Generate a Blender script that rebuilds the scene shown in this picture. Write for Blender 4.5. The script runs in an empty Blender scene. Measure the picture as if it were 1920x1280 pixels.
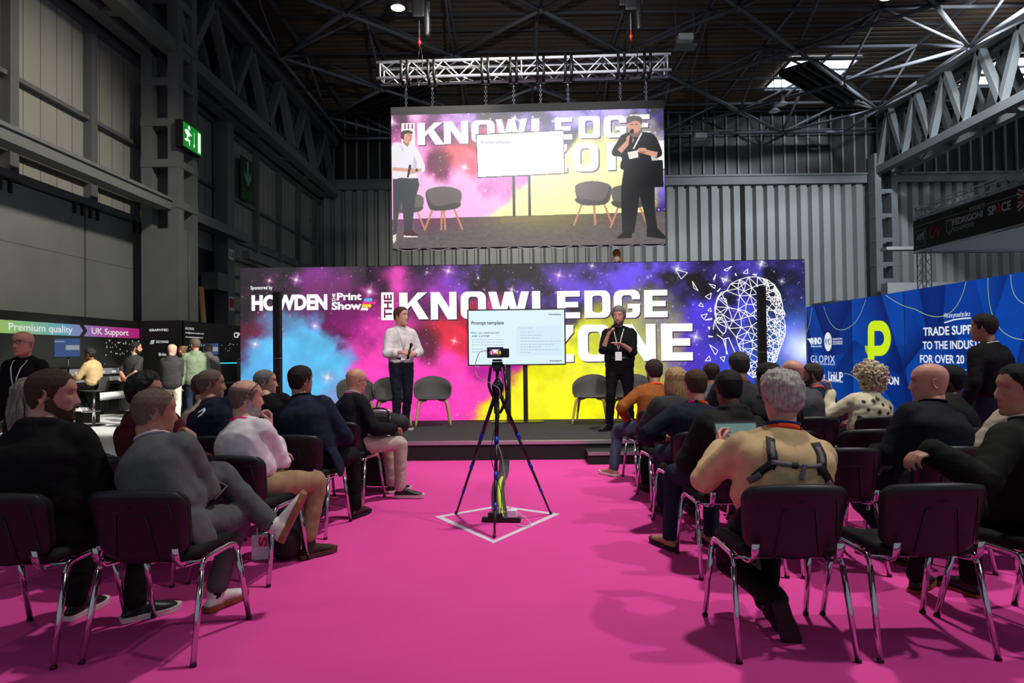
import bpy, bmesh, math, random
import numpy as np
from mathutils import Vector, Matrix, noise
random.seed(7)
SC = bpy.context.scene
COL = SC.collection
R = math.radians
V = Vector

# ------------------------------------------------------------------ camera, world, exposure, hall lights
F_PX = 1280.0
CAM = V((0, 0, 1.38))
YAW, PITCH, ROLL = R(0.27), R(1.03), 0.0125
_f0 = V((-math.sin(YAW), math.cos(YAW), 0))
_r0 = V((math.cos(YAW), math.sin(YAW), 0))
FWD = _f0 * math.cos(PITCH) + V((0, 0, 1)) * math.sin(PITCH)
_u0 = _r0.cross(FWD)
RIGHT = _r0 * math.cos(ROLL) - _u0 * math.sin(ROLL)
UP = _u0 * math.cos(ROLL) + _r0 * math.sin(ROLL)
cd = bpy.data.cameras.new('camera')
cd.sensor_width = 36.0
cd.lens = 24.0
cd.clip_end = 200
cam = bpy.data.objects.new('camera', cd)
COL.objects.link(cam)
m = Matrix((RIGHT, UP, -FWD)).transposed().to_4x4()
m.translation = CAM
cam.matrix_world = m
SC.camera = cam

SC.view_settings.view_transform = 'Standard'
SC.view_settings.look = 'None'
SC.view_settings.gamma = 1.0
SC.view_settings.use_curve_mapping = False
SC.view_settings.exposure = 0.0
try:
    SC.cycles.use_denoising = True
    SC.cycles.max_bounces = 6
    SC.cycles.diffuse_bounces = 3
    SC.cycles.sample_clamp_indirect = 4.0
except Exception:
    pass
W = bpy.data.worlds.new('hall_ambient')
SC.world = W
W.use_nodes = True
W.node_tree.nodes['Background'].inputs[0].default_value = (0.75, 0.85, 1.0, 1)
W.node_tree.nodes['Background'].inputs[1].default_value = 0.30

def lamp(name, kind, loc, target, power, color=(1, 1, 1), size=0.5, angle=60, blend=0.6):
    d = bpy.data.lights.new(name, kind)
    d.energy = power
    d.color = color
    if kind == 'SPOT':
        d.spot_size = R(angle); d.spot_blend = blend; d.shadow_soft_size = size
    elif kind == 'AREA':
        d.shape = 'DISK'; d.size = size
    o = bpy.data.objects.new(name, d)
    COL.objects.link(o)
    o.location = loc
    dv = V(target) - V(loc)
    o.rotation_euler = dv.to_track_quat('-Z', 'Y').to_euler()
    return o

# high-bay lamps over the seating and stage (out of frame above), cool daylight through the roof lights, added fill spots
lamp('highbay_and_fill_lamp', 'SPOT', (2.6, 7.2, 13.3), (0.2, 7.2, 0), 5000, (1.0, 0.95, 0.92), 0.35, 58, 1.0)
lamp('highbay_and_fill_lamp', 'SPOT', (-5.5, 3.0, 13.3), (-2.5, 5.4, 0), 800, (1.0, 0.92, 0.85), 0.35, 60, 0.9)
lamp('highbay_and_fill_lamp', 'SPOT', (9.0, 2.0, 12.5), (3.2, 4.6, 0), 2600, (0.98, 0.95, 0.95), 0.25, 42, 0.8)
lamp('stage_fill_lamp', 'SPOT', (0.6, 0.5, 6.6), (0.0, 10.4, 1.3), 2300, (1.0, 0.95, 0.90), 0.25, 40, 0.8)  # added fill to brighten the presenters, no known fixture here
lamp('rooflight_and_fill_beam', 'SPOT', (9.0, 4.0, 14.0), (-7.9, 14.6, 0.9), 52000, (1.0, 0.95, 0.86), 0.12, 13, 0.45)
lamp('rooflight_and_fill_beam', 'SPOT', (17.0, 20.0, 13.8), (17.0, 38.0, 5.0), 15000, (0.86, 0.93, 1.0), 0.4, 76, 0.8)
lamp('rooflight_and_fill_beam', 'SPOT', (14.0, 22.0, 12.0), (21.0, 27.5, 11.9), 1500, (0.95, 0.97, 1.0), 0.4, 75, 0.8)  # added fill to brighten the right girder, not daylight from a pane
lamp('highbay_and_fill_lamp', 'SPOT', (-1.5, 13.0, 11.5), (-10.9, 15.5, 3.6), 4200, (1.0, 0.92, 0.78), 0.4, 66, 0.95)  # added fill to brighten the left wall and its doors
lamp('highbay_and_fill_lamp', 'SPOT', (0.0, 24.0, 12.5), (1.0, 38.0, 2.6), 7500, (1.0, 0.97, 0.92), 0.4, 84, 0.95)  # added fill aimed at the back wall to brighten it
lamp('truss_fill_light', 'SPOT', (0.3, 6.4, 6.0), (0.2, 11.3, 6.15), 2200, (1, 1, 1), 0.1, 64, 0.8)  # added fill to brighten the silver box truss, no known fixture

# ------------------------------------------------------------------ photograph geometry -> places in the hall
def ray(px, py):
    return FWD + RIGHT * ((px - 960) / F_PX) - UP * ((py - 640) / F_PX)
def PY(px, py, y):
    d = ray(px, py); return CAM + d * (y / d.y)
def PX(px, py, x):
    d = ray(px, py); return CAM + d * (x / d.x)
def PZ(px, py, z):
    d = ray(px, py); return CAM + d * ((z - CAM.z) / d.z)
class Plane:
    """A flat upright face standing in the hall: origin, direction of reading, up."""
    def __init__(s, o, u, v=(0, 0, 1)):
        s.o = V(o); s.u = V(u).normalized(); s.v = V(v).normalized(); s.n = s.u.cross(s.v)
    def hit(s, px, py):
        d = ray(px, py)
        t = (s.o - CAM).dot(s.n) / d.dot(s.n)
        q = CAM + d * t - s.o
        return q.dot(s.u), q.dot(s.v)
    def pt(s, a, b, off=0.0):
        return s.o + s.u * a + s.v * b + s.n * off

# ------------------------------------------------------------------ materials
def lin(c):
    if isinstance(c, str):
        c = c.lstrip('#'); c = tuple(int(c[i:i + 2], 16) / 255 for i in (0, 2, 4))
    return tuple((x / 12.92 if x <= 0.04045 else ((x + 0.055) / 1.055) ** 2.4) for x in c)
_M = {}
def mat(name, col=(0.5, 0.5, 0.5), rough=0.6, metal=0.0, emit=0.0, var=0.0, vscale=8.0, bump=0.0, bscale=60.0,
        stretch=(1, 1, 1), alpha=1.0, spec=None, col2=None, coat=0.0, sheen=0.0):
    if name in _M: return _M[name]
    mt = bpy.data.materials.new(name); _M[name] = mt
    mt.use_nodes = True
    nt = mt.node_tree; b = nt.nodes['Principled BSDF']
    c = lin(col)
    b.inputs['Base Color'].default_value = (*c, 1)
    b.inputs['Roughness'].default_value = rough
    b.inputs['Metallic'].default_value = metal
    if spec is not None: b.inputs['Specular IOR Level'].default_value = spec
    if coat: b.inputs['Coat Weight'].default_value = coat
    if sheen: b.inputs['Sheen Weight'].default_value = sheen
    if emit:
        b.inputs['Emission Color'].default_value = (*c, 1)
        b.inputs['Emission Strength'].default_value = emit
        b.inputs['Base Color'].default_value = (0.01, 0.01, 0.01, 1)
    if alpha < 1: b.inputs['Alpha'].default_value = alpha
    if var or bump:
        tc = nt.nodes.new('ShaderNodeTexCoord'); mp = nt.nodes.new('ShaderNodeMapping')
        mp.inputs['Scale'].default_value = stretch
        nt.links.new(tc.outputs['Object'], mp.inputs['Vector'])
    if var:
        n = nt.nodes.new('ShaderNodeTexNoise'); n.inputs['Scale'].default_value = vscale; n.inputs['Detail'].default_value = 4
        r = nt.nodes.new('ShaderNodeValToRGB')
        c2 = lin(col2) if col2 else tuple(max(0, x * (1 - var)) for x in c)
        c3 = c if col2 else tuple(min(1, x * (1 + var)) for x in c)
        r.color_ramp.elements[0].position = 0.35; r.color_ramp.elements[0].color = (*c2, 1)
        r.color_ramp.elements[1].position = 0.65; r.color_ramp.elements[1].color = (*c3, 1)
        nt.links.new(mp.outputs[0], n.inputs['Vector']); nt.links.new(n.outputs['Fac'], r.inputs[0])
        nt.links.new(r.outputs[0], b.inputs['Base Color'])
    if bump:
        n = nt.nodes.new('ShaderNodeTexNoise'); n.inputs['Scale'].default_value = bscale; n.inputs['Detail'].default_value = 3
        bp = nt.nodes.new('ShaderNodeBump'); bp.inputs['Strength'].default_value = bump; bp.inputs['Distance'].default_value = 0.01
        nt.links.new(mp.outputs[0], n.inputs['Vector']); nt.links.new(n.outputs['Fac'], bp.inputs['Height'])
        nt.links.new(bp.outputs[0], b.inputs['Normal'])
    return mt
def mat_attr(name, emit=1.0, attr='picture'):
    """A screen or backlit print: its picture is a colour attribute, shown as emitted light."""
    if name in _M: return _M[name]
    mt = bpy.data.materials.new(name); _M[name] = mt
    mt.use_nodes = True
    nt = mt.node_tree; b = nt.nodes['Principled BSDF']
    a = nt.nodes.new('ShaderNodeAttribute'); a.attribute_name = attr
    b.inputs['Base Color'].default_value = (0.01, 0.01, 0.01, 1); b.inputs['Roughness'].default_value = 0.5
    nt.links.new(a.outputs['Color'], b.inputs['Emission Color'])
    b.inputs['Emission Strength'].default_value = emit
    return mt
def cloth(name, col, bump=0.25, rough=0.85, var=0.12, vscale=14, **k):
    return mat(name, col, rough, var=var, vscale=vscale, bump=bump, bscale=220, spec=0.2, **k)

# ------------------------------------------------------------------ objects
def tag(o, label=None, cat=None, group=None, kind=None):
    if label: o['label'] = label
    if cat: o['category'] = cat
    if group: o['group'] = group
    if kind: o['kind'] = kind
    return o
def link(name, me, mats=None, parent=None):
    o = bpy.data.objects.new(name, me); COL.objects.link(o)
    if mats is not None and me is not None:
        for x in (mats if isinstance(mats, (list, tuple)) else [mats]): me.materials.append(x)
    if parent is not None: o.parent = parent
    return o
def obj(name, bm, mats, parent=None, smooth=False):
    me = bpy.data.meshes.new(name)
    bmesh.ops.recalc_face_normals(bm, faces=bm.faces[:]) if smooth != 'keep' else None
    bm.to_mesh(me); bm.free()
    if smooth:
        me.polygons.foreach_set('use_smooth', [True] * len(me.polygons))
    return link(name, me, mats, parent)
def thing(name, label, cat, loc=(0, 0, 0), rz=0.0, group=None):
    o = bpy.data.objects.new(name, None); COL.objects.link(o)
    o.empty_display_size = 0.1
    o.location = loc; o.rotation_euler = (0, 0, rz)
    return tag(o, label, cat, group)
def struct(o, label=None):
    o['kind'] = 'structure'
    if label: o['label'] = label
    return o
def copy_tree(o, parent=None):
    c = o.copy(); COL.objects.link(c)
    if parent is not None: c.parent = parent
    for ch in list(o.children): copy_tree(ch, c)
    return c
def BM(): return bmesh.new()
def box(bm, c, s, rot=None, bevel=0.0, mi=0):
    r = bmesh.ops.create_cube(bm, size=1.0)
    M = Matrix.Translation(V(c)) @ (rot.to_4x4() if rot is not None else Matrix.Identity(4)) @ Matrix.Diagonal((*s, 1))
    bmesh.ops.transform(bm, matrix=M, verts=r['verts'])
    fs = {f for v in r['verts'] for f in v.link_faces}
    for f in fs: f.material_index = mi
    if bevel:
        es = {e for v in r['verts'] for e in v.link_edges}
        bmesh.ops.bevel(bm, geom=list(es), offset=bevel, segments=2, affect='EDGES', profile=0.7)
def box2(bm, a, b, mi=0, bevel=0.0):
    a, b = V(a), V(b)
    box(bm, (a + b) / 2, [abs(x) for x in (b - a)], None, bevel, mi)
def frame_of(t, ref=None):
    t = t.normalized()
    ref = V(ref) if ref is not None else (V((0, 0, 1)) if abs(t.z) < 0.9 else V((1, 0, 0)))
    x = ref - t * ref.dot(t)
    if x.length < 1e-5: x = t.orthogonal()
    x.normalize()
    return x, t.cross(x)
def rod(bm, a, b, r, seg=8, r2=None, mi=0, flat=1.0, ref=None, cap=True):
    """Round (or oval) bar between two points."""
    a, b = V(a), V(b)
    if (b - a).length < 1e-6: return
    x, y = frame_of(b - a, ref)
    r2 = r if r2 is None else r2
    A, B = [], []
    for i in range(seg):
        t = 2 * math.pi * i / seg
        d = x * math.cos(t) + y * (math.sin(t) * flat)
        A.append(bm.verts.new(a + d * r)); B.append(bm.verts.new(b + d * r2))
    for i in range(seg):
        f = bm.faces.new((A[i], A[(i + 1) % seg], B[(i + 1) % seg], B[i])); f.material_index = mi; f.smooth = seg > 4
    if cap:
        f = bm.faces.new(A[::-1]); f.material_index = mi
        f = bm.faces.new(B); f.material_index = mi
def bar(bm, a, b, w, h=None, ref=None, mi=0):
    """Square bar between two points: w across REF, h along it."""
    a, b = V(a), V(b); h = h or w
    y, x = frame_of(b - a, ref)
    A = []; B = []
    for i, j in ((-1, -1), (1, -1), (1, 1), (-1, 1)):
        d = x * (i * w / 2) + y * (j * h / 2)
        A.append(bm.verts.new(a + d)); B.append(bm.verts.new(b + d))
    for i in range(4):
        f = bm.faces.new((A[i], A[(i + 1) % 4], B[(i + 1) % 4], B[i])); f.material_index = mi
    f = bm.faces.new(A[::-1]); f.material_index = mi
    f = bm.faces.new(B); f.material_index = mi
def catmull(P, sub):
    P = [np.array(p, float) for p in P]
    if len(P) < 3: sub = max(sub, 1)
    out = []
    for i in range(len(P) - 1):
        p0 = P[max(i - 1, 0)]; p1 = P[i]; p2 = P[i + 1]; p3 = P[min(i + 2, len(P) - 1)]
        for k in range(sub):
            t = k / sub
            out.append(0.5 * ((2 * p1) + (-p0 + p2) * t + (2 * p0 - 5 * p1 + 4 * p2 - p3) * t * t + (-p0 + 3 * p1 - 3 * p2 + p3) * t ** 3))
    out.append(P[-1])
    return out
def tube(bm, pts, rad, seg=12, sub=4, ref=None, cap=True, mi=0, power=2.0, cape=1.0):
    """Lofted limb: points with (rx, ry) radii; rx along REF, ry across it; rounded ends."""
    rr = [(r, r) if not isinstance(r, (tuple, list)) else tuple(r) for r in rad]
    Q = catmull([tuple(p) + r for p, r in zip(pts, rr)], sub)
    rings = []
    n = len(Q)
    xprev = None
    C = [V(q[:3]) for q in Q]
    seqs = [(C[i], max(Q[i][3], 0.001), max(Q[i][4], 0.001), (C[min(i + 1, n - 1)] - C[max(i - 1, 0)])) for i in range(n)]
    if cap:
        def capring(i, sgn):
            c, a, b, t = seqs[i]; t = t.normalized(); m_ = min(a, b)
            return [(c + t * (sgn * m_ * s_ * (cape if sgn > 0 else 1)), a * k, b * k, t) for s_, k in ((0.45, 0.88), (0.75, 0.62), (0.92, 0.3))]
        seqs = capring(0, -1)[::-1] + seqs + capring(n - 1, 1)
    for c, a, b, t in seqs:
        rf = ref if ref is not None else xprev
        x, y = frame_of(t, rf); xprev = x
        ring = []
        for i in range(seg):
            th = 2 * math.pi * i / seg
            cs, sn = math.cos(th), math.sin(th)
            if power != 2.0:
                cs = math.copysign(abs(cs) ** (2 / power), cs); sn = math.copysign(abs(sn) ** (2 / power), sn)
            ring.append(bm.verts.new(c + x * (a * cs) + y * (b * sn)))
        rings.append(ring)
    for A, B in zip(rings, rings[1:]):
        for i in range(seg):
            f = bm.faces.new((A[i], A[(i + 1) % seg], B[(i + 1) % seg], B[i])); f.material_index = mi; f.smooth = True
    f = bm.faces.new(rings[0][::-1]); f.material_index = mi
    f = bm.faces.new(rings[-1]); f.material_index = mi
def ball(bm, c, r, s=(1, 1, 1), seg=16, rings=10, mi=0, rot=None):
    q = bmesh.ops.create_uvsphere(bm, u_segments=seg, v_segments=rings, radius=1.0)
    M = Matrix.Translation(V(c)) @ (rot.to_4x4() if rot is not None else Matrix.Identity(4)) @ Matrix.Diagonal((r * s[0], r * s[1], r * s[2], 1))
    bmesh.ops.transform(bm, matrix=M, verts=q['verts'])
    for f in {f for v in q['verts'] for f in v.link_faces}: f.material_index = mi; f.smooth = True
def wire(bm, pts, r, seg=6, sub=5, mi=0): tube(bm, pts, [r] * len(pts), seg, sub, None, True, mi)
def ribbon(bm, pts, nrm, w, th=0.002, mi=0):
    """Flat strap along PTS; NRM faces outward; w is its width."""
    rows = []
    n = len(pts)
    for i in range(n):
        p = V(pts[i]); t = (V(pts[min(i + 1, n - 1)]) - V(pts[max(i - 1, 0)])).normalized()
        nn = V(nrm[i] if isinstance(nrm, list) else nrm); nn = (nn - t * nn.dot(t)).normalized()
        s = t.cross(nn)
        rows.append([bm.verts.new(p + s * (w / 2 * a) + nn * (th * b)) for a, b in ((-1, 0), (1, 0), (1, 1), (-1, 1))])
    for i, (A, B) in enumerate(zip(rows, rows[1:])):
        m_ = mi(i) if callable(mi) else mi
        for k in range(4):
            f = bm.faces.new((A[k], A[(k + 1) % 4], B[(k + 1) % 4], B[k])); f.material_index = m_; f.smooth = (k in (0, 2))
    bm.faces.new(rows[0][::-1]); bm.faces.new(rows[-1])
def prism(bm, pl, ab, off, th, mi=0):
    """Polygon of plane coordinates AB made TH thick (front face at OFF)."""
    fr = [bm.verts.new(pl.pt(a, b, off)) for a, b in ab]
    f = bm.faces.new(fr); f.material_index = mi
    if th > 0:
        bk = [bm.verts.new(pl.pt(a, b, off - th)) for a, b in ab]
        g = bm.faces.new(bk[::-1]); g.material_index = mi
        n = len(ab)
        for i in range(n):
            h = bm.faces.new((fr[i], bk[i], bk[(i + 1) % n], fr[(i + 1) % n])); h.material_index = mi
def strip_ring(bm, pl, outer, inner, off, th=0.0, mi=0):
    n = len(outer)
    O = [bm.verts.new(pl.pt(a, b, off)) for a, b in outer]; I = [bm.verts.new(pl.pt(a, b, off)) for a, b in inner]
    for i in range(n):
        f = bm.faces.new((O[i], O[(i + 1) % n], I[(i + 1) % n], I[i])); f.material_index = mi
_TXT = {}
def text_geo(body, bold=0.0, shear=0.0, spacing=1.0):
    """Vertices and faces of a line of lettering, its outline box at (0,0)-(1,1)."""
    k = (body, bold, shear, spacing)
    if k in _TXT: return _TXT[k]
    cu = bpy.data.curves.new('lettering', 'FONT')
    cu.body = body; cu.offset = bold; cu.shear = shear; cu.space_character = spacing; cu.fill_mode = 'FRONT'; cu.resolution_u = 4
    o = bpy.data.objects.new('lettering', cu); COL.objects.link(o)
    dg = bpy.context.evaluated_depsgraph_get(); dg.update()
    me = bpy.data.meshes.new_from_object(o.evaluated_get(dg))
    co = np.zeros(len(me.vertices) * 3); me.vertices.foreach_get('co', co); co = co.reshape(-1, 3)
    fs = [tuple(p.vertices) for p in me.polygons]
    bpy.data.objects.remove(o); bpy.data.meshes.remove(me); bpy.data.curves.remove(cu)
    mn = co.min(0); mx = co.max(0)
    co = (co - mn) / np.maximum(mx - mn, 1e-6)
    _TXT[k] = (co, fs); return _TXT[k]
def text_on(bm, pl, body, a0, b0, a1, b1, off=0.004, bold=0.0, shear=0.0, spacing=1.0, mi=0, vertical=False):
    co, fs = text_geo(body, bold, shear, spacing)
    vs = []
    for x, y, _ in co:
        if vertical: a, b = a0 + (a1 - a0) * (1 - y), b0 + (b1 - b0) * x
        else: a, b = a0 + (a1 - a0) * x, b0 + (b1 - b0) * y
        vs.append(bm.verts.new(pl.pt(a, b, off)))
    for f in fs:
        try:
            g = bm.faces.new([vs[i] for i in f]); g.material_index = mi
        except ValueError: pass
def text_px(bm, pl, body, x0, y0, x1, y1, **k):
    """Lettering whose lower-left is seen at (x0, y1) and upper-right at (x1, y0)."""
    a0, b0 = pl.hit(x0, y1); a1, _ = pl.hit(x1, y1); _, b1 = pl.hit(x0, y0)
    text_on(bm, pl, body, a0, b0, a1, b1, **k)
def rrect(a0, b0, a1, b1, r, n=5):
    out = []
    for cx, cy, s in ((a1 - r, b1 - r, 0), (a0 + r, b1 - r, 90), (a0 + r, b0 + r, 180), (a1 - r, b0 + r, 270)):
        for i in range(n + 1):
            t = R(s + 90 * i / n); out.append((cx + r * math.cos(t), cy + r * math.sin(t)))
    return out
def ngon_disc(ca, cb, ra, rb, n=24):
    return [(ca + ra * math.cos(2 * math.pi * i / n), cb + rb * math.sin(2 * math.pi * i / n)) for i in range(n)]
def lines(bm, pl, segs, w, off, mi=0):
    for (a, b), (c, d) in segs:
        t = V((c - a, d - b)); L = t.length
        if L < 1e-5: continue
        nx, ny = -t.y / L * w / 2, t.x / L * w / 2
        prism(bm, pl, [(a + nx, b + ny), (a - nx, b - ny), (c - nx, d - ny), (c + nx, d + ny)], off, 0, mi)

# ------------------------------------------------------------------ numpy pictures for the screens
_rng = np.random.RandomState(3)
def vnoise(u, v, seed):
    g = np.random.RandomState(seed).rand(64, 64)
    iu = np.floor(u).astype(int); iv = np.floor(v).astype(int); fu = u - iu; fv = v - iv
    fu = fu * fu * (3 - 2 * fu); fv = fv * fv * (3 - 2 * fv)
    G = lambda i, j: g[i % 64, j % 64]
    return (G(iu, iv) * (1 - fu) + G(iu + 1, iv) * fu) * (1 - fv) + (G(iu, iv + 1) * (1 - fu) + G(iu + 1, iv + 1) * fu) * fv
def fbm(u, v, seed, octv=5):
    s = 0; a = 0.5
    for k in range(octv):
        s = s + a * vnoise(u * 2 ** k, v * 2 ** k, seed + k * 17); a *= 0.5
    return s / 0.97
def poly_mask(X, Y, P):
    ins = np.zeros(X.shape, bool); n = len(P)
    for i in range(n):
        x0, y0 = P[i]; x1, y1 = P[(i + 1) % n]
        c = ((y0 > Y) != (y1 > Y)) & (X < (x1 - x0) * (Y - y0) / (y1 - y0 + 1e-9) + x0)
        ins ^= c
    return ins
def picture_mesh(name, pl, a0, b0, a1, b1, img, off, m_, parent):
    """A grid of faces that carries the colours IMG (rows from the top) as its picture."""
    h, w, _ = img.shape
    A = np.linspace(a0, a1, w); B = np.linspace(b1, b0, h)
    gA, gB = np.meshgrid(A, B)
    o = np.array(pl.o + pl.n * off); co = o + gA[..., None] * np.array(pl.u) + gB[..., None] * np.array(pl.v)
    me = bpy.data.meshes.new(name)
    idx = np.arange(h * w).reshape(h, w)
    q = np.stack([idx[1:, :-1], idx[1:, 1:], idx[:-1, 1:], idx[:-1, :-1]], -1).reshape(-1, 4)
    me.vertices.add(h * w); me.vertices.foreach_set('co', co.reshape(-1))
    me.loops.add(q.size); me.loops.foreach_set('vertex_index', q.reshape(-1))
    me.polygons.add(len(q)); me.polygons.foreach_set('loop_start', np.arange(0, q.size, 4))
    me.polygons.foreach_set('loop_total', np.full(len(q), 4))
    me.update(); me.validate()
    at = me.color_attributes.new('picture', 'FLOAT_COLOR', 'POINT')
    c = np.ones((h * w, 4)); s = np.clip(img.reshape(-1, 3), 0, 1)
    c[:, :3] = np.where(s <= 0.04045, s / 12.92, ((s + 0.055) / 1.055) ** 2.4)
    at.data.foreach_set('color', c.reshape(-1))
    return link(name, me, m_, parent)
# ================================================================== THE HALL
M_conc = mat('concrete', (0.34, 0.34, 0.34), 0.8, var=0.15, vscale=2)
M_grey = mat('painted_grey_steel', (0.42, 0.435, 0.44), 0.55, var=0.06, vscale=1.5)
M_dkst = mat('dark_grey_steel', (0.36, 0.37, 0.38), 0.5, var=0.05)
M_panel = mat('cream_grey_panel', (0.56, 0.56, 0.53), 0.6, var=0.06, vscale=0.8, stretch=(1, 1, 0.4))
M_door = mat('grey_door_panel', (0.46, 0.475, 0.465), 0.65, var=0.10, vscale=0.6)
M_seam = mat('dark_seam', (0.16, 0.16, 0.16), 0.8)
M_corr = mat('corrugated_cladding', (0.52, 0.525, 0.52), 0.5, var=0.05, vscale=0.5)
M_blkw = mat('black_cladding', (0.045, 0.05, 0.065), 0.5)
M_deck = mat('roof_deck', (0.45, 0.39, 0.34), 0.8, var=0.12, vscale=0.7)
M_tube = mat('roof_tube_paint', (0.40, 0.41, 0.44), 0.45)
M_black = mat('black_plastic', (0.06, 0.06, 0.062), 0.45)
M_blk2 = mat('black_matt', (0.035, 0.035, 0.037), 0.8)
M_chrome = mat('chrome', (0.80, 0.80, 0.81), 0.13, 1.0)
M_alu = mat('aluminium_truss', (0.84, 0.85, 0.86), 0.3, 0.45)
M_white = mat('white_print', (0.93, 0.94, 0.95), 0.6)
YB = 38.0
XL = -10.9
# floor
bm = BM(); box2(bm, (-14, -7, -0.15), (36, YB + 1, -0.012)); struct(obj('floor', bm, M_conc))
# carpets
M_pink = mat('pink_carpet', (0.87, 0.295, 0.61), 0.95, var=0.03, vscale=1.2, bump=0.15, bscale=500, spec=0.05)
bm = BM(); box2(bm, (-5.6, -6, -0.012), (5.6, 11.5, 0.0))
tag(obj('pink_carpet', bm, M_pink), 'bright pink exhibition carpet under the audience chairs and in front of the stage', 'carpet')
bm = BM(); box2(bm, (5.6, -4, -0.012), (7.55, 20, 0.0))
tag(obj('blue_carpet', bm, mat('blue_carpet', (0.10, 0.45, 0.85), 0.9, var=0.04, bump=0.1, bscale=400)), 'blue carpet strip along the foot of the blue printed wall', 'carpet')
bm = BM(); box2(bm, (-11.0, 6.0, -0.012), (-5.6, 27, 0.0))
tag(obj('white_stand_floor', bm, mat('white_vinyl_floor', (0.86, 0.87, 0.88), 0.3)), 'glossy white floor of the black printing stand on the left', 'floor covering')

# ---- ceiling: ribbed deck
bm = BM()
prof = []
y = -3.0
while y < YB + 0.5:
    prof += [(y, 14.9), (y + 0.20, 14.9), (y + 0.25, 15.0), (y + 0.35, 15.0), (y + 0.40, 14.9)]
    y += 0.40
A = [bm.verts.new((-14, a, b)) for a, b in prof]; B = [bm.verts.new((36, a, b)) for a, b in prof]
for i in range(len(A) - 1):
    if (A[i].co - A[i + 1].co).length > 1e-6: bm.faces.new((A[i], A[i + 1], B[i + 1], B[i]))
struct(obj('ceiling', bm, M_deck))
# rooflights (bright sky panes)
M_sky = mat('rooflight_pane', (0.93, 0.97, 1.0), 0.5, emit=2.2)
for n, (x0, x1, y0, y1) in enumerate(((12.9, 16.1, 31.2, 35.0), (22.6, 25.8, 31.2, 35.0))):
    bm = BM(); box2(bm, (x0, y0, 14.82), (x1, y1, 14.88))
    w = struct(obj('window_%d' % (n + 1), bm, M_sky), 'bright square rooflight in the ribbed hall roof')
    bm = BM()
    for a, b in (((x0, y0), (x1, y0)), ((x1, y0), (x1, y1)), ((x1, y1), (x0, y1)), ((x0, y1), (x0, y0)), ((x0, y0 + 1.3), (x1, y0 + 1.3))):
        bar(bm, (*a, 14.8), (*b, 14.8), 0.10)
    obj('window_frame', bm, M_tube, w)
# ---- space frame
ZB, ZT, MD = 12.88, 14.45, 3.3
kx = lambda k: -8.9 + MD * k
jy = lambda j: 35.9 - MD * j
sf = thing('roof_space_frame', 'grey tubular space frame of diagonal struts under the hall roof', 'roof frame', (4.3, 19.4, 12.88))
bl, bu, bs, bn = BM(), BM(), BM(), BM()
O = V(sf.location)
for j in range(0, 11):
    for k in range(0, 9):
        p = V((kx(k), jy(j), ZB)) - O
        odd = (k + j) % 2 == 1
        if odd:
            for dk in (-1, 1):
                if 0 <= k + dk <= 8 and j + 1 <= 10: rod(bl, p, V((kx(k + dk), jy(j + 1), ZB)) - O, 0.075, 6)
            for dk, dj in ((1, 0), (-1, 0), (0, 1), (0, -1)):
                q = V((kx(k + dk), jy(j + dj), ZT)) - O
                if -1 <= k + dk <= 9: rod(bs, p, q, 0.055, 6)
            ball(bn, p, 0.13, seg=8, rings=6)
        if (j == 0 or j == 10) and k < 8: rod(bl, p, V((kx(k + 1), jy(j), ZB)) - O, 0.08, 6)
        if k in (0, 8) and j < 10: rod(bl, p, V((kx(k), jy(j + 1), ZB)) - O, 0.08, 6)
    rod(bu, V((-13, jy(j), ZT)) - O, V((34, jy(j), ZT)) - O, 0.075, 6)
    rod(bu, V((-13, jy(j) + MD / 2, ZT + .15)) - O, V((34, jy(j) + MD / 2, ZT + .15)) - O, 0.05, 6)
for k in range(-1, 10):
    bar(bu, V((kx(k), 0, ZT + .1)) - O, V((kx(k), 37.5, ZT + .1)) - O, 0.10, 0.16)
obj('lower_chords', bl, M_tube, sf)['kind'] = 'stuff'
obj('upper_chords', bu, M_tube, sf)['kind'] = 'stuff'
obj('struts', bs, M_tube, sf)['kind'] = 'stuff'
obj('nodes', bn, M_tube, sf)['kind'] = 'stuff'

# ---- back wall: corrugated sliding doors, black band above
bm = BM()
prof = []
x = -12.0
while x < 36:
    if abs(x - 13.0) < 0.3: prof += [(x, YB - 0.05), (x + 0.04, YB + 0.35), (x + 0.10, YB + 0.35)]
    prof += [(x + 0.12, YB), (x + 0.46, YB), (x + 0.50, YB + 0.28), (x + 0.62, YB + 0.28)]
    x += 0.62
A = [bm.verts.new((a, b, -0.01)) for a, b in prof]; B = [bm.verts.new((a, b, 10.62)) for a, b in prof]
for i in range(len(A) - 1): bm.faces.new((A[i], A[i + 1], B[i + 1], B[i]))
struct(obj('wall_back', bm, M_corr), 'pale grey corrugated metal wall at the far end of the hall')
bm = BM(); box2(bm, (-14, YB - 0.25, 10.62), (36, YB + 0.3, 11.15)); box2(bm, (-14, YB - 0.35, 11.05), (36, YB + 0.3, 11.15)); struct(obj('trim_1', bm, M_grey), 'grey steel beam above the corrugated wall')
bm = BM(); box2(bm, (-14, YB, 11.15), (36, YB + 0.4, 15.2))
wb = struct(obj('wall_back_upper', bm, M_blkw), 'black cladding band between corrugated wall and roof')
bm = BM()
x = -12.0
while x < 35: box2(bm, (x, YB - 0.12, 11.15), (x + 0.10, YB + 0.02, 14.8)); x += 0.645
obj('batten', bm, M_grey, wb)['kind'] = 'stuff'
# rail and pipes across the band
bm = BM()
rod(bm, (-12, YB - 0.5, 13.55), (25, YB - 0.5, 13.55), 0.04, 6); rod(bm, (-12, YB - 0.5, 13.35), (25, YB - 0.5, 13.35), 0.03, 6)
struct(obj('trim_2', bm, M_dkst), 'thin pipes along the top of the black cladding band')

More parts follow.
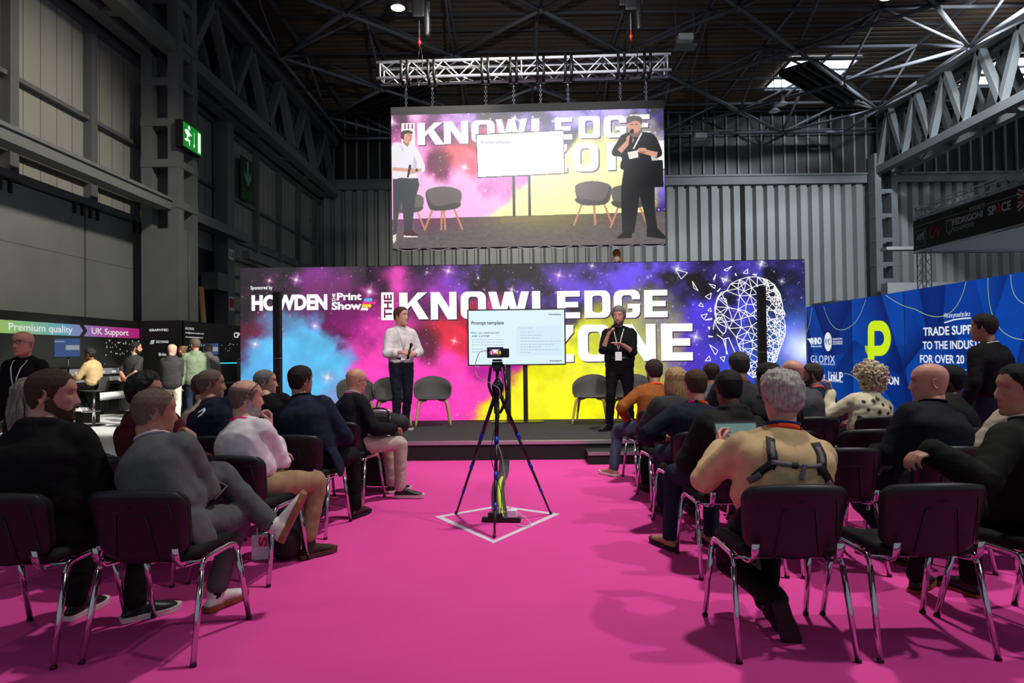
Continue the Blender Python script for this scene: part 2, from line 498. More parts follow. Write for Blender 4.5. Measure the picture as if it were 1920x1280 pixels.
def lattice_column(name, label, x0, x1, y0, y1, zb, zt, base, pw, pitch):
    t = thing(name, label, 'column', ((x0 + x1) / 2, (y0 + y1) / 2, 0)); o = V(t.location)
    b = BM()
    if base: box2(b, V((x0, y0, -0.01)) - o, V((x1, y1, zb)) - o)
    if base: obj('column_casing', b, M_grey, t)
    else: b.free()
    for cx in (x0, x1 - pw):
        for cy in (y0, y1 - pw):
            b = BM(); box2(b, V((cx, cy, zb)) - o, V((cx + pw, cy + pw, zt)) - o); obj('post', b, M_grey, t)
    z = zb + pitch * 0.5
    while z < zt:
        b = BM()
        box2(b, V((x0 - .012, y0 - .012, z)) - o, V((x1 + .012, y0 + 0.05, z + 0.22)) - o); box2(b, V((x0 - .012, y1 - .05, z)) - o, V((x1 + .012, y1 + .012, z + 0.22)) - o)
        box2(b, V((x0 - .014, y0 + .05, z + .004)) - o, V((x0 + .05, y1 - .05, z + 0.216)) - o); box2(b, V((x1 - .05, y0 + .05, z + .004)) - o, V((x1 + .014, y1 - .05, z + 0.216)) - o)
        obj('batten_plate', b, M_grey, t)
        z += pitch
    return t
lattice_column('lattice_column', 'grey battened steel column with boxed base on the left hall wall', -10.4, -9.35, 18.95, 20.1, 5.0, 14.4, True, 0.30, 1.15)
cb = PY(1640, 400, YB - 1); cb2 = PY(1682, 400, YB - 1)
lattice_column('lattice_column', 'grey ladder shaped steel column against the corrugated back wall on the right', cb.x, cb2.x, YB - 1.1, YB - 0.4, 5.2, 12.0, True, 0.34, 1.32)
cb = PY(563, 600, 36.5)
lattice_column('lattice_column', 'dark ladder shaped column in the far left corner of the hall', cb.x - 0.6, cb.x + 0.6, 36.3, 37.0, 0.1, 10.5, False, 0.3, 1.3)
# conduit with socket down the column casing
bm = BM(); rod(bm, (-9.33, 19.5, 1.9), (-9.33, 19.5, 5.0), 0.02, 6); box2(bm, (-9.35, 19.44, 1.85), (-9.28, 19.56, 2.1))
tag(obj('cable_conduit', bm, M_dkst), 'thin grey conduit and socket running down the boxed column base', 'conduit')

# ---- left wall
bm = BM(); box2(bm, (XL - 0.3, 2, 5.2), (XL, YB, 10.0)); struct(obj('wall_left', bm, M_panel), 'pale metal panel wall on the left side of the hall')
bm = BM(); box2(bm, (XL - 0.3, 2, 10.0), (XL, YB, 15.2)); struct(obj('wall_left_upper', bm, M_blkw), 'dark wall above the pale panels on the left')
wl = bpy.data.objects['wall_left']
b1, b2, b3 = BM(), BM(), BM()
ys = [11.72 + 2.79 * i - 2.79 * 3 for i in range(13)]
for y in ys:
    box2(b1, (XL, y - 0.13, 5.3), (XL + 0.22, y + 0.13, 10.0))
    for q in (0.55, 1.11, 1.67, 2.23): box2(b2, (XL, y + q - 0.006, 5.3), (XL + 0.004, y + q + 0.006, 9.9))
for z, w in ((7.5, 0.10), (9.95, 0.22), (5.98, 0.30)): box2(b3, (XL, 2, z - w / 2), (XL + 0.16, YB, z + w / 2))
obj('mullion', b1, M_dkst, wl)['kind'] = 'stuff'; obj('seam', b2, M_seam, wl)['kind'] = 'stuff'; obj('rail', b3, M_dkst, wl)
# large sliding doors below
bm = BM(); box2(bm, (XL - 0.3, 2, -0.01), (XL, YB, 5.2)); struct(obj('wall_left_lower', bm, M_blkw))
for n, (y0, y1) in enumerate(((6.0, 14.0), (14.05, 17.05), (17.1, 19.7))):
    bm = BM(); box2(bm, (XL, y0, 0.0), (XL + 0.12, y1 - 0.03, 5.2))
    d = struct(obj('door_%d' % (n + 1), bm, M_door), 'tall grey sliding door panel in the left hall wall')
    bm = BM()
    for y in (y0 + 0.12, y0 + 0.42, y1 - 0.45, y1 - 0.15):
        box2(bm, (XL + .12, y - .03, 4.95), (XL + .19, y + .03, 5.3)); box2(bm, (XL + .12, y - .08, 5.2), (XL + .2, y + .08, 5.24))
    obj('door_hanger', bm, M_black, d)
    bm = BM()
    for z in (2.35, 3.9): box2(bm, (XL + .12, y0, z), (XL + .124, y1 - .03, z + .012))
    obj('panel_joint', bm, M_dkst, d)
bm = BM(); box2(bm, (XL, 2, 5.24), (XL + 0.3, 19.0, 5.38)); struct(obj('trim_3', bm, M_dkst), 'dark door track along the left wall')
bm = BM(); box2(bm, (-9.95, 2, 5.52), (-9.55, 18.95, 5.82)); box2(bm, (-10.2, 2, 5.76), (-9.5, 18.95, 5.84)); struct(obj('trim_4', bm, M_grey), 'long grey steel beam running along the left wall to the column')
bm = BM(); box2(bm, (-9.95, 20.1, 5.52), (-9.6, 24.6, 5.82)); box2(bm, (-10.0, 25, 5.0), (-9.75, 37, 5.3)); struct(obj('trim_5', bm, M_grey), 'grey steel beam behind the left column')
# plain column with signs, light shutter behind
bm = BM(); box2(bm, (-10.83, 24.5, 0), (-10.32, 25.1, 10.3))
tag(obj('plain_column', bm, M_grey), 'plain grey steel column carrying the bay number on the left wall', 'column')
PLC = Plane((-10.32, 24.5, 0), (0, 1, 0))
bm = BM(); a, b = 0.16, PX(427, 485, -10.32).z
prism(bm, PLC, [(0.05, b), (0.5, b), (0.5, b + .38), (0.05, b + .38)], 0.02, 0.015)
t = tag(obj('number_sign', bm, M_white), 'white sign with bay number 15 on the grey column', 'sign')
bm = BM(); text_on(bm, PLC, '15', 0.12, b + .1, 0.43, b + .28, off=0.024, bold=0.02); obj('lettering', bm, M_black, t)
bm = BM(); b = PX(427, 581, -10.32).z; prism(bm, PLC, [(0.05, b), (0.5, b), (0.5, b + .5), (0.05, b + .5)], 0.02, 0.015)
t = tag(obj('fire_sign', bm, M_white), 'small red and white fire notice on the grey column', 'sign')
bm = BM(); prism(bm, PLC, [(0.08, b + .1), (0.47, b + .1), (0.47, b + .44), (0.08, b + .44)], 0.024, 0); obj('red_panel', bm, mat('sign_red', (0.78, 0.12, 0.2), 0.6), t)
bm = BM()
box2(bm, (-10.75, 25.4, 0), (-10.6, 33, 5.0), 0)
for i in range(7): box2(bm, (-10.6, 25.4, 0.4 + i * 0.66), (-10.57, 33, 0.53 + i * 0.66), 1)
struct(obj('door_4', bm, [mat('shutter_cream', (0.66, 0.64, 0.56), 0.6), mat('shutter_blue', (0.18, 0.28, 0.42), 0.6)]), 'cream shutter with blue stripes behind the left end of the video wall')
# dark recess, roll of card standing in it
bm = BM(); box2(bm, (-10.85, 20.2, 0), (-10.7, 22.2, 5.0), 0); struct(obj('door_5', bm, M_door), 'grey door leaf beside the column')
bm = BM(); box2(bm, (-10.68, 23.2, 3.7), (-10.1, 24.1, 4.3)); tag(obj('wall_heater', bm, M_dkst), 'grey box unit on the wall beyond the left column', 'heater')
bm = BM(); c0_ = PY(382, 604, 22.4); c1_ = PY(377, 538, 22.6); rod(bm, c0_ - (c1_ - c0_).normalized() * (c0_.z - .02) / (c1_ - c0_).normalized().z, c1_, 0.085, 10)
tag(obj('cardboard_tube', bm, mat('card_brown', (0.62, 0.50, 0.33), 0.8)), 'brown cardboard tube leaning in the dark recess beside the column', 'tube')

# ---- roof girders along both sides
def girder(name, label, xs, y0, y1, zb, zt, step, cw):
    t = thing(name, label, 'roof girder', (sum(xs) / len(xs), (y0 + y1) / 2, zb)); o = V(t.location)
    for x in xs:
        b = BM(); box2(b, V((x - cw / 2, y0, zb)) - o, V((x + cw / 2, y1, zb + cw * 0.9)) - o); obj('lower_chord', b, M_grey, t)
        b = BM(); box2(b, V((x - cw / 2, y0, zt)) - o, V((x + cw / 2, y1, zt + cw * 0.9)) - o); obj('upper_chord', b, M_dkst, t)
        y = y0
        while y + step <= y1 + 0.1:
            for a, c in (((x, y, zb + cw), (x, y + step / 2, zt)), ((x, y + step / 2, zt), (x, y + step, zb + cw))):
                b = BM(); bar(b, V(a) - o, V(c) - o, cw * 0.62, cw * 0.75, ref=(1, 0, 0)); obj('web_member', b, M_grey, t)
            y += step
    if len(xs) > 1:
        b = BM(); y = y0
        while y < y1:
            box2(b, V((xs[0], y - .15, zb + .02)) - o, V((xs[1], y + .15, zb + .12)) - o); bar(b, V((xs[0], y, zb + .2)) - o, V((xs[1], y + step, zb + .2)) - o, 0.08); y += step
        obj('cross_brace', b, M_grey, t)
    return t
girder('roof_girder', 'dark steel girder of slanted members above the left wall', (-9.6, -10.3), 4.0, 36.5, 9.95, 12.7, 3.2, 0.40)
xg = PY(1650, 320, 36.9).x
girder('roof_girder', 'pale steel girder of slanted members on the right running to the back wall column', (xg, xg + 1.0), 13.5, 37.0, 10.9, 14.0, 2.35, 0.42)
# fittings hung in the roof
def highbay(x, y, z, label, on, drop=0.0):
    t = thing('ceiling_lamp', label, 'lamp', (x, y, z))
    b = BM(); tube(b, [(0, 0, .34), (0, 0, .2), (0, 0, .12)], [.10, .12, .10], 12, 2); obj('housing', b, M_dkst, t)
    b = BM(); tube(b, [(0, 0, .14), (0, 0, .06), (0, 0, .02)], [.12, .21, .24], 16, 2, cap=False); obj('reflector', b, M_white, t)
    b = BM(); bmesh.ops.create_circle(b, cap_ends=True, radius=0.22, segments=20); bmesh.ops.translate(b, vec=(0, 0, .015), verts=b.verts)
    obj('lens', b, mat('lamp_glow', (1, .95, .80), .5, emit=9.0) if on else M_white, t)
    b = BM(); rod(b, (0, 0, .3), (0, 0, 14.4 - z), 0.015, 6); obj('hanger', b, M_dkst, t)
p = PZ(746, 16, 12.6); highbay(p.x, p.y, p.z - 0.0, 'lit round hall lamp near the left chain hoist', True)
p = PZ(1664, -4, 12.6); highbay(p.x, p.y, p.z, 'lit round hall lamp at the top right of the roof', True)
p = PZ(1452, 210, 11.6); highbay(p.x, p.y, p.z, 'unlit round hall lamp hung lower of the pair below the rooflight', False)
p = PZ(1466, 197, 11.9); highbay(p.x, p.y, p.z, 'unlit round hall lamp hung higher of the pair below the rooflight', False)
def heater(a, b_, w, label):
    a, b_ = V(a), V(b_); c = (a + b_) / 2; L = (b_ - a).length; ang = math.atan2(b_.y - a.y, b_.x - a.x)
    t = thing('radiant_heater', label, 'heater', c, ang)
    q = BM(); box(q, (0, 0, .1), (L, w, .06)); box(q, (0, w / 2, 0), (L, .05, .25)); box(q, (0, -w / 2, 0), (L, .05, .25)); obj('reflector_hood', q, M_black, t)
    for s in (-.28, 0, .28):
        q = BM(); rod(q, (-L / 2 + .05, s * w, 0), (L / 2 - .05, s * w, 0), 0.09, 8); obj('heater_tube', q, M_blk2, t)
    q = BM()
    for s in (-.35, .35): rod(q, (L * s, 0, .1), (L * s, 0, 14.4 - c.z), 0.015, 5)
    obj('hanger', q, M_dkst, t)
a = PZ(1494, 120, 13.2); b_ = PZ(1600, 198, 12.9); heater(a, b_, 1.5, 'long dark radiant heater hung beneath the bright rooflight')
a = PZ(800, 165, 13.0); b_ = PZ(682, 208, 13.0); heater(a, b_, 1.2, 'long dark radiant heater hung high on the left of the truss')
for (px, py, z, lb) in ((1313, 268, 10.2, 'small pale projector box hung below the frame edge against the black band'), (1284, 88, 11.6, 'small pale projector box hung above the right end of the truss')):
    p = PZ(px, py, z); t = thing('hanging_projector', lb, 'projector', p)
    q = BM(); box(q, (0, 0, 0), (.75, .5, .06), bevel=.01); obj('shelf', q, M_grey, t)
    q = BM(); box(q, (0, 0, .28), (.5, .4, .22), bevel=.03); obj('body', q, M_white, t)
    q = BM()
    for s in (-.3, .3): rod(q, (s, 0, 0), (s, 0, 14.85 - z), .02, 5)
    obj('hanger', q, M_dkst, t)
# green running man exit sign on the column, dark EXIT arrow sign further on
M_green = mat('exit_green_lit', (0.03, 0.50, 0.14), 0.5, emit=1.0); M_wlit = mat('exit_white_lit', (0.93, 1.0, 0.93), 0.5, emit=1.1)
PLS = Plane((-9.17, 19.05, 0), (0, 1, 0))
a0, b0 = PLS.hit(343, 272); a1, b1_ = PLS.hit(377, 284); _, bt = PLS.hit(343, 226)
bb = min(b0, b1_)
t = thing('exit_sign', 'lit green running man exit sign fixed to the left column', 'sign', PLS.pt(a0, bb))
o = V(t.location)
PLl = Plane(PLS.o - o, PLS.u)
q = BM(); box2(q, V(PLl.pt(a0 - .03, bb - .03, -.2)), V(PLl.pt(a1 + .03, bt + .03, 0))); obj('housing', q, M_blk2, t)
q = BM(); prism(q, PLl, [(a0, bb), (a1, bb), (a1, bt), (a0, bt)], .006, 0); obj('panel', q, M_green, t)
Wd, Hd = a1 - a0, bt - bb
fx = lambda u, v: (a0 + Wd * u, bb + Hd * v)
q = BM()
prism(q, PLl, [fx(u, v) for u, v in ((.80, .08), (.95, .08), (.95, .92), (.80, .92))], .012, 0)
for P_ in ([(.58, .80), (.60, .80), (.60, .30), (.64, .30), (.59, .14), (.54, .30), (.58, .30)],
           [(.16, .74), (.30, .74), (.36, .62), (.33, .50), (.24, .46), (.28, .36), (.36, .38), (.36, .14), (.30, .14), (.30, .30), (.20, .26), (.08, .26), (.08, .33), (.18, .36), (.20, .52), (.12, .58), (.08, .68), (.11, .70)],
           [(.34, .64), (.42, .56), (.46, .60), (.44, .64), (.40, .62), (.36, .68)]):
    prism(q, PLl, [fx(u, v) for u, v in P_], .012, 0)
prism(q, PLl, ngon_disc(*fx(.31, .86), Wd * .055, Hd * .085), .012, 0)
obj('symbol', q, M_wlit, t)
PLE = Plane((-10.6, 26, 0), (0, 1, 0))
a0, bt = PLE.hit(452, 290); a1, bb = PLE.hit(476, 385)
mid = bb + (bt - bb) * .30
q = BM(); prism(q, PLE, [(a0, bb), (a1, bb), (a1, bt), (a0, bt)], 0, .05)
t = tag(obj('exit_arrow_sign', q, mat('exit_dark_green', (0.04, 0.24, 0.16), 0.6)), 'dark green EXIT sign with a down arrow on the far left wall', 'sign')
c = (a0 + a1) / 2; w = a1 - a0
q = BM()
for a_ in (a0 + .2, a1 - .2): bar(q, PLE.pt(a_, bt - .3, -.03), PLE.pt(a_, bt - .3, -.32), .06)
obj('bracket', q, M_dkst, t)
q = BM(); prism(q, PLE, [(c - w * .07, bt - .1), (c - w * .07, mid + .45), (c - w * .26, mid + .68), (c - w * .26, mid + .45), (c, mid + .12), (c + w * .26, mid + .45), (c + w * .26, mid + .68), (c + w * .07, mid + .45), (c + w * .07, bt - .1)], .01, 0); obj('arrow', q, mat('sign_grey_green', (0.55, 0.68, 0.62), .6), t)
q = BM(); text_on(q, PLE, 'EXIT', a0 + .15, bb + .1, a1 - .15, mid - .05, off=.01, bold=.02); obj('lettering', q, mat('exit_letter_green', (0.25, 0.42, 0.22), .6), t)
# ================================================================== STAGE, VIDEO WALL, SCREENS
ya = R(1.1)
LED = Plane(PY(450, 640, 11.85), (math.cos(ya), -math.sin(ya), 0)); LED.o.z = 0
la0, lb1 = LED.hit(450, 503); la1, lb1b = LED.hit(1508, 487); ltop = (lb1 + lb1b) / 2
def nebula(X, Y, sc=1.0):
    """The space picture of the video wall at photograph positions X, Y."""
    u = X / 90.0; v = Y / 90.0
    n1 = fbm(u, v, 1, 6); n2 = fbm(u * 1.7 + 9, v * 1.7, 5); n3 = fbm(u * 3.1, v * 3.1 + 4, 9)
    img = np.zeros(X.shape + (3,)) + np.array((0.085, 0.07, 0.105))
    def blob(cx, cy, rx, ry, col, soft=1.0, edge=0.55, a=1.0):
        nonlocal img
        d = np.sqrt(((X - cx) / rx) ** 2 + ((Y - cy) / ry) ** 2) + (n2 - 0.5) * edge * 1.6 + (n3 - .5) * edge * .7
        m_ = np.clip((1.0 + soft * .5 - d) / soft, 0, 1); m_ = m_ * m_ * (3 - 2 * m_) * a
        img = img * (1 - m_[..., None]) + np.array(col) * m_[..., None]
    def cloud(cx, cy, rx, ry, col, a):
        nonlocal img
        d = np.exp(-(((X - cx) / rx) ** 2 + ((Y - cy) / ry) ** 2))
        m_ = np.clip(d * ((n1 * .6 + n2 * .25 + n3 * .22) * 3.6 - 1.5) * a, 0, 1)[..., None]
        img = img * (1 - m_) + np.array(col) * m_
    # dim purple and magenta gas
    cloud(560, 520, 120, 45, (.50, .16, .55), 1.3); cloud(520, 620, 90, 60, (.55, .06, .25), 1.2); cloud(700, 590, 90, 60, (.62, .10, .48), 1.3)
    cloud(860, 545, 70, 60, (.78, .20, .70), 1.3); cloud(620, 560, 120, 40, (.40, .10, .35), 1.1); cloud(745, 510, 24, 60, (.90, .28, .70), 1.6)
    cloud(470, 590, 40, 60, (.42, .06, .20), 1.2)
    cloud(930, 520, 90, 40, (.36, .25, .80), 1.8); cloud(1020, 560, 90, 60, (.50, .28, .85), 1.2); cloud(1180, 520, 90, 45, (.42, .30, .95), 1.9)
    cloud(1240, 505, 80, 40, (.45, .35, 1.0), 1.7); cloud(1120, 545, 60, 45, (.40, .28, .85), 1.4)
    cloud(1330, 620, 110, 90, (.30, .20, .80), 2.0); cloud(1400, 590, 90, 90, (.30, .26, .85), 1.6); cloud(1420, 505, 70, 26, (.36, .30, .90), 1.6)
    cloud(1300, 690, 80, 60, (.30, .18, .75), 1.8); cloud(1460, 700, 90, 70, (.18, .34, .92), 2.0); cloud(1240, 690, 60, 60, (.30, .20, .78), 1.6)
    # solid powder bursts
    blob(640, 790, 210, 150, (1.0, .24, .74), .5, .55); blob(850, 735, 170, 120, (1.0, .26, .74), .45, .6); blob(760, 760, 130, 180, (1.0, .25, .74), .6, .5)
    blob(905, 640, 70, 80, (.98, .22, .66), .9, .8, .8)
    blob(840, 620, 50, 42, (.95, .13, .22), .9, .9, .85); blob(800, 640, 34, 36, (.22, .05, .12), .8, .7, .75); blob(880, 590, 34, 20, (.55, .06, .12), .9, .9, .7)
    blob(555, 690, 108, 92, (.38, .76, .96), .45, .5); blob(500, 760, 90, 100, (.36, .74, .95), .5, .45); blob(530, 600, 44, 30, (.36, .66, .86), .9, .8, .75); blob(480, 690, 36, 60, (.36, .66, .88), .8, .6, .7)
    blob(645, 760, 40, 50, (.62, .48, .72), .9, .9, .5)
    blob(975, 690, 70, 42, (.66, .12, .60), .8, .8, .7)
    blob(1080, 830, 165, 150, (1.0, .98, .08), .25, .34); blob(1110, 690, 95, 95, (.98, .97, .12), .45, .5); blob(1010, 780, 110, 60, (1.0, .98, .08), .3, .5)
    blob(1160, 640, 70, 60, (.80, .82, .22), .9, .9, .85); blob(1215, 600, 55, 70, (.72, .72, .45), 1.0, 1.1, .6); blob(1185, 730, 70, 55, (.93, .93, .16), .6, .7, .9)
    blob(1150, 790, 60, 40, (1.0, .98, .08), .3, .4)
    blob(1225, 700, 42, 50, (.62, .62, .36), 1.0, 1.0, .6)
    # blue nova, right edge
    d = np.sqrt(((X - 1508) / 48) ** 2 + ((Y - 660) / 40) ** 2); g = np.exp(-d * d)[..., None]; img = img * (1 - g) + np.array((.92, .98, 1.0)) * g
    d = np.sqrt(((X - 1500) / 100) ** 2 + ((Y - 665) / 85) ** 2); g = np.exp(-d * d)[..., None] * .75; img = np.maximum(img, img * (1 - g) + np.array((.25, .50, 1.0)) * g)
    img = img * (0.86 + 0.28 * n3[..., None])
    # stars
    rs = np.random.RandomState(11)
    N = 2600
    sx = rs.uniform(450, 1508, N); sy = rs.uniform(486, 800, N) ; sr = rs.exponential(.38, N) + .22; sb = rs.uniform(.35, 1, N)
    x0, x1 = X[0, 0], X[0, -1]; y0, y1 = Y[0, 0], Y[-1, 0]; h, w = X.shape
    def splat(cx, cy, r, col, b):
        i = (cx - x0) / (x1 - x0) * (w - 1); j = (cy - y0) / (y1 - y0) * (h - 1)
        k = r / ((x1 - x0) / (w - 1)); R_ = int(k * 2.5) + 2
        i0, i1, j0, j1 = max(0, int(i) - R_), min(w, int(i) + R_ + 1), max(0, int(j) - R_), min(h, int(j) + R_ + 1)
        if i0 >= i1 or j0 >= j1: return
        jj, ii = np.mgrid[j0:j1, i0:i1]
        g = np.clip(np.exp(-((ii - i) ** 2 + (jj - j) ** 2) / (k * k + .2)) * b, 0, 1)[..., None]
        img[j0:j1, i0:i1] = img[j0:j1, i0:i1] * (1 - g) + np.array(col) * g
    for i in range(N):
        ii_ = int(np.clip((sx[i] - x0) / (x1 - x0) * (w - 1), 0, w - 1)); jj_ = int(np.clip((sy[i] - y0) / (y1 - y0) * (h - 1), 0, h - 1))
        if img[jj_, ii_].max() > .8 and i % 5: continue
        c = (1.0, .55, .75) if sx[i] < 800 else ((1, .85, .95) if sx[i] < 1000 else (.85, .82, 1.0))
        splat(sx[i], sy[i], sr[i], c, sb[i] * (1 if sr[i] > .8 else .7))
    for cx, cy, r, c in ((557, 518, 5, (1, .7, 1)), (845, 506, 4.5, (1, .75, 1)), (1053, 517, 4.5, (1, .7, 1)), (592, 607, 4.5, (1, .5, .9)), (696, 543, 7, (1, .5, .85)), (506, 519, 3.5, (1, .5, .8)), (478, 640, 4, (1, .7, .9)), (855, 639, 3.5, (1, .8, .8)), (615, 705, 5, (1, .8, .95)), (964, 543, 3.5, (1, .8, 1)), (1305, 637, 5, (1, 1, 1)), (1363, 530, 4.5, (.9, .9, 1)), (1428, 503, 4, (.85, .9, 1)), (1273, 508, 4, (1, 1, 1)), (1115, 500, 3, (.9, .8, 1)), (1430, 498, 3, (1, 1, 1)), (1466, 535, 3, (.8, .85, 1))):
        splat(cx, cy, r * 1.9, c, .35); splat(cx, cy, r * .7, (1, 1, 1), 1.0)
        for dx, dy in ((1, .35), (-1, -.35), (.3, -1), (-.3, 1)):
            for q in (1.2, 1.8, 2.4): splat(cx + dx * r * q, cy + dy * r * q, r * .35, c, .6 / q)
    return np.clip(img, 0, 1)
M_pic = mat_attr('led_picture', 1.0)
M_ledw = mat('led_white', (1.0, 1.0, 1.0), .5, emit=1.05)
M_shadow = mat('led_letter_shadow', (0.25, 0.10, 0.30), .5, emit=.6)
wall = thing('video_wall', 'wide LED video wall with pink blue and yellow space picture behind the stage', 'video wall', LED.o)
lo = V(wall.location)
LL = Plane(LED.o - lo, LED.u)           # the same plane in the wall's own coordinates
LL.hit = LED.hit
bm = BM(); prism(bm, LL, [(la0 - .01, 0), (la1 + .01, 0), (la1 + .01, ltop + .01), (la0 - .01, ltop + .01)], -0.01, 0.30); obj('cabinet', bm, M_blk2, wall)
NW, NH = 1050, 320
AA = np.linspace(la0, la1, NW); BB = np.linspace(ltop, 0.0, NH)
gx = np.interp(AA, [la0, la1], [450, 1508]); gy = np.interp(BB, [0, 0.25, ltop], [816, 786, 495])
X_, Y_ = np.meshgrid(gx, gy)
picture_mesh('screen_picture', LL, la0, 0.0, la1, ltop, nebula(X_, Y_), 0.0, M_pic, wall)

# block letters: unit outlines
def letter(ch, w):
    s = .27 * (1 if ch not in 'W' else .8)
    if ch == 'K': return [[(0, 0), (.30, 0), (.30, .38), (.42, .52), (.70, 0), (1.05, 0), (.64, .68), (1.0, 1), (.66, 1), (.30, .58), (.30, 1), (0, 1)]]
    if ch == 'N': return [[(0, 0), (.28, 0), (.28, .60), (.66, 0), (1, 0), (1, 1), (.72, 1), (.72, .42), (.34, 1), (0, 1)]]
    if ch == 'W': return [[(.17, 0), (.40, 0), (.50, .52), (.60, 0), (.83, 0), (1, 1), (.80, 1), (.70, .40), (.60, 1), (.40, 1), (.30, .40), (.20, 1), (0, 1)]]
    if ch == 'L': return [[(0, 0), (.95, 0), (.95, .22), (.36, .22), (.36, 1), (0, 1)]]
    if ch == 'E': return [[(0, 0), (1, 0), (1, .22), (.36, .22), (.36, .40), (.92, .40), (.92, .60), (.36, .60), (.36, .79), (1, .79), (1, 1), (0, 1)]]
    if ch == 'Z': return [[(0, 0), (1, 0), (1, .21), (.42, .21), (1, .80), (1, 1), (0, 1), (0, .79), (.58, .79), (0, .20)]]
    if ch == 'G': return [[(.99, .50), (.52, .50), (.52, .33), (.70, .33), (.70, .22), (.62, .19), (.38, .19), (.31, .26), (.31, .74), (.38, .81), (.62, .81), (.69, .75), (.69, .66), (.99, .66), (.99, .80), (.93, .93), (.80, 1), (.22, 1), (.07, .93), (0, .80), (0, .2), (.07, .07), (.22, 0), (.80, 0), (.93, .07), (.99, .2)]]
    return []
def block_word(bm, pl, chars, off, jit=(0, 0), hit=None, mi=0):
    for ch, x0, x1, yt, yb in chars:
        a0, b0 = hit((x0), yb); a1, b1 = hit(x1, yt)
        a0 += jit[0]; a1 += jit[0]; b0 += jit[1]; b1 += jit[1]
        fx = lambda u, v: (a0 + (a1 - a0) * u, b0 + (b1 - b0) * v)
        asp = (b1 - b0) / (a1 - a0)
        if ch in 'OD':
            out = [fx(*p) for p in rrect(0, 0, 1, 1, .26)]; inn = [fx(*p) for p in rrect(.31, .19, .69, .81, .11)]
            if ch == 'D':
                out = [fx(*p) for p in rrect(0, 0, 1, 1, .26)]
                o2 = []
                for (u, v) in rrect(0, 0, 1, 1, .26): o2.append(fx(0 if u < .3 else u, (0 if v < .5 else 1) if u < .3 else v))
                out = o2
            n = len(out)
            strip_ring(bm, pl, out, inn, off, mi=mi)
        else:
            for P_ in letter(ch, asp):
                prism(bm, pl, [fx(*p) for p in P_], off, 0, mi)
KN = [('K', 749, 801, 548, 599), ('N', 808, 856, 547, 599), ('O', 864, 911, 546, 598), ('W', 916, 992, 546, 598), ('L', 998, 1040, 545, 597), ('E', 1045, 1087, 545, 597), ('D', 1096, 1144, 544, 596), ('G', 1151, 1200, 543, 596), ('E', 1208, 1251, 543, 595)]
ZN = [('Z', 1018, 1075, 609, 679), ('O', 1084, 1144, 608, 678), ('N', 1164, 1229, 607, 677), ('E', 1240, 1298, 606, 676)]
bm = BM(); block_word(bm, LL, KN + ZN, .004, (.017, -.020), LED.hit); obj('letter_shadow', bm, M_shadow, wall)
bm = BM(); block_word(bm, LL, KN + ZN, .008, (0, 0), LED.hit)
PW = lambda px, py: LED.hit(px, py)
prism(bm, LL, [PW(715, 600), PW(738, 600), PW(738, 548), PW(715, 548)], .006, 0)
obj('title_lettering', bm, M_ledw, wall)
bm = BM(); a0, b0 = PW(720, 596); a1, b1 = PW(735, 552); text_on(bm, LL, 'THE', a0, b0, a1, b1, off=.009, bold=.03, vertical=True)
obj('small_lettering', bm, mat('led_dark_magenta', (.45, .07, .30), .5, emit=1), wall)
bm = BM()
text_px(bm, LL, 'Sponsored by', 470, 536, 511, 545, off=.006, bold=.012)
text_px(bm, LL, 'HOWDEN', 472, 553, 614, 583, off=.006, bold=.055)
a0, b0 = PW(623, 566); a1, b1 = PW(629, 550); text_on(bm, LL, 'THE', a0, b0, a1, b1, off=.006, bold=.02, vertical=True)
text_px(bm, LL, 'Print', 632, 549, 678, 563, off=.006, bold=.035); text_px(bm, LL, 'Show', 622, 566, 678, 581, off=.006, bold=.035)
def arrow(bm, x0, y0, x1, h, mi):
    ym = y0; prism(bm, LL, [PW(*p) for p in ((x0, ym - h), (x1 - h * 1.6, ym - h), (x1 - h * 1.6, ym - h * 1.9), (x1, ym), (x1 - h * 1.6, ym + h * 1.9), (x1 - h * 1.6, ym + h), (x0 - 2, ym + h))], .007 + .001 * mi, 0, mi)
arrow(bm, 684, 562, 699, 2.6, 1); arrow(bm, 681, 567.5, 706, 2.6, 2); arrow(bm, 680, 573, 697, 2.6, 3); arrow(bm, 678, 579, 691, 2.4, 0)
obj('sponsor_lettering', bm, [M_ledw, mat('led_cyan', (.3, .75, .95), .5, emit=1), mat('led_magenta', (.95, .15, .6), .5, emit=1), mat('led_yellow', (1, .85, .05), .5, emit=1)], wall)
# wireframe head of triangles
head_px = [(1345, 605), (1340, 590), (1340, 575), (1345, 558), (1352, 548), (1362, 545), (1370, 532), (1386, 524), (1403, 519), (1420, 519), (1438, 524), (1452, 534), (1462, 550), (1466, 566), (1468, 580), (1472, 588), (1469, 596), (1473, 612), (1472, 628), (1466, 645), (1460, 660), (1456, 675), (1444, 690), (1430, 700), (1412, 708), (1402, 700), (1396, 680), (1384, 646), (1380, 632)]
rs = np.random.RandomState(4)
pts = list(head_px[:])
HM = lambda x, y: poly_mask(np.array([x]), np.array([y]), head_px)[0]
tries = 0
while len(pts) < 165 and tries < 6000:
    tries += 1
    x, y = rs.uniform(1340, 1473), rs.uniform(519, 708)
    dens = 15 - 9.5 * max(0, min(1, (x - 1370) / 70))
    if HM(x, y) and all((x - a) ** 2 + (y - b) ** 2 > dens ** 2 for a, b in pts): pts.append((x, y))
segs = set(); n = len(pts)
for i in range(n):
    d = sorted(range(n), key=lambda j: (pts[j][0] - pts[i][0]) ** 2 + (pts[j][1] - pts[i][1]) ** 2)
    for j in d[1:6]:
        mx, my = (pts[i][0] + pts[j][0]) / 2, (pts[i][1] + pts[j][1]) / 2
        if HM(mx, my): segs.add((min(i, j), max(i, j)))
for i in range(len(head_px)): segs.add((i, (i + 1) % len(head_px)) if i + 1 < len(head_px) else (0, i))
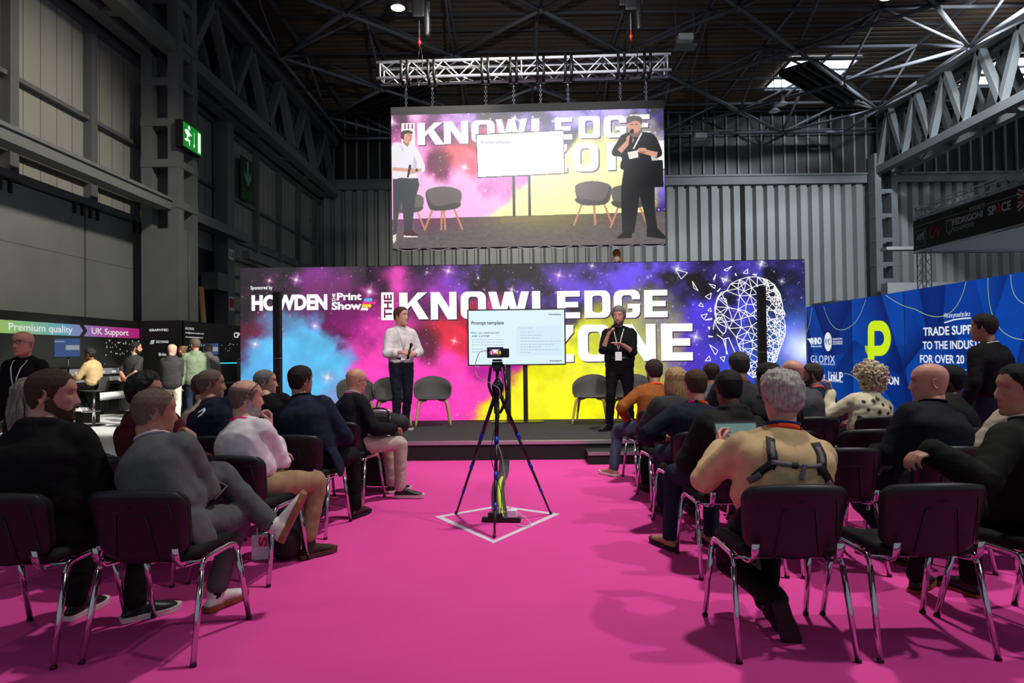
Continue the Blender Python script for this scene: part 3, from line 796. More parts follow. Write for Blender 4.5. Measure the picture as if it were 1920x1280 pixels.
bm = BM(); lines(bm, LL, [(PW(*pts[i]), PW(*pts[j])) for i, j in segs if (i, j) != (0, len(head_px) - 1)], .011, .006)
ear = [(1347, 597), (1357, 601), (1362, 612), (1360, 622), (1356, 626), (1350, 620), (1343, 610), (1340, 602), (1347, 597)]
lines(bm, LL, [(PW(*a), PW(*b)) for a, b in zip(ear, ear[1:])], .014, .007)
ear = [(1337, 618), (1340, 600), (1348, 594), (1356, 597)]; lines(bm, LL, [(PW(*a), PW(*b)) for a, b in zip(ear, ear[1:])], .014, .007)
lines(bm, LL, [(PW(*a), PW(*b)) for a, b in (((1344, 627), (1356, 636)), ((1356, 636), (1364, 664)), ((1366, 633), (1378, 660)), ((1356, 636), (1366, 633)), ((1362, 664), (1360, 636)))], .014, .007)
for tri in ([(1266, 505), (1289, 511), (1277, 523)], [(1298, 527), (1309, 545), (1301, 540)], [(1357, 506), (1372, 499), (1363, 508)], [(1393, 512), (1402, 504), (1401, 513)], [(1337, 524), (1342, 514), (1340, 523)], [(1353, 521), (1359, 524), (1356, 530)], [(1329, 532), (1341, 535), (1340, 541)], [(1322, 556), (1334, 549), (1331, 561)], [(1344, 546), (1351, 540), (1347, 546)], [(1310, 573), (1314, 567), (1319, 575)], [(1327, 582), (1332, 577), (1334, 584)], [(1314, 591), (1326, 588), (1320, 599)], [(1322, 600), (1335, 596), (1334, 599)], [(1327, 613), (1331, 613), (1330, 618)], [(1328, 629), (1337, 631), (1329, 632)], [(1330, 646), (1346, 657), (1341, 665)], [(1322, 676), (1330, 667), (1332, 676)], [(1350, 670), (1357, 678), (1359, 668)], [(1379, 512), (1381, 517), (1378, 515)], [(1412, 514), (1419, 514), (1417, 517)], [(1350, 558), (1361, 560), (1363, 569)]):
    lines(bm, LL, [(PW(*tri[i]), PW(*tri[(i + 1) % 3])) for i in range(3)], .011, .006)
obj('head_outline', bm, M_ledw, wall)
# ---- plush lion on top of the wall
pl = PY(1157, 489, 11.75); lion = thing('plush_toy', 'small brown plush lion in a white shirt sitting on top of the video wall', 'toy', (pl.x, 11.78, ltop + .01))
M_lion = mat('plush_tan', (.88, .64, .36), .95, bump=.4, bscale=300); M_mane = mat('plush_mane', (.62, .33, .14), .95, bump=.6, bscale=200)
b = BM(); ball(b, (0, 0, .06), .055, (1, .9, 1.1)); obj('torso', b, M_white, lion)
b = BM(); ball(b, (0, -.02, .155), .048); ball(b, (0, -.06, .145), .022); ball(b, (-.04, 0, .20), .016); ball(b, (.04, 0, .20), .016); obj('head', b, M_lion, lion)
b = BM()
for i in range(12): t_ = 2 * math.pi * i / 12; ball(b, (.05 * math.cos(t_), .012, .16 + .052 * math.sin(t_)), .022, seg=8, rings=6)
obj('mane', b, M_mane, lion)
for s in (-1, 1):
    b = BM(); tube(b, [(s * .03, 0, .03), (s * .05, -.06, .018), (s * .055, -.09, .022)], [.022, .02, .026], 8); obj('leg', b, M_lion, lion)
    b = BM(); tube(b, [(s * .045, 0, .10), (s * .075, -.02, .075), (s * .085, -.04, .05)], [.016, .016, .018], 8); obj('arm', b, M_lion, lion)
b = BM()
for s in (-1, 1): ball(b, (s * .016, -.064, .165), .006, seg=8, rings=6)
ball(b, (0, -.082, .148), .007, seg=8, rings=6); obj('face_buttons', b, M_blk2, lion)

# ---- stage deck
SZ = 0.25; SY0, SY1 = 8.88, 11.73
st = thing('stage', 'low black stage with grey carpet top and metal front edge', 'stage', (0, SY0, 0), -ya)
b = BM(); box2(b, (-4.6, 0.02, 0.001), (4.6, SY1 - SY0, SZ - .035)); obj('skirt', b, mat('stage_skirt', (.055, .05, .052), .8), st)
b = BM(); box2(b, (-4.62, .0, SZ - .04), (4.62, SY1 - SY0, SZ)); obj('deck_carpet', b, mat('stage_carpet', (.265, .26, .265), .95, var=.10, vscale=30, bump=.3, bscale=300, spec=.05), st)
b = BM(); box2(b, (-4.63, -.02, SZ - .045), (4.63, .025, SZ + .004), bevel=.004); obj('edge_trim', b, mat('edge_aluminium', (.72, .72, .72), .35, .9), st)
a = PZ(1101, 866, 0.0); c = PZ(1101, 845, .15)
t = thing('stage_step', 'low black step box with metal nosing at the right end of the stage front', 'step', (a.x + .7, 8.66, 0))
b = BM(); box2(b, (-.7, -.2, .001), (.7, .2, .13)); obj('riser', b, M_blk2, t)
b = BM(); box2(b, (-.71, -.21, .13), (.71, .2, .15)); obj('tread', b, mat('step_tread', (.10, .10, .10), .8), t)
b = BM(); box2(b, (-.71, -.225, .115), (.71, -.195, .153)); obj('nosing', b, mat('edge_aluminium'), t)

# ---- display on its stand
TVY = 11.25
TVP = Plane(PY(876, 640, TVY), (1, -.012, 0)); TVP.o.z = 0
ta0, tbt = TVP.hit(876, 581); ta1, tbt2 = TVP.hit(1060, 577); _, tbb = TVP.hit(877, 687); _, tbb2 = TVP.hit(1061, 683)
tt, tb = (tbt + tbt2) / 2, (tbb + tbb2) / 2
tv = thing('presentation_display', 'large flat display on a black two pole stand showing a Prompt template slide', 'display', (TVP.o.x + (ta0 + ta1) / 2, TVY, SZ)); o = V(tv.location)
TL = Plane(TVP.o - o, TVP.u); TL.hit = TVP.hit
b = BM(); prism(b, TL, [(ta0, tb), (ta1, tb), (ta1, tt), (ta0, tt)], 0, .06); obj('bezel', b, M_black, tv)
b = BM(); prism(b, TL, [(ta0 + .022, tb + .022), (ta1 - .022, tb + .022), (ta1 - .022, tt - .022), (ta0 + .022, tt - .022)], .003, 0); obj('screen', b, mat('slide_white', (.86, .95, .99), .4, emit=1.0), tv)
b = BM()
for s, x0, y0, x1, y1, bo in (('Prompt template', 884, 602, 945, 611, .02), ('First, you construct and', 884, 622, 936, 627, .012), ('enter a prompt', 885, 628, 918, 633, .012), ('brandnation', 1029, 587, 1053, 591, .02), ('brandnation', 1031, 674, 1053, 678, .02)):
    text_px(b, TL, s, x0, y0, x1, y1, off=.006, bold=bo)
obj('lettering', b, mat('slide_ink', (.10, .11, .18), .5, emit=1), tv)
b = BM()
text_px(b, TL, 'Prompt Template', 972, 613, 999, 617, off=.006, bold=.008)
rs = np.random.RandomState(2)
for k, (x0, y) in enumerate([(885, 637), (885, 642), (885, 647), (885, 655), (885, 660), (976, 623), (976, 629), (976, 634), (976, 640), (976, 646), (976, 651), (976, 656), (976, 661)]):
    L_ = (60 if k < 5 else (25, 42, 36, 76, 64, 40, 72, 18)[k - 5]); x = x0
    while x < x0 + L_:
        w = rs.uniform(2, 6); q = [TL.hit(x, y), TL.hit(min(x + w, x0 + L_), y)]; dz = .012
        prism(b, TL, [q[0], q[1], (q[1][0], q[1][1] + dz), (q[0][0], q[0][1] + dz)], .006, 0); x += w + 1.4
obj('small_lettering', b, mat('slide_grey', (.66, .72, .80), .5, emit=1), tv)
b = BM(); q = [TL.hit(968, 611), TL.hit(1054, 665)]; prism(b, TL, [(q[0][0], q[1][1]), q[1], (q[1][0], q[0][1]), q[0]], .0045, 0); obj('text_box', b, mat('slide_panel', (.82, .92, .97), .5, emit=1), tv)
for px in (953, 985):
    x = TL.hit(px, 700)[0]; p0 = TL.pt(x, SZ, -.09) ; b = BM(); box(b, (p0.x, p0.y, (tt - .2 - SZ) / 2), (.075, .05, tt - .2 - SZ)); obj('stand_pole', b, M_black, tv)
b = BM(); xc = (TL.hit(953, 700)[0] + TL.hit(985, 700)[0]) / 2; pc = TL.pt(xc, SZ, 0)
pr = rrect(-.44, -.20, .44, .20, .18, 8); f0 = [b.verts.new((pc.x + x, y + .05, .002)) for x, y in pr]; f1 = [b.verts.new((pc.x + x, y + .05, .016)) for x, y in pr]
b.faces.new(f0[::-1]); b.faces.new(f1)
for i in range(len(pr)): b.faces.new((f0[i], f0[(i + 1) % len(pr)], f1[(i + 1) % len(pr)], f1[i]))
obj('base_plate', b, mat('stand_base', (.13, .13, .13), .4), tv)
b = BM(); box(b, (pc.x, .05, tt - SZ - .5), (.5, .06, .45)); obj('mount', b, M_black, tv)

# ---- shell chairs on the stage
M_shell = mat('grey_shell', (.33, .325, .315), .75, var=.05, vscale=40)
M_oak = mat('oak_leg', (.80, .66, .48), .5, var=.12, vscale=25, stretch=(6, 6, 1))
def shell_chair():
    t = thing('shell_chair', 'x', 'chair', (0, 0, 0), 0, 'grey tub chairs on the stage')
    # shell: angle round the seat, rim height varies; seat pan at 0.43
    n = 40; rows = []
    rim = lambda th: .64 + .14 * (.5 - .5 * math.cos(th)) ** 1.3 if True else 0
    b = BM(); lv = []
    for k in range(9):
        f = k / 8; ring = []
        for i in range(n):
            th = 2 * math.pi * i / n          # 0 = front (towards -Y)
            back = .5 - .5 * math.cos(th)
            rimz = .435 + .345 * (max(0, back - .22) / .78) ** .72
            rx, ry = .30, .27
            if f < .45:
                g = f / .45; rr = g * .82; z = .43 + .012 * g
            else:
                g = (f - .45) / .55; rr = .82 + .18 * math.sin(g * math.pi / 2); z = .442 + (rimz - .442) * (1 - math.cos(g * math.pi / 2)) if rimz > .45 else .442 + (rimz - .442) * g
            x = math.sin(th) * rx * rr; y = -math.cos(th) * ry * rr
            y += max(0, z - .45) * .16 * back
            ring.append(b.verts.new((x, y, z)))
        lv.append(ring)
    for A, B in zip(lv[1:], lv[2:]):
        for i in range(n): b.faces.new((A[i], A[(i + 1) % n], B[(i + 1) % n], B[i]))
    b.faces.new(lv[1][::-1])
    bmesh.ops.delete(b, geom=lv[0], context='VERTS')
    bmesh.ops.recalc_face_normals(b, faces=b.faces[:])
    me = bpy.data.meshes.new('shell'); b.to_mesh(me); b.free()
    for p in me.polygons: p.use_smooth = True
    o = link('shell', me, M_shell, t)
    so = o.modifiers.new('s', 'SOLIDIFY'); so.thickness = .016; so.offset = 0
    for sx, sy in ((-1, -1), (1, -1), (1, 1), (-1, 1)):
        b = BM(); tube(b, [(sx * .10, sy * .08, .415), (sx * .19, sy * .15, .395), (sx * .225, sy * .18, .33), (sx * .275, sy * .235, .004)], [(.022, .015), (.025, .017), (.026, .018), (.018, .015)], 8, 4, cap=False); obj('leg', b, M_oak, t)
    b = BM(); box(b, (0, 0, .418), (.24, .20, .014)); obj('mount_plate', b, M_black, t)
    return t
sc0 = shell_chair()
for i, (px, py, y, rz, lb) in enumerate(((811, 796, 10.95, 8, 'grey tub chair with wooden legs right of the presenter in the white shirt'), (735, 798, 10.85, 14, 'grey tub chair partly behind the presenter in the white shirt'), (668, 800, 10.75, 20, 'leftmost grey tub chair on stage behind the bald man in the black suit'),
                                        (1108, 797, 10.9, -14, 'grey tub chair with wooden legs left of the presenter in black'), (1182, 797, 10.75, -22, 'grey tub chair partly behind the presenter in black'))):
    c = sc0 if i == 0 else copy_tree(sc0)
    p = PY(px, 700, y); c.location = (p.x, y, SZ); c.rotation_euler = (0, 0, R(rz)); c['label'] = lb

# ---- column loudspeakers either side
for px, top, lb in ((520, 547, 'slim black column loudspeaker standing left of the stage'), (1427, 537, 'slim black column loudspeaker standing right of the stage')):
    y = 8.4; p = PY(px, top, y); t = thing('column_speaker', lb, 'loudspeaker', (p.x, y, 0))
    b = BM(); box2(b, (-.18, -.2, .0), (.18, .22, .52), bevel=.015); obj('bass_box', b, M_black, t)
    b = BM(); box2(b, (-.042, -.05, .52), (.042, .05, 1.36), bevel=.006); obj('lower_column', b, M_blk2, t)
    b = BM(); box2(b, (-.042, -.05, 1.365), (.042, .05, p.z), bevel=.006); obj('upper_column', b, M_blk2, t)
    b = BM(); box2(b, (-.043, -.051, 1.357), (.043, .051, 1.366)); obj('joint_band', b, M_grey, t)

# ---- hanging screen with the camera picture
yh = R(2.0)
HS = Plane(PY(733, 330, 11.45), (math.cos(yh), -math.sin(yh), 0)); HS.o.z = 0
ha0, hbt = HS.hit(733.5, 214); ha1, hbt2 = HS.hit(1244, 205); _, hbb = HS.hit(735, 466); _, hbb2 = HS.hit(1247, 457)
hbt = (hbt + hbt2) / 2; hbb = (hbb + hbb2) / 2
hs = thing('hanging_screen', 'LED screen hung from the truss showing the stage presenters live', 'screen', HS.pt((ha0 + ha1) / 2, hbb)); o = V(hs.location)
HL = Plane(HS.o - o, HS.u); HL.hit = HS.hit
b = BM(); prism(b, HL, [(ha0 - .01, hbb - .01), (ha1 + .01, hbb - .01), (ha1 + .01, hbt + .14), (ha0 - .01, hbt + .14)], -.01, .12); obj('cabinet', b, M_blk2, hs)
NWh, NHh = 700, 345
X_, Y_ = np.meshgrid(np.linspace(733.5, 1247, NWh), np.linspace(209.5, 461.5, NHh))
Yk = Y_ + (X_ - 990) * -.012
# the camera sees the wall magnified: its picture maps onto photograph positions
s_ = 1.30
gx = 749 + (X_ - 779) / s_ * 1.0 * 1.0
gx = 749 + (X_ - 779) * (1250 - 749) / (1219 - 779); gy = 548 + (Y_ + (X_ - 779) * .0 - 225) * 1.16
pic = nebula(np.clip(gx, 450, 1508), np.clip(gy, 486, 800))
l_ = pic.mean(-1); m_ = (.58 * np.clip((l_ - .28) / .36, 0, 1))[..., None]; pic = np.clip(pic * (1 - m_) + m_ + .05, 0, 1)
def paint(P_, col, a=1.0, rnd=False):
    if rnd: P_ = [tuple(q) for q in catmull([P_[-1]] + list(P_) + [P_[0], P_[1]], 5)[5:-5]]
    m_ = poly_mask(X_, Y_, P_)[..., None] * a; pic[:] = pic * (1 - m_) + np.array(col) * m_
def pline(x0, y0, x1, y1, w0, w1, col):
    t_ = math.atan2(y1 - y0, x1 - x0); nx, ny = -math.sin(t_), math.cos(t_)
    paint([(x0 + nx * w0, y0 + ny * w0), (x0 - nx * w0, y0 - ny * w0), (x1 - nx * w1, y1 - ny * w1), (x1 + nx * w1, y1 + ny * w1)], col)
def pell(cx, cy, rx, ry, col, a=1.0, n=28): paint([(cx + rx * math.cos(2 * math.pi * i / n), cy + ry * math.sin(2 * math.pi * i / n)) for i in range(n)], col, a)
def pword(chars, col=(1, 1, 1)):
    for ch, x0, x1, yt, yb in chars:
        fx = lambda u, v: (x0 + (x1 - x0) * u, yb + (yt - yb) * v)
        if ch in 'OD':
            m1 = poly_mask(X_, Y_, [fx(*p) for p in rrect(0, 0, 1, 1, .26 if ch == 'O' else .12)]) & ~poly_mask(X_, Y_, [fx(*p) for p in rrect(.31, .19, .69, .81, .11)])
            pic[m1] = col
        else:
            for P_ in letter(ch, 1): paint([fx(*p) for p in P_], col)
k1 = [('K', 783, 832, 225, 267), ('N', 834, 880, 224, 266), ('O', 886, 930, 223, 265), ('W', 932, 992, 222, 264), ('L', 1000, 1040, 222, 264), ('E', 1044, 1076, 222, 263), ('D', 1088, 1128, 221, 262), ('G', 1135, 1178, 221, 262), ('E', 1184, 1221, 220, 261)]
k2 = [('Z', 1015, 1066, 272, 325), ('O', 1076, 1125, 271, 324), ('N', 1140, 1200, 271, 323), ('E', 1236, 1290, 270, 322)]
pword([(c, x0 + 2, x1 + 2, a + 2, b_ + 2) for c, x0, x1, a, b_ in k1 + k2], (.35, .15, .45)); pword(k1 + k2)
paint([(753, 267), (778, 267), (778, 225), (753, 225)], (1, 1, 1))
for q in (0, 1, 2): paint([(758 + q * 7, 236), (761 + q * 7, 236), (761 + q * 7, 227), (758 + q * 7, 227)], (.45, .15, .4))
# stage floor of the picture
fl = poly_mask(X_, Y_, [(733, 406), (1250, 402), (1250, 470), (733, 470)])
nf = fbm(X_ / 7, Y_ / 3, 31)
cf = np.array((.40, .36, .37))[None, None] * (0.86 + .3 * nf[..., None])
g_ = np.exp(-((X_ - 770) / 120) ** 2 - ((Y_ - 405) / 22) ** 2)[..., None]; cf = cf * (1 - g_ * .6) + np.array((.52, .22, .42)) * g_ * .6
g_ = np.exp(-((X_ - 1020) / 110) ** 2 - ((Y_ - 405) / 26) ** 2)[..., None]; cf = cf * (1 - g_ * .7) + np.array((.50, .46, .12)) * g_ * .7
pic[fl] = cf[fl]
def pchair(cx, top, h, flip):
    w = h * .42; sx = -1 if flip else 1
    for dx, d2 in ((-.75, -1.05), (.75, 1.05), (.05, .10), (-.1 * sx, -.12 * sx)):
        pline(cx + w * dx * .8, top + h * .53, cx + w * d2, top + h, h * .022, h * .02, (.82, .55, .42))
    paint([(cx - w * .96, top + h * .12), (cx - w * .6, top + h * .03), (cx, top), (cx + w * .6, top + h * .04), (cx + w, top + h * .14), (cx + w * .97, top + h * .36), (cx + w * .7, top + h * .52), (cx - w * .55, top + h * .55), (cx - w * .86, top + h * .40)], (.43, .40, .39), 1, True)
    paint([(cx - w * .96 * sx, top + h * .12), (cx - w * .5 * sx, top + h * .44), (cx + w * .9 * sx, top + h * .38), (cx + w * .7 * sx, top + h * .52), (cx - w * .55 * sx, top + h * .55), (cx - w * .86 * sx, top + h * .40)], (.33, .31, .30), 1, True)
pchair(765, 357, 68, False); pchair(831, 346, 82, False); pchair(1113, 342, 82, True); pchair(1180, 350, 80, True)
for x in (965, 994): paint([(x - 2.5, 330), (x + 2.5, 330), (x + 2.5, 413), (x - 2.5, 413)], (.16, .16, .16))
paint([(937, 412), (948, 406), (1012, 405), (1025, 411), (1018, 415), (942, 417)], (.50, .44, .25))
paint([(894, 249), (1060, 245), (1062, 328), (897, 332)], (.12, .12, .14)); paint([(896, 251), (1059, 247), (1060, 326), (898, 330)], (.99, .99, 1.0))
for x0, y, L_ in ():
    for i in range(int(L_ / 4)): paint([(x0 + i * 4, y - 3 - i * .05), (x0 + i * 4 + 2.6, y - 3 - i * .05), (x0 + i * 4 + 2.6, y), (x0 + i * 4, y)], (.42, .44, .52))
for x0, y, L_ in ((903, 282, 48), (903, 287, 30), (978, 274, 26), (978, 288, 34), (978, 300, 24)): paint([(x0, y), (x0 + L_, y - .6), (x0 + L_, y + 1), (x0, y + 1.5)], (.88, .90, .94))
SK, SKd = (.86, .62, .53), (.70, .45, .37)
# presenter in white, in the picture
paint([(735, 330), (752, 326), (783, 328), (786, 343), (778, 368), (775, 392), (771, 428), (757, 430), (754, 395), (752, 372), (745, 400), (742, 432), (735, 436)], (.24, .25, .28))
paint([(734, 445), (735, 436), (741, 434), (740, 446), (736, 452)], (.9, .86, .84)); paint([(755, 430), (772, 428), (782, 436), (782, 440), (755, 438)], (.35, .2, .2)); paint([(755, 437), (782, 439), (782, 441), (755, 440)], (.95, .9, .9))
paint([(734, 267), (754, 262), (776, 266), (788, 284), (797, 308), (794, 318), (781, 320), (783, 329), (752, 328), (735, 325)], (.93, .91, .94), 1, True)
paint([(776, 285), (782, 300), (781, 320), (774, 316)], (.80, .76, .82)); paint([(748, 264), (758, 275), (754, 280)], (.84, .82, .86))
pline(735, 311, 768, 314, 3.4, 3.0, SK); pline(790, 314, 766, 319, 3.0, 3.4, SK); pell(769, 314, 7, 5, SK); pell(781, 314, 2.5, 3, (.12, .12, .13))
pline(769, 304, 764, 328, 2.6, 1.8, (.13, .13, .14))
paint([(756, 262), (757, 252), (768, 254), (768, 264), (764, 270)], SKd); pell(764, 251, 9.5, 12.5, SK); paint([(752, 254), (751, 244), (756, 239), (766, 238), (774, 241), (774, 246), (766, 244), (758, 246), (757, 256)], (.22, .15, .12)); pell(770, 252, 1.3, 2.4, SKd)
paint([(765, 256.5), (771, 255.5), (770, 258), (766, 258.5)], (.80, .4, .38)); paint([(766, 247.6), (771, 247), (771, 248.4), (766, 249)], (.3, .2, .18))
# presenter in black, in the picture
BK = (.10, .10, .11)
paint([(1171, 325), (1172, 318), (1222, 318), (1228, 345), (1228, 398), (1232, 432), (1213, 432), (1207, 400), (1200, 372), (1196, 400), (1189, 440), (1167, 440), (1166, 400), (1166, 355)], (.115, .115, .12))
paint([(1155, 450), (1168, 438), (1186, 438), (1184, 450)], (.07, .07, .07)); paint([(1212, 432), (1230, 430), (1247, 448), (1246, 453), (1212, 448)], (.07, .07, .07))
paint([(1168, 258), (1185, 252), (1205, 252), (1228, 258), (1240, 280), (1243, 296), (1232, 302), (1222, 296), (1222, 322), (1168, 322), (1168, 300), (1152, 296), (1150, 286), (1160, 270)], BK, 1, True)
pline(1164, 288, 1183, 268, 5, 4, SK); pline(1234, 296, 1208, 289, 5, 4, SK); pell(1184, 266, 7, 8, SK); pell(1206, 287, 9, 5, SK); paint([(1200, 288), (1216, 290), (1208, 294)], SKd)
pline(1188, 256, 1183, 279, 4, 2.6, (.09, .09, .09)); pline(1206, 254, 1190, 284, 1.4, 1.2, (.95, .95, .95)); paint([(1179, 290), (1198, 287), (1199, 300), (1182, 303)], (.95, .92, .90))
paint([(1186, 250), (1200, 250), (1203, 258), (1192, 260)], SKd); pell(1193, 238, 13, 16, SK); paint([(1181, 242), (1184, 254), (1192, 257), (1201, 254), (1206, 242), (1206, 252), (1199, 262), (1188, 262), (1182, 254)], (.50, .40, .38))
paint([(1178, 232), (1179, 226), (1188, 222), (1200, 223), (1207, 228), (1206, 240), (1202, 234), (1192, 232), (1181, 236)], (.38, .36, .35), 1, True)
for x in (1187, 1196): paint([(x - 2, 238), (x + 3, 237.4), (x + 3, 239.2), (x - 2, 239.6)], (.25, .16, .14))
pell(1188, 251, 3.6, 4.6, (.08, .08, .08))
paint([(1194, 307), (1244, 306), (1245, 356), (1195, 357)], (.085, .09, .09))   # dead panel
picture_mesh('screen_picture', HL, ha0, hbb, ha1, hbt, pic, 0.0, M_pic, hs)
b = BM()
for s_x, x0, y0, x1, y1 in (('Prompt template', 903, 264, 957, 272), ('brandnation', 1033, 251, 1053, 255), ('brandnation', 1034, 319, 1053, 323)): text_px(b, HL, s_x, x0, y0, x1, y1, off=.004, bold=.01)
obj('lettering', b, mat('feed_ink', (.45, .46, .54), .5, emit=1), hs)
b = BM()
for i in range(9):
    x0 = ha0 + (ha1 - ha0) * (i + .15) / 9; wire(b, [HL.pt(x0 + .2 * k, hbb - .012 - .03 * math.sin(k * math.pi / 2), .02) for k in range(3)], .004)
obj('data_cable', b, M_white, hs)

# ---- box truss that carries it
ty0 = 11.45
TR = Plane(PY(706, 130, ty0), (math.cos(yh), -math.sin(yh), 0)); TR.o.z = 0
r0, zt_ = TR.hit(706, 117); r1, zt2 = TR.hit(1258, 101); _, zb_ = TR.hit(712, 146); _, zb2 = TR.hit(1258, 131)
zt_ = (zt_ + zt2) / 2; zb_ = (zb_ + zb2) / 2
tr = thing('box_truss', 'silver square box truss hanging above the LED screen', 'truss', TR.pt((r0 + r1) / 2, zb_)); o = V(tr.location)
TQ = Plane(TR.o - o, TR.u)
D_ = .29
for z in (zb_, zt_):
    for d in (0, -D_):
        b = BM(); rod(b, TQ.pt(r0, z, d), TQ.pt(r1, z, d), .025, 10); obj('main_tube', b, M_alu, tr)
b = BM(); nb = 18
for i in range(nb):
    u0 = r0 + .06 + (r1 - r0 - .12) * i / nb; u1 = r0 + .06 + (r1 - r0 - .12) * (i + 1) / nb
    e = i % 2
    for d in (0, -D_): rod(b, TQ.pt(u0, zb_ if e else zt_, d), TQ.pt(u1, zt_ if e else zb_, d), .011, 6)
    for z in (zb_, zt_): rod(b, TQ.pt(u0, z, 0 if e else -D_), TQ.pt(u1, z, -D_ if e else 0), .011, 6)
for u in (r0 + .06, (r0 + r1) / 2 - .02, r1 - .06):
    for a_, c_ in (((zb_, 0), (zt_, 0)), ((zb_, -D_), (zt_, -D_)), ((zb_, 0), (zb_, -D_)), ((zt_, 0), (zt_, -D_))): rod(b, TQ.pt(u, a_[0], a_[1]), TQ.pt(u, c_[0], c_[1]), .012, 6)
obj('bracing', b, M_alu, tr)
# hoists, slings and chains
M_red = mat('hook_red', (.75, .15, .15), .5)
for px, lb, up in ((784, 'black chain hoist lifting the left end of the truss', (775, 12)), (1186, 'black chain hoist lifting the right end of the truss', (1186, 30))):
    u, _ = TR.hit(px, 110); base = TR.pt(u, zt_ + .05, -D_ / 2)
    t = thing('chain_hoist', lb, 'hoist', base)
    b = BM()
    for s in (-1, 1):
        ribbon(b, [(0, 0, .28), (s * .03, -s * .06, .16), (s * .06, -s * D_ * .52, .03), (s * .06, -s * D_ * .55, -.33), (s * .03, -s * .05, -.36)], (1, .2, 0), .05, .012)
    obj('sling', b, M_black, t)
    b = BM(); ball(b, (0, 0, .33), .032); rod(b, (0, 0, .26), (0, 0, .42), .015); obj('hook', b, M_red, t)
    b = BM(); rod(b, (0, 0, .4), (0, 0, .75), .012, 6); rod(b, (.04, 0, 1.1), (.04, 0, 8.0), .012, 6); rod(b, (-.05, 0, 1.1), (-.05, 0, 8.0), .008, 6); obj('chain', b, M_dkst, t)
    b = BM(); box2(b, (-.11, -.12, .72), (.11, .12, 1.12), bevel=.04); box2(b, (-.20, -.08, .82), (.20, .08, 1.02), bevel=.03); obj('motor', b, M_black, t)
    b = BM(); tube(b, [(.12, -.03, .95), (.125, -.03, .72), (.13, -.03, .46)], [.06, .075, .06], 12); obj('chain_bag', b, M_black, t)
for i, px in enumerate((758, 808, 909, 962, 1013, 1065, 1164, 1213)):
    u, _ = TR.hit(px, 130); base = TR.pt(u, zb_ - .03, -D_ / 2)
    t = thing('truss_sling', ('%s hoist sling loop and chain holding up the hanging screen' if False else 'black sling and chain from truss to hanging screen, %s from the left') % ('first', 'second', 'third', 'fourth', 'fifth', 'sixth', 'seventh', 'eighth')[i], 'sling', base, 0, 'slings that hold the hanging screen')
    b = BM()
    for s in (-.05, .05):
        ribbon(b, [(s, .02, -.04), (s, -D_ * .60, .0), (s, -D_ * .60, zt_ - zb_ + .05), (s * .8, 0, zt_ - zb_ + .08), (s, D_ * .55, zt_ - zb_ + .03), (s, D_ * .55, .0), (s, .02, -.06)], [V((0, 0, -1)), V((0, -1, -.5)), V((0, -1, .5)), V((0, 0, 1)), V((0, 1, .5)), V((0, 1, -.5)), V((0, 0, -1))], .045, .01)
    obj('strap', b, M_black, t)
    b = BM(); ball(b, (0, 0, -.12), .028, seg=8, rings=6); rod(b, (0, 0, -.03), (0, 0, -.16), .012); obj('shackle', b, M_chrome, t)
    low = hbt + .16 - base.z
    b = BM(); nl = 8
    for k in range(nl):
        za = -.14 + (low + .14) * k / nl; zc = -.14 + (low + .14) * (k + 1) / nl
        w_ = .016
        if k % 2: bar(b, (-w_, 0, za), (-w_, 0, zc), .010); bar(b, (w_, 0, za), (w_, 0, zc), .010)
        else: bar(b, (0, -w_, za), (0, -w_, zc), .010); bar(b, (0, w_, za), (0, w_, zc), .010)
    bmesh.ops.create_circle(b, radius=.03, segments=10, matrix=Matrix.Translation((0, 0, low)) @ Matrix.Rotation(R(90), 4, 'X'))
    ball(b, (0, 0, low), .035, (1, .35, 1), 8, 6); obj('chain', b, M_chrome, t)
# ================================================================== PEOPLE: builder
def skin_m(k): return mat('skin_' + k, {'fair': (.80, .60, .52), 'tan': (.68, .49, .40), 'pink': (.80, .57, .49), 'brown': (.42, .26, .18), 'dark': (.30, .19, .14)}[k], .5, var=.07, vscale=30, spec=.35, bump=.05, bscale=250)
HAIRC = {'brown': (.29, .21, .15), 'dark': (.17, .13, .105), 'black': (.095, .08, .075), 'grey': (.50, .48, .45), 'silver': (.66, .64, .61), 'sandy': (.45, .33, .22), 'blond': (.62, .50, .34), 'greybrown': (.34, .29, .25), 'curlyblond': (.84, .77, .64), 'buzzgrey': (.45, .38, .33), 'darkgrey': (.25, .225, .205)}
def hair_m(k, fine=False):
    if fine: return mat('cropped_hair_' + k, HAIRC[k], .65, var=.30, vscale=110, stretch=(1.5, 1.5, .5), bump=.6, bscale=300, spec=.25)
    return mat('hair_' + k, HAIRC[k], .55, var=.35, vscale=60, stretch=(1.6, 1.6, .35), bump=.6, bscale=180, spec=.35)
M_eyew = mat('eye_white', (.85, .83, .80), .3); M_eyed = mat('eye_dark', (.08, .06, .05), .2); M_lip = mat('lip', (.62, .34, .30), .5)

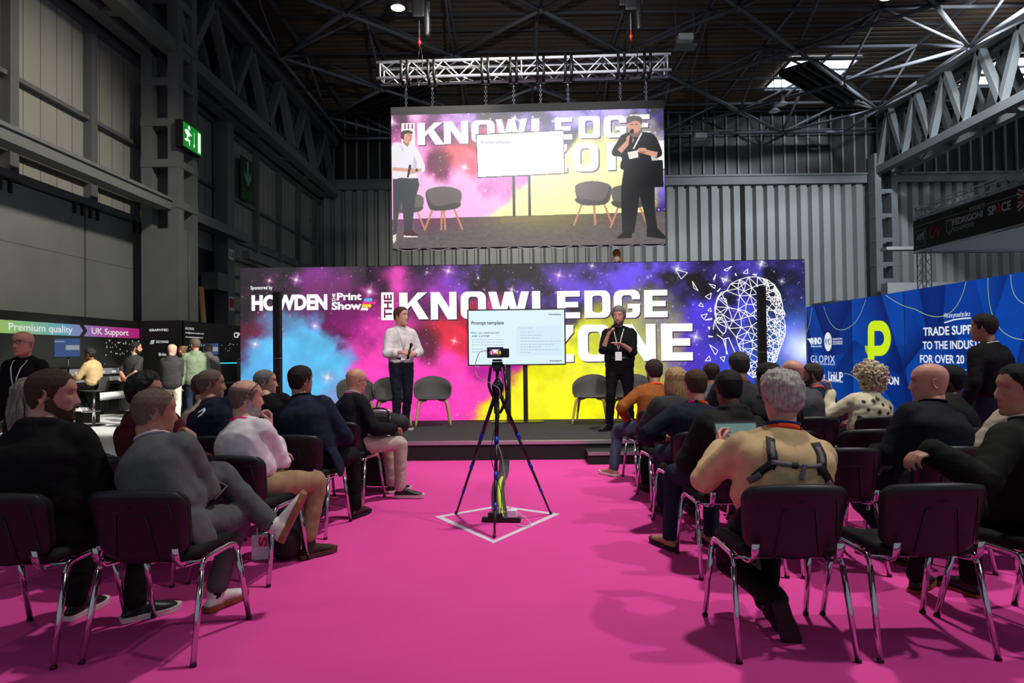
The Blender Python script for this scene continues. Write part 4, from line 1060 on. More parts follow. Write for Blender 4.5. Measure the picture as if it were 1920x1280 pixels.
# --- the head: a grid of points by height and angle, shaped by bumps and hollows
_HH = [(-.120, .055, -.004, .018), (-.115, .080, -.022, .036), (-.098, .090, -.050, .050), (-.07, .090, -.068, .0605), (-.04, .090, -.080, .066), (-.01, .090, -.091, .0705), (.02, .090, -.098, .074), (.05, .094, -.101, .0765), (.078, .083, -.090, .0695), (.098, .063, -.072, .055), (.110, .040, -.049, .037), (.1165, .018, -.024, .017), (.1185, .002, -.01, .003)]
_HA = np.array(_HH)
def head_pt(h, ph, grow=0.0):
    """Point of the head at height h and angle ph (0 = face, 180 = back); arrays allowed."""
    yf = np.interp(h, _HA[:, 0], _HA[:, 1]) + grow; yb = np.interp(h, _HA[:, 0], _HA[:, 2]) - grow; w = np.interp(h, _HA[:, 0], _HA[:, 3]) + grow
    s, c = np.sin(ph), np.cos(ph)
    pw = 2 / 2.25
    x = w * np.sign(s) * np.abs(s) ** pw
    y0 = -.012
    y = np.where(c > 0, y0 + (yf - y0) * np.abs(c) ** pw, y0 + (yb - y0) * np.abs(c) ** pw)
    fr = np.clip(c * 1.6, 0, 1)
    g = lambda a, b, s1, s2: np.exp(-((x - a) / s1) ** 2 - ((h - b) / s2) ** 2)
    ax = np.abs(x)
    nose = np.exp(-(x / .0115) ** 2) * np.interp(h, [-.046, -.036, -.028, 0, .022, .034], [0, .020, .025, .012, .003, 0]) + (np.exp(-((ax - .012) / .007) ** 2) * np.exp(-((h + .034) / .009) ** 2)) * .009
    f = nose - .011 * np.exp(-((ax - .032) / .015) ** 2 - ((h - .014) / .012) ** 2) + .005 * np.exp(-((ax - .030) / .022) ** 2 - ((h - .036) / .009) ** 2)
    f = f + .006 * np.exp(-(x / .022) ** 2 - ((h + .066) / .011) ** 2) - .005 * np.exp(-(x / .024) ** 2 - ((h + .070) / .0028) ** 2) + .007 * np.exp(-(x / .02) ** 2 - ((h + .105) / .013) ** 2) - .004 * np.exp(-(x / .028) ** 2 - ((h + .086) / .008) ** 2)
    f = f + .004 * np.exp(-((ax - .045) / .018) ** 2 - ((h + .012) / .018) ** 2)
    y = y + f * fr
    return x, y, h + 0 * x
def head_grid(nh, na, h0=-.12, h1=.1185):
    t = np.linspace(0, 1, nh); h = h0 + (h1 - h0) * (.5 - .5 * np.cos(np.pi * t))
    u = np.linspace(-1, 1, na, endpoint=False); ph = np.pi * (u * .62 + .38 * u ** 3)
    return np.meshgrid(h, ph, indexing='ij')
def add_grid(bm, x, y, z, M, close=True, mi=0, keep=None):
    nh, na = x.shape
    vs = [[bm.verts.new(M @ V((x[i, j], y[i, j], z[i, j]))) for j in range(na)] for i in range(nh)]
    for i in range(nh - 1):
        for j in range(na if close else na - 1):
            if keep is not None and not keep[i, j]: continue
            f = bm.faces.new((vs[i][j], vs[i][(j + 1) % na], vs[i + 1][(j + 1) % na], vs[i + 1][j])); f.smooth = True; f.material_index = mi
    return vs
def make_head(bm, M):
    H, P_ = head_grid(44, 72)
    x, y, z = head_pt(H, P_)
    add_grid(bm, x, y, z, M)
    for s in (-1, 1):
        # ear: dished oval with a rim
        nu, nv = 14, 9
        U, W_ = np.meshgrid(np.linspace(0, 2 * np.pi, nu, endpoint=False), np.linspace(0, 1, nv), indexing='ij')
        rim = np.interp(W_, [0, .25, .55, .8, 1], [0, .35, .85, 1.0, .92])
        th = np.interp(W_, [0, .25, .55, .8, 1], [.004, .003, .010, .012, .0])
        ex = s * th; ey = np.cos(U) * .018 * rim * (1 + .15 * np.sin(U)); ez = np.sin(U) * .031 * rim
        Me = M @ Matrix.Translation((s * .0735, -.012, .0)) @ Matrix.Rotation(R(-s * 24), 4, 'Z') @ Matrix.Rotation(R(-8), 4, 'X')
        vs = [[bm.verts.new(Me @ V((ex[i, j], ey[i, j] - .008, ez[i, j]))) for j in range(nv)] for i in range(nu)]
        for i in range(nu):
            for j in range(nv - 1):
                f = bm.faces.new((vs[i][j], vs[i][j + 1], vs[(i + 1) % nu][j + 1], vs[(i + 1) % nu][j])); f.smooth = True
def nz(x, y, z, sc, seed=0.0):
    return np.array([noise.noise(V((a * sc + seed, b * sc + seed * .7, c * sc))) for a, b, c in zip(x.ravel(), y.ravel(), z.ravel())]).reshape(x.shape)
def smst(e0, e1, v):
    t = np.clip((v - e0) / (e1 - e0), 0, 1); return t * t * (3 - 2 * t)
def make_hair(style, M, seed=1.0):
    """Hair as a shell over the scalp, following a hairline; returns a bmesh or None."""
    st = dict(th=.012, front=.079, temple=.038, side=-.012, nape=-.062, crown=None, noise=.004, fr=0)
    st.update({'short': {}, 'crop': dict(th=.006, noise=.002), 'buzz': dict(th=.0028, noise=.0008, front=.080, temple=.05), 'bald': None,
               'fringe': dict(th=.005, noise=.002, crown=(.066, 105)), 'thin': dict(th=.006, front=.085, temple=.06, crown=(.102, 60), noise=.002), 'receding': dict(th=.006, front=.100, temple=.066, noise=.002),
               'thick': dict(th=.020, noise=.010, nape=-.07), 'swept': dict(th=.022, noise=.006, front=.066), 'bob': dict(th=.018, noise=.005, side=-.06, nape=-.12), 'wavy': dict(th=.022, noise=.010, side=-.06, nape=-.12), 'curly': dict(th=.020, noise=.008, side=-.06, nape=-.11)}[style] or {})
    if style == 'bald': return None
    bm = BM()
    H, P_ = head_grid(64, 96, -.118, .1185)
    ap = np.abs(P_) * 180 / np.pi
    hl = np.interp(ap, [0, 32, 52, 66, 78, 90, 104, 125, 180], [st['front'], st['front'] - .002, st['temple'] + .012, st['temple'] - .01, st['side'] - .012, st['side'] + .02, st['side'] - .02, st['nape'] + .005, st['nape']])
    x, y, z = head_pt(H, P_)
    hl = hl + nz(x, y, z * 0, 60, seed) * .004 + nz(x, y, z * 0, 210, seed + 4) * .005
    d = H - hl
    if st['crown']:
        ch, ca = st['crown']
        # bare crown: everything above CH, wider towards the front
        top = ch - .012 * np.cos(P_) + nz(x, y, z, 40, seed + 3) * .004
        d = np.minimum(d, np.where(True, top - H, 1))
    th = st['th'] * smst(0.0, .032, d) * (1.0 if not st['crown'] else 1)
    th = th + st['noise'] * nz(x * 1, y * 1, z * .45, 55, seed) * smst(0.004, .03, d) + .0012
    th = th + st['noise'] * .5 * nz(x, y, z, 150, seed + 9) * smst(0.004, .03, d)
    if style in ('swept', 'thick'): th = th + .010 * smst(.06, .11, H) * np.clip(np.cos(P_) + .3, 0, 1)
    nx, ny, nzv = x, y + .012, H * np.where(H > .03, 1.2, .35)
    L_ = np.sqrt(nx ** 2 + ny ** 2 + nzv ** 2) + 1e-6
    keep = d > .0
    k2 = keep & np.roll(keep, -1, 1)
    k2[:-1] &= keep[1:]
    add_grid(bm, x + nx / L_ * th, y + ny / L_ * th, H + nzv / L_ * th, M, keep=k2)
    if style in ('bob', 'wavy'):
        rs = np.random.RandomState(int(seed * 10) + 1); ln = .17 if style == 'bob' else .24
        for a in np.linspace(62, 298, 30):
            t = R(a); x0, y0, _ = head_pt(np.array(.03), np.array(t)); r_ = rs.uniform(-1, 1)
            p = [V((x0 * .98, y0 * .98, .05)), V((x0 * 1.12, y0 * 1.14, -.02)), V((x0 * 1.12, y0 * 1.16 - .005, -.09)), V((x0 * (1.04 + .05 * r_), y0 * 1.1 - .01, -.02 - ln + .02 * r_))]
            if style == 'wavy': p = [q + V((rs.uniform(-.012, .012), rs.uniform(-.012, .012), 0)) for q in p]
            tube(bm, [M @ q for q in p], [(.012, .008), (.016, .010), (.016, .010), (.010, .006)], 8, 4)
    if style == 'curly':
        rs = np.random.RandomState(5)
        for i in range(330):
            a = rs.uniform(50, 310); h = rs.uniform(-.13, .125)
            if 50 < a < 75 or 285 < a < 310: h = rs.uniform(.02, .12)
            if h > .095: a = rs.uniform(0, 360)
            hh = min(h, .112); x0, y0, _ = head_pt(np.array(hh), np.array(R(a)))
            k = 1.34 + rs.uniform(-.08, .18)
            c = V((x0 * k, (y0 + .01) * k - .01, h * (1.18 if h > 0 else 1.05)))
            pts = [M @ (c + V((rs.normal() * .014, rs.normal() * .014, rs.normal() * .014))) for _ in range(4)]
            tube(bm, pts, [.006, .0085, .0085, .004], 6, 3)
        ball(bm, M @ V((0, -.03, .01)), .098, (.92, .98, 1.15), 20, 14)
    return bm

# --- the hand (right): wrist at origin, fingers along +Y, palm down, thumb at -X
_HAND = {}
def hand_geo(pose):
    if pose in _HAND: return _HAND[pose]
    curl, spread, thumb = {'relaxed': ((22, 28, 18), 3, 0), 'grip': ((62, 72, 42), 1, 1), 'chin': ((50, 62, 30), 1, 1), 'open': ((8, 12, 8), 6, 0), 'point': ((30, 40, 25), 3, 0), 'cup': ((40, 45, 25), 2, .5)}[pose]
    bm = BM()
    tube(bm, [(0, -.012, 0), (0, .02, 0), (0, .055, .002), (0, .088, .001)], [(.026, .018), (.032, .016), (.040, .0145), (.040, .0115)], 14, 3, ref=(1, 0, 0))
    ball(bm, (-.026, .030, -.008), .017, (1, 1.4, .9), 12, 8)
    for i, (bx, L_, by) in enumerate(((-.031, .074, .088), (-.0105, .082, .092), (.0105, .076, .090), (.030, .060, .084))):
        r_ = (.0092, .0095, .0092, .0080)[i]; p = V((bx, by, .001)); ang = 0; pts = [p - V((0, .012, 0)), p]; rad = [r_ * 1.08, r_ * 1.08]
        sp = R((i - 1.5) * spread)
        for k, fr in enumerate((.45, .30, .25)):
            ang += R(curl[k] + (i - 1.5) * 3)
            p = p + V((math.sin(sp) * math.cos(ang), math.cos(sp) * math.cos(ang), -math.sin(ang))) * (L_ * fr)
            pts.append(p); rad.append(r_ * (1.0, .92, .78)[k])
        tube(bm, pts, rad, 9, 3)
    if thumb == 0: tp = [(-.022, .022, -.006), (-.044, .046, -.012), (-.058, .072, -.016), (-.062, .098, -.020)]
    elif thumb == 1: tp = [(-.022, .022, -.008), (-.042, .046, -.026), (-.040, .072, -.046), (-.022, .090, -.058)]
    else: tp = [(-.022, .022, -.008), (-.044, .046, -.020), (-.050, .072, -.034), (-.044, .094, -.046)]
    tube(bm, tp, [.0135, .0120, .0108, .0090], 9, 4)
    me = bpy.data.meshes.new('hand'); bm.to_mesh(me); bm.free()
    _HAND[pose] = remesh(me, .0042, 3); return _HAND[pose]
def remesh(me, vox, sm=4, fac=.5):
    o = bpy.data.objects.new('tmp', me); COL.objects.link(o)
    r = o.modifiers.new('r', 'REMESH'); r.mode = 'VOXEL'; r.voxel_size = vox; r.use_smooth_shade = True
    if sm:
        s = o.modifiers.new('s', 'SMOOTH'); s.factor = fac; s.iterations = sm
    dg = bpy.context.evaluated_depsgraph_get(); dg.update()
    out = bpy.data.meshes.new_from_object(o.evaluated_get(dg))
    bpy.data.objects.remove(o); bpy.data.meshes.remove(me)
    out.polygons.foreach_set('use_smooth', [True] * len(out.polygons))
    return out
def fold(me, amp, seed, sc=(9, 9, 14), centres=()):
    """Cloth folds pushed along the normals."""
    n = len(me.vertices); co = np.zeros(n * 3); no = np.zeros(n * 3)
    me.vertices.foreach_get('co', co); me.vertex_normals.foreach_get('vector', no)
    co = co.reshape(-1, 3); no = no.reshape(-1, 3)
    d = np.empty(n)
    for i in range(n):
        p = co[i]
        q = V((p[0] * sc[0] + seed, p[1] * sc[1], p[2] * sc[2]))
        w = noise.noise(q * .35) * .8
        d[i] = (1 - abs(noise.noise(q + V((w, w, w * 1.5)))) * 2.2) * .6 + noise.noise(q * 2.1) * .4
    k = np.full(n, amp)
    for c, r_, m_ in centres: k = k + amp * m_ * np.exp(-((co - np.array(c)) ** 2).sum(1) / (r_ * r_))
    co = co + no * (d * k)[:, None]
    me.vertices.foreach_set('co', co.reshape(-1)); me.update()
def ik(a, b, l1, l2, pole):
    a, b = V(a), V(b); d = b - a; L_ = min(d.length, (l1 + l2) * .995)
    dn = d.normalized(); b = a + dn * L_
    c = (l1 * l1 - l2 * l2 + L_ * L_) / (2 * L_); h = math.sqrt(max(0, l1 * l1 - c * c))
    p = V(pole); p = p - dn * p.dot(dn)
    if p.length < 1e-4: p = dn.orthogonal()
    return a + dn * c + p.normalized() * h, b
_SHOE = {}
def shoe_bms(kind):
    """Shoe with heel at the origin, toe along +Y, ground at z=0: (upper, sole)."""
    b = BM(); hi = {'sneaker': .085, 'boot': .155, 'shoe': .075}[kind]
    tube(b, [(0, -.035, .035), (0, .0, .045), (0, .06, .050), (0, .11, .042), (0, .165, .034), (0, .205, .028)], [(.030, .026), (.036, .034), (.038, .036), (.044, .030), (.044, .024), (.030, .016)], 14, 4, ref=(1, 0, 0))
    tube(b, [(0, .02, .04), (0, .012, hi - .02), (0, .008, hi)], [(.038, .052), (.038, .05), (.042, .05)], 14, 3, ref=(1, 0, 0))
    me = bpy.data.meshes.new('s'); b.to_mesh(me); b.free(); up = remesh(me, .007, 4)
    b = BM(); pr = [(-.030, -.06), (.030, -.06), (.038, -.03), (.038, .04), (.047, .10), (.048, .16), (.036, .215), (.012, .235), (-.014, .235), (-.038, .215), (-.046, .16), (-.042, .10), (-.036, .04), (-.037, -.03)]
    hs_ = .026 if kind != 'shoe' else .016
    A = [b.verts.new((x, y, .0)) for x, y in pr]; B = [b.verts.new((x * 1.04, y * 1.02, hs_ + (.008 if y > .18 else 0))) for x, y in pr]
    b.faces.new(A[::-1]); b.faces.new(B)
    for i in range(len(pr)): b.faces.new((A[i], A[(i + 1) % len(pr)], B[(i + 1) % len(pr)], B[i]))
    so = bpy.data.meshes.new('sole'); bmesh.ops.recalc_face_normals(b, faces=b.faces[:]); b.to_mesh(so); b.free()
    return up, so
def rotm(yaw, pitch=0, roll=0): return Matrix.Rotation(R(yaw), 4, 'Z') @ Matrix.Rotation(R(pitch), 4, 'X') @ Matrix.Rotation(R(roll), 4, 'Y')

LAP = dict(w=(.13, .34, .66), pole=(.6, -.5, -.6), f=(-.5, .8, -.1), n=(0, .1, -1), hand='relaxed')
SIDE = dict(w=(.27, .02, .80), pole=(.3, -1, .1), f=(0, .15, -1), n=(-1, 0, 0), hand='relaxed')
def person(label, loc, yaw=0, **k):
    """One figure. Local frame: floor under the pelvis, facing +Y. All targets are local metres; left-side X is mirrored."""
    g = lambda n, d=None: k.get(n, d)
    seat = g('seat', True); fat = g('fat', 1.0); sc = g('scale', 1.0); lod = g('lod', 1.0)
    hipz = g('hipz', .545 if seat else .925)
    lean, tilt, twist = R(g('lean', 6 if seat else 0)), R(g('tilt', 0)), R(g('twist', 0))
    P0 = V((0, 0, hipz + .02))
    up = (V((math.sin(tilt), math.sin(lean), math.cos(lean) * math.cos(tilt)))).normalized()
    TL_ = g('tl', .495); N = P0 + up * TL_
    rx0 = V((1, 0, 0)); rx = Matrix.Rotation(twist, 3, 'Z') @ V((1, 0, -math.tan(tilt))); rx = (rx - up * rx.dot(up)).normalized()
    bk = up.cross(rx)            # towards the front
    sl = g('slouch', .025)
    S = {}
    sw = g('shoulder', .160) * (1 + (fat - 1) * .45)
    for s, n in ((1, 'R'), (-1, 'L')): S[n] = N - up * (.088 + g('sdrop', 0)) + rx * (s * sw) + bk * .0
    sk = skin_m(g('skin', 'fair')); seed = g('seed', abs(hash(label)) % 97 + .37)
    seed = sum(ord(c) for c in label) % 97 + .37
    vx = .013 * lod
    # head placement
    hy, hp, hr = g('head', (0, 0, 0))
    hs_ = g('hs', 1.06)
    HC = N + up * .105 + bk * g('hfwd', .035) + V((0, 0, .045)) + V(g('hoff', (0, 0, 0)))
    MH = Matrix.Translation(HC) @ rotm(hy + math.degrees(twist) * .0, hp, hr) @ Matrix.Diagonal((hs_ * g('hw', 1.0), hs_, hs_, 1))
    # arms and legs
    arms = {}
    for n, s in (('R', 1), ('L', -1)):
        a = dict(LAP if seat else SIDE); a.update(g('arm' + n, {}))
        w = V((a['w'][0] * s, a['w'][1], a['w'][2]))
        if 'chin' in a: w = MH @ V((a['chin'][0] * s, *a['chin'][1:]))
        pole = V((a['pole'][0] * s, *a['pole'][1:]))
        E, W_ = ik(S[n], w, .295, .262, pole); a.update(E=E, W=W_, S=S[n]); arms[n] = a
    legs = {}
    for n, s in (('R', 1), ('L', -1)):
        l = dict(a=(.13, .42, .095) if seat else (.10, .01, .085), pole=(.12, 1, .55) if seat else (.05, 1, 0), toe=(.12, 1, 0)); l.update(g('leg' + n, {}))
        a = V((l['a'][0] * s, l['a'][1], l['a'][2])); pole = V((l['pole'][0] * s, *l['pole'][1:])); hj = V((.088 * s, .03 if seat else 0, hipz))
        K, A = ik(hj, a, .43, .43 if seat else .425, pole); legs[n] = dict(h=hj, K=K, A=A, toe=V((l['toe'][0] * s, *l['toe'][1:])), up=l.get('up', (0, 0, 1)))
    mid = [(P0 + up * (t * TL_ / .495) - bk * (sl * math.sin(math.pi * t / .495))) for t in (0, .12, .24, .34, .42, .465, .50)]
    f2 = fat
    belly = g('belly', 0)
    Rt = [(.165 * f2, .115 * f2), (.158 * f2, .112 * f2 + belly), (.162 * f2, .115 * f2 + belly * .6), (.172 * f2, .118 * f2), (.142 * (1 + (f2 - 1) * .5), .098), (.098, .080), (.064, .063)]
    # --- body (one continuous skin)
    b = BM()
    tube(b, mid[1:], [(a * (.78 if i < 3 else .76), c * (.76 if i < 3 else .78)) for i, (a, c) in enumerate(Rt[1:])], 16, 3, ref=rx)
    nb = MH @ V((0, -.028, -.075)); tube(b, [N - up * .06, N + up * .01, nb, MH @ V((0, -.012, -.03))], [.066, .058 * g('neck', 1.0), .056 * g('neck', 1.0), .050], 14, 3, ref=rx)
    for n in 'RL':
        a = arms[n]; tube(b, [a['S'] + (a['E'] - a['S']) * .10 - up * .02, a['S'].lerp(a['E'], .4), a['E'], a['E'].lerp(a['W'], .35), a['W']], [.036, .040, .037, .038, .025], 12, 3)
        l = legs[n]; tube(b, [l['h'], l['h'].lerp(l['K'], .5), l['K'], l['K'].lerp(l['A'], .35), l['A']], [.078, .07, .052, .048, .036], 12, 3)
    me = bpy.data.meshes.new('person'); b.to_mesh(me); b.free(); me = remesh(me, .015 * max(1, lod), 3)
    b = BM(); b.from_mesh(me); bpy.data.meshes.remove(me)
    make_head(b, MH)
    for n, s in (('R', 1), ('L', -1)):
        a = arms[n]; f = V((a['f'][0] * s, *a['f'][1:])).normalized(); nn = V((a['n'][0] * s, *a['n'][1:])); nn = (nn - f * nn.dot(f)).normalized()
        z = -nn; x = f.cross(z)
        Mh = Matrix((x, f, z)).transposed().to_4x4(); Mh.translation = a['W']
        Mh = Mh @ Matrix.Diagonal((s, 1, 1, 1))
        hm = hand_geo(a['hand']); q = BM(); q.from_mesh(hm); bmesh.ops.transform(q, matrix=Mh, verts=q.verts)
        if s < 0: bmesh.ops.reverse_faces(q, faces=q.faces)
        tm = bpy.data.meshes.new('t'); q.to_mesh(tm); q.free(); b.from_mesh(tm); bpy.data.meshes.remove(tm)
    me = bpy.data.meshes.new('person'); b.to_mesh(me); b.free()
    me.polygons.foreach_set('use_smooth', [True] * len(me.polygons))
    root = link('person', me, sk); tag(root, label, 'person', g('group', None))
    root.location = loc; root.rotation_euler = (0, 0, R(yaw)); root.scale = (sc, sc, sc)
    # --- top
    ck = g('top', 'shirt'); tm_ = g('topm'); grow = {'tee': .008, 'shirt': .012, 'sweater': .016, 'hoodie': .024, 'coat': .026, 'blazer': .020}[ck]
    b = BM()
    hemt = {'tee': .045, 'shirt': .045, 'sweater': -.06, 'hoodie': -.07, 'coat': -.10, 'blazer': -.10}[ck]
    if seat: hemt = .085 + (fat - 1) * .12
    m2 = [P0 + up * hemt - bk * .0] + mid[1:]
    R2 = [(a + grow, c + grow) for a, c in Rt]
    if ck in ('blazer', 'coat') and seat: R2[0] = (R2[0][0] + .012, R2[0][1] + .01)
    R2[-1] = (.070, .068); m2[-1] = N + up * (.002 if ck != 'tee' else -.012)
    tube(b, m2, R2, 18, 3, ref=rx, power=2.3, cape=.12)
    slv = g('sleeve', 1.0)    # 1 = wrist, .5 = elbow
    sgrow = grow + .004
    for n in 'RL':
        a = arms[n]; E, W_, S_ = a['E'], a['W'], a['S']
        ps = [S_ + rx * (-.03 if n == 'R' else .03) + up * .01, S_, S_.lerp(E, .45), S_.lerp(E, .85)]; rr = [.050 + sgrow * .5, .049 + sgrow, .045 + sgrow, .040 + sgrow]
        if slv > .5:
            q = (slv - .5) * 2; ps += [E, E.lerp(W_, q * .45), E.lerp(W_, q * .97)]; rr += [.040 + sgrow, .037 + sgrow, (.031 if q > .8 else .042) + sgrow]
            if q < .8: rr[-1] += .004
        else: ps = ps[:3] + [S_.lerp(E, slv * 2)]; rr = rr[:3] + [.050 + sgrow]
        tube(b, ps, [r_ * (1 + (fat - 1) * .35) for r_ in rr], 14, 3)
    for n in 'RL': tube(b, [N - up * .012, N.lerp(S[n], .5) + up * .012, S[n] + up * .012], [.050, .046, .046], 12, 2)
    # collar, hood
    if ck in ('shirt', 'coat', 'sweater'):
        th_ = {'shirt': .008, 'coat': .014, 'sweater': .010}[ck]
        cp = [];
        for i in range(13):
            t = R(180 + (i - 6) * (22 if ck == 'shirt' else 26)); cp.append(N + up * (.018 if ck != 'sweater' else .004) + rx * (.066 * math.sin(t)) + bk * (.066 * math.cos(t) + .004) + up * (-.022 * (abs(i - 6) / 6) ** 2))
        tube(b, cp, [(th_, .022 if ck != 'sweater' else .013)] * 13, 8, 2, ref=None)
    if ck == 'hoodie':
        cp = []; rr = []
        for i in range(13):
            t = R(180 + (i - 6) * 24); e = (abs(i - 6) / 6)
            cp.append(N + up * (.012 - .02 * e * e) + rx * (.088 * math.sin(t)) + bk * (.094 * math.cos(t) - .004 * (1 - e))); rr.append((.030 - .010 * e, .040 - .016 * e))
        tube(b, cp, rr, 10, 2)
        tube(b, [N - up * .10 - bk * .115 + rx * .0, N - up * .05 - bk * .125, N + up * .0 - bk * .105], [(.06, .02), (.09, .028), (.08, .022)], 12, 3, ref=rx)
    if ck == 'blazer':
        cp = []
        for i in range(13):
            t = R(180 + (i - 6) * 26); cp.append(N + up * (.010 - .02 * (abs(i - 6) / 6) ** 2) + rx * (.074 * math.sin(t)) + bk * (.074 * math.cos(t) + .002))
        tube(b, cp, [(.012, .018)] * 13, 8, 2)
        for s in (1, -1): tube(b, [S['R' if s > 0 else 'L'] - rx * s * .04 + up * .03, S['R' if s > 0 else 'L'] + up * .018 + rx * s * .01], [.035, .046], 12, 2)
        if seat and g('tails', True):   # jacket skirt hanging over the seat edge
            for s in (1, -1): tube(b, [P0 + V((s * .15 * fat, -.03, .06)), P0 + V((s * .19 * fat, -.02, -.04)), P0 + V((s * .20 * fat, .02, -.12))], [(.03, .07), (.022, .08), (.010, .07)], 12, 3, ref=(1, 0, 0))
    me = bpy.data.meshes.new(ck); b.to_mesh(me); b.free(); me = remesh(me, vx, 5)
    fold(me, {'tee': .004, 'shirt': .006, 'sweater': .005, 'hoodie': .0065, 'coat': .0065, 'blazer': .0035}[ck] , seed, centres=[(arms[n]['E'], .12, .8) for n in 'RL'] + [(P0 + up * .05, .16, .5)])
    nm = {'tee': 't_shirt', 'shirt': 'shirt', 'sweater': 'sweater', 'hoodie': 'hoodie', 'coat': 'jacket', 'blazer': 'suit_jacket'}[ck]
    top = link(nm, me, tm_, root)
    if ck == 'blazer' or g('undershirt'):
        b = BM(); cp = []
        for i in range(13):
            t = R(180 + (i - 6) * 27); cp.append(N + up * (.030 - .025 * (abs(i - 6) / 6) ** 2) + rx * (.064 * math.sin(t)) + bk * (.064 * math.cos(t) + .004))
        tube(b, cp, [(.006, .022)] * 13, 8, 2); obj('shirt_collar', b, g('undershirt', M_white), root, True)
    # --- trousers
    b = BM()
    if seat: tube(b, [V((0, -.015, hipz + .07)), V((0, .0, hipz + .0)), V((0, .06, hipz - .01))], [(.142 * fat, .090 * fat), (.160 * fat, .10 * fat), (.155 * fat, .085)], 16, 3, ref=(1, 0, 0))
    else: tube(b, [P0 + up * .045 , P0 - up * .02, V((0, 0, hipz - .085))], [(.155 * fat, .108 * fat + belly * .5), (.166 * fat, .122 * fat), (.155 * fat, .11 * fat)], 16, 3, ref=(1, 0, 0))
    tw = g('tw', 1.0)
    for n in 'RL':
        l = legs[n]; h, K, A = l['h'], l['K'], l['A']
        end = K.lerp(A, g('hem', .97))
        tube(b, [h, h.lerp(K, .5), h.lerp(K, .88), K, K.lerp(A, .3), K.lerp(A, .65), end], [.092 * (1 + (fat - 1) * .6), .083 * (1 + (fat - 1) * .5), .068, .066, .063 * tw, .058 * tw, .056 * tw], 14, 3)
    me = bpy.data.meshes.new('trousers'); b.to_mesh(me); b.free(); me = remesh(me, vx, 4)
    fold(me, .0065, seed + 5, (8, 8, 12), [(legs[n]['K'], .12, .6) for n in 'RL'] + [(legs[n]['A'], .12, .6) for n in 'RL'])
    link('trousers', me, g('trousm'), root)
    if not seat and g('belt', False):
        b = BM(); c = P0 + up * .058; pts = [c + V((math.sin(R(a)) * (.164 * fat + .006), math.cos(R(a)) * (.117 * fat + belly * .5 + .008), 0)) for a in range(0, 361, 15)]
        ribbon(b, pts, [q - c for q in pts], .035, .004); box(b, pts[0] + V((0, .006, 0)), (.045, .008, .036), bevel=.003, mi=1); obj('belt', b, [M_black, M_chrome], root)
    # --- shoes
    kind = g('shoe', 'sneaker'); um, sm_ = g('shoem', (M_black, M_white))
    if kind not in _SHOE: _SHOE[kind] = shoe_bms(kind)
    for n, s in (('R', 1), ('L', -1)):
        l = legs[n]; f = l['toe'].normalized(); u_ = V(l['up']); u_ = (u_ - f * u_.dot(f)).normalized(); x = f.cross(u_)
        Ms = Matrix((x, f, u_)).transposed().to_4x4(); Ms.translation = l['A'] - u_ * .088
        us, ss = [w.copy() for w in _SHOE[kind]]; us.materials.clear(); ss.materials.clear()
        us.transform(Ms); ss.transform(Ms)
        sh = link('shoe', us, um, root); link('sole', ss, sm_, sh)
        if g('sock'):
            b = BM(); tube(b, [l['A'] - u_ * .02, l['A'].lerp(l['K'], .22)], [.037, .042], 12, 2); obj('sock', b, g('sock'), root)
    # --- hair, eyes, brows
    hst, hc = g('hair', ('short', 'brown'))
    hb = make_hair(hst, MH, seed)
    if hb is not None: obj('hair', hb, hair_m(hc, hst in ('buzz', 'crop', 'fringe', 'receding', 'short')), root, 'keep')
    if g('face', False):
        for s in (-1, 1):
            b = BM()
            ball(b, MH @ V((s * .0315, .0695, .0135)), .0125, seg=12, rings=8, rot=MH.to_3x3().normalized())
            ball(b, MH @ V((s * .0315 , .0785, .0135)), .0062, (1, .7, 1), 10, 6, 1)
            obj('eye', b, [M_eyew, M_eyed], root)
        for s in (-1, 1):
            b = BM(); tube(b, [MH @ V((s * .016, .092, .034)), MH @ V((s * .032, .090, .040)), MH @ V((s * .050, .076, .034))], [(.0035, .0022)] * 3, 6, 3)
            obj('eyebrow', b, hair_m(hc), root)
        b = BM(); tube(b, [MH @ V((-.023, .080, -.068)), MH @ V((0, .0905, -.069)), MH @ V((.023, .080, -.068))], [(.002, .002), (.0035, .005), (.002, .002)], 6, 4); obj('lips', b, M_lip, root)
    if g('beard'):
        b = BM(); H, P_ = head_grid(50, 96, -.119, .02); ap = np.abs(P_) * 180 / np.pi
        topl = np.interp(ap, [0, 14, 20, 40, 62, 80, 95], [-.046, -.047, -.05, -.062, -.045, .0, -.02]); x, y, z = head_pt(H, P_, .003)
        keep = (H < topl) & (ap < 92) & ~((ap < 16) & (H > -.078) & (H < -.058)); keep &= np.roll(keep, -1, 1); keep[:-1] &= keep[1:]
        add_grid(b, x, y, z, MH, keep=keep); obj('beard', b, hair_m(g('beard')), root, 'keep')
    if g('glasses'):
        b = BM(); gy, gz, up_ = (.098, .012, 0) if g('glasses') != 'up' else (.055, .098, 1)
        for s in (-1, 1):
            c = V((s * .033, gy, gz)); n = 16
            for i in range(n):
                t0, t1 = 2 * math.pi * i / n, 2 * math.pi * (i + 1) / n
                rod(b, MH @ (c + V((.025 * math.cos(t0), -.004 * abs(math.cos(t0)), .018 * math.sin(t0)))), MH @ (c + V((.025 * math.cos(t1), -.004 * abs(math.cos(t1)), .018 * math.sin(t1)))), .0022, 5)
            if not up_: rod(b, MH @ V((s * .058, gy - .004, gz + .006)), MH @ V((s * .083, -.005, .012)), .0022, 5); rod(b, MH @ V((s * .083, -.005, .012)), MH @ V((s * .080, -.03, -.006)), .0022, 5)
            else: rod(b, MH @ V((s * .058, gy, gz + .004)), MH @ V((s * .083, 0, .05)), .0022, 5); rod(b, MH @ V((s * .083, 0, .05)), MH @ V((s * .084, -.015, .0)), .0022, 5)
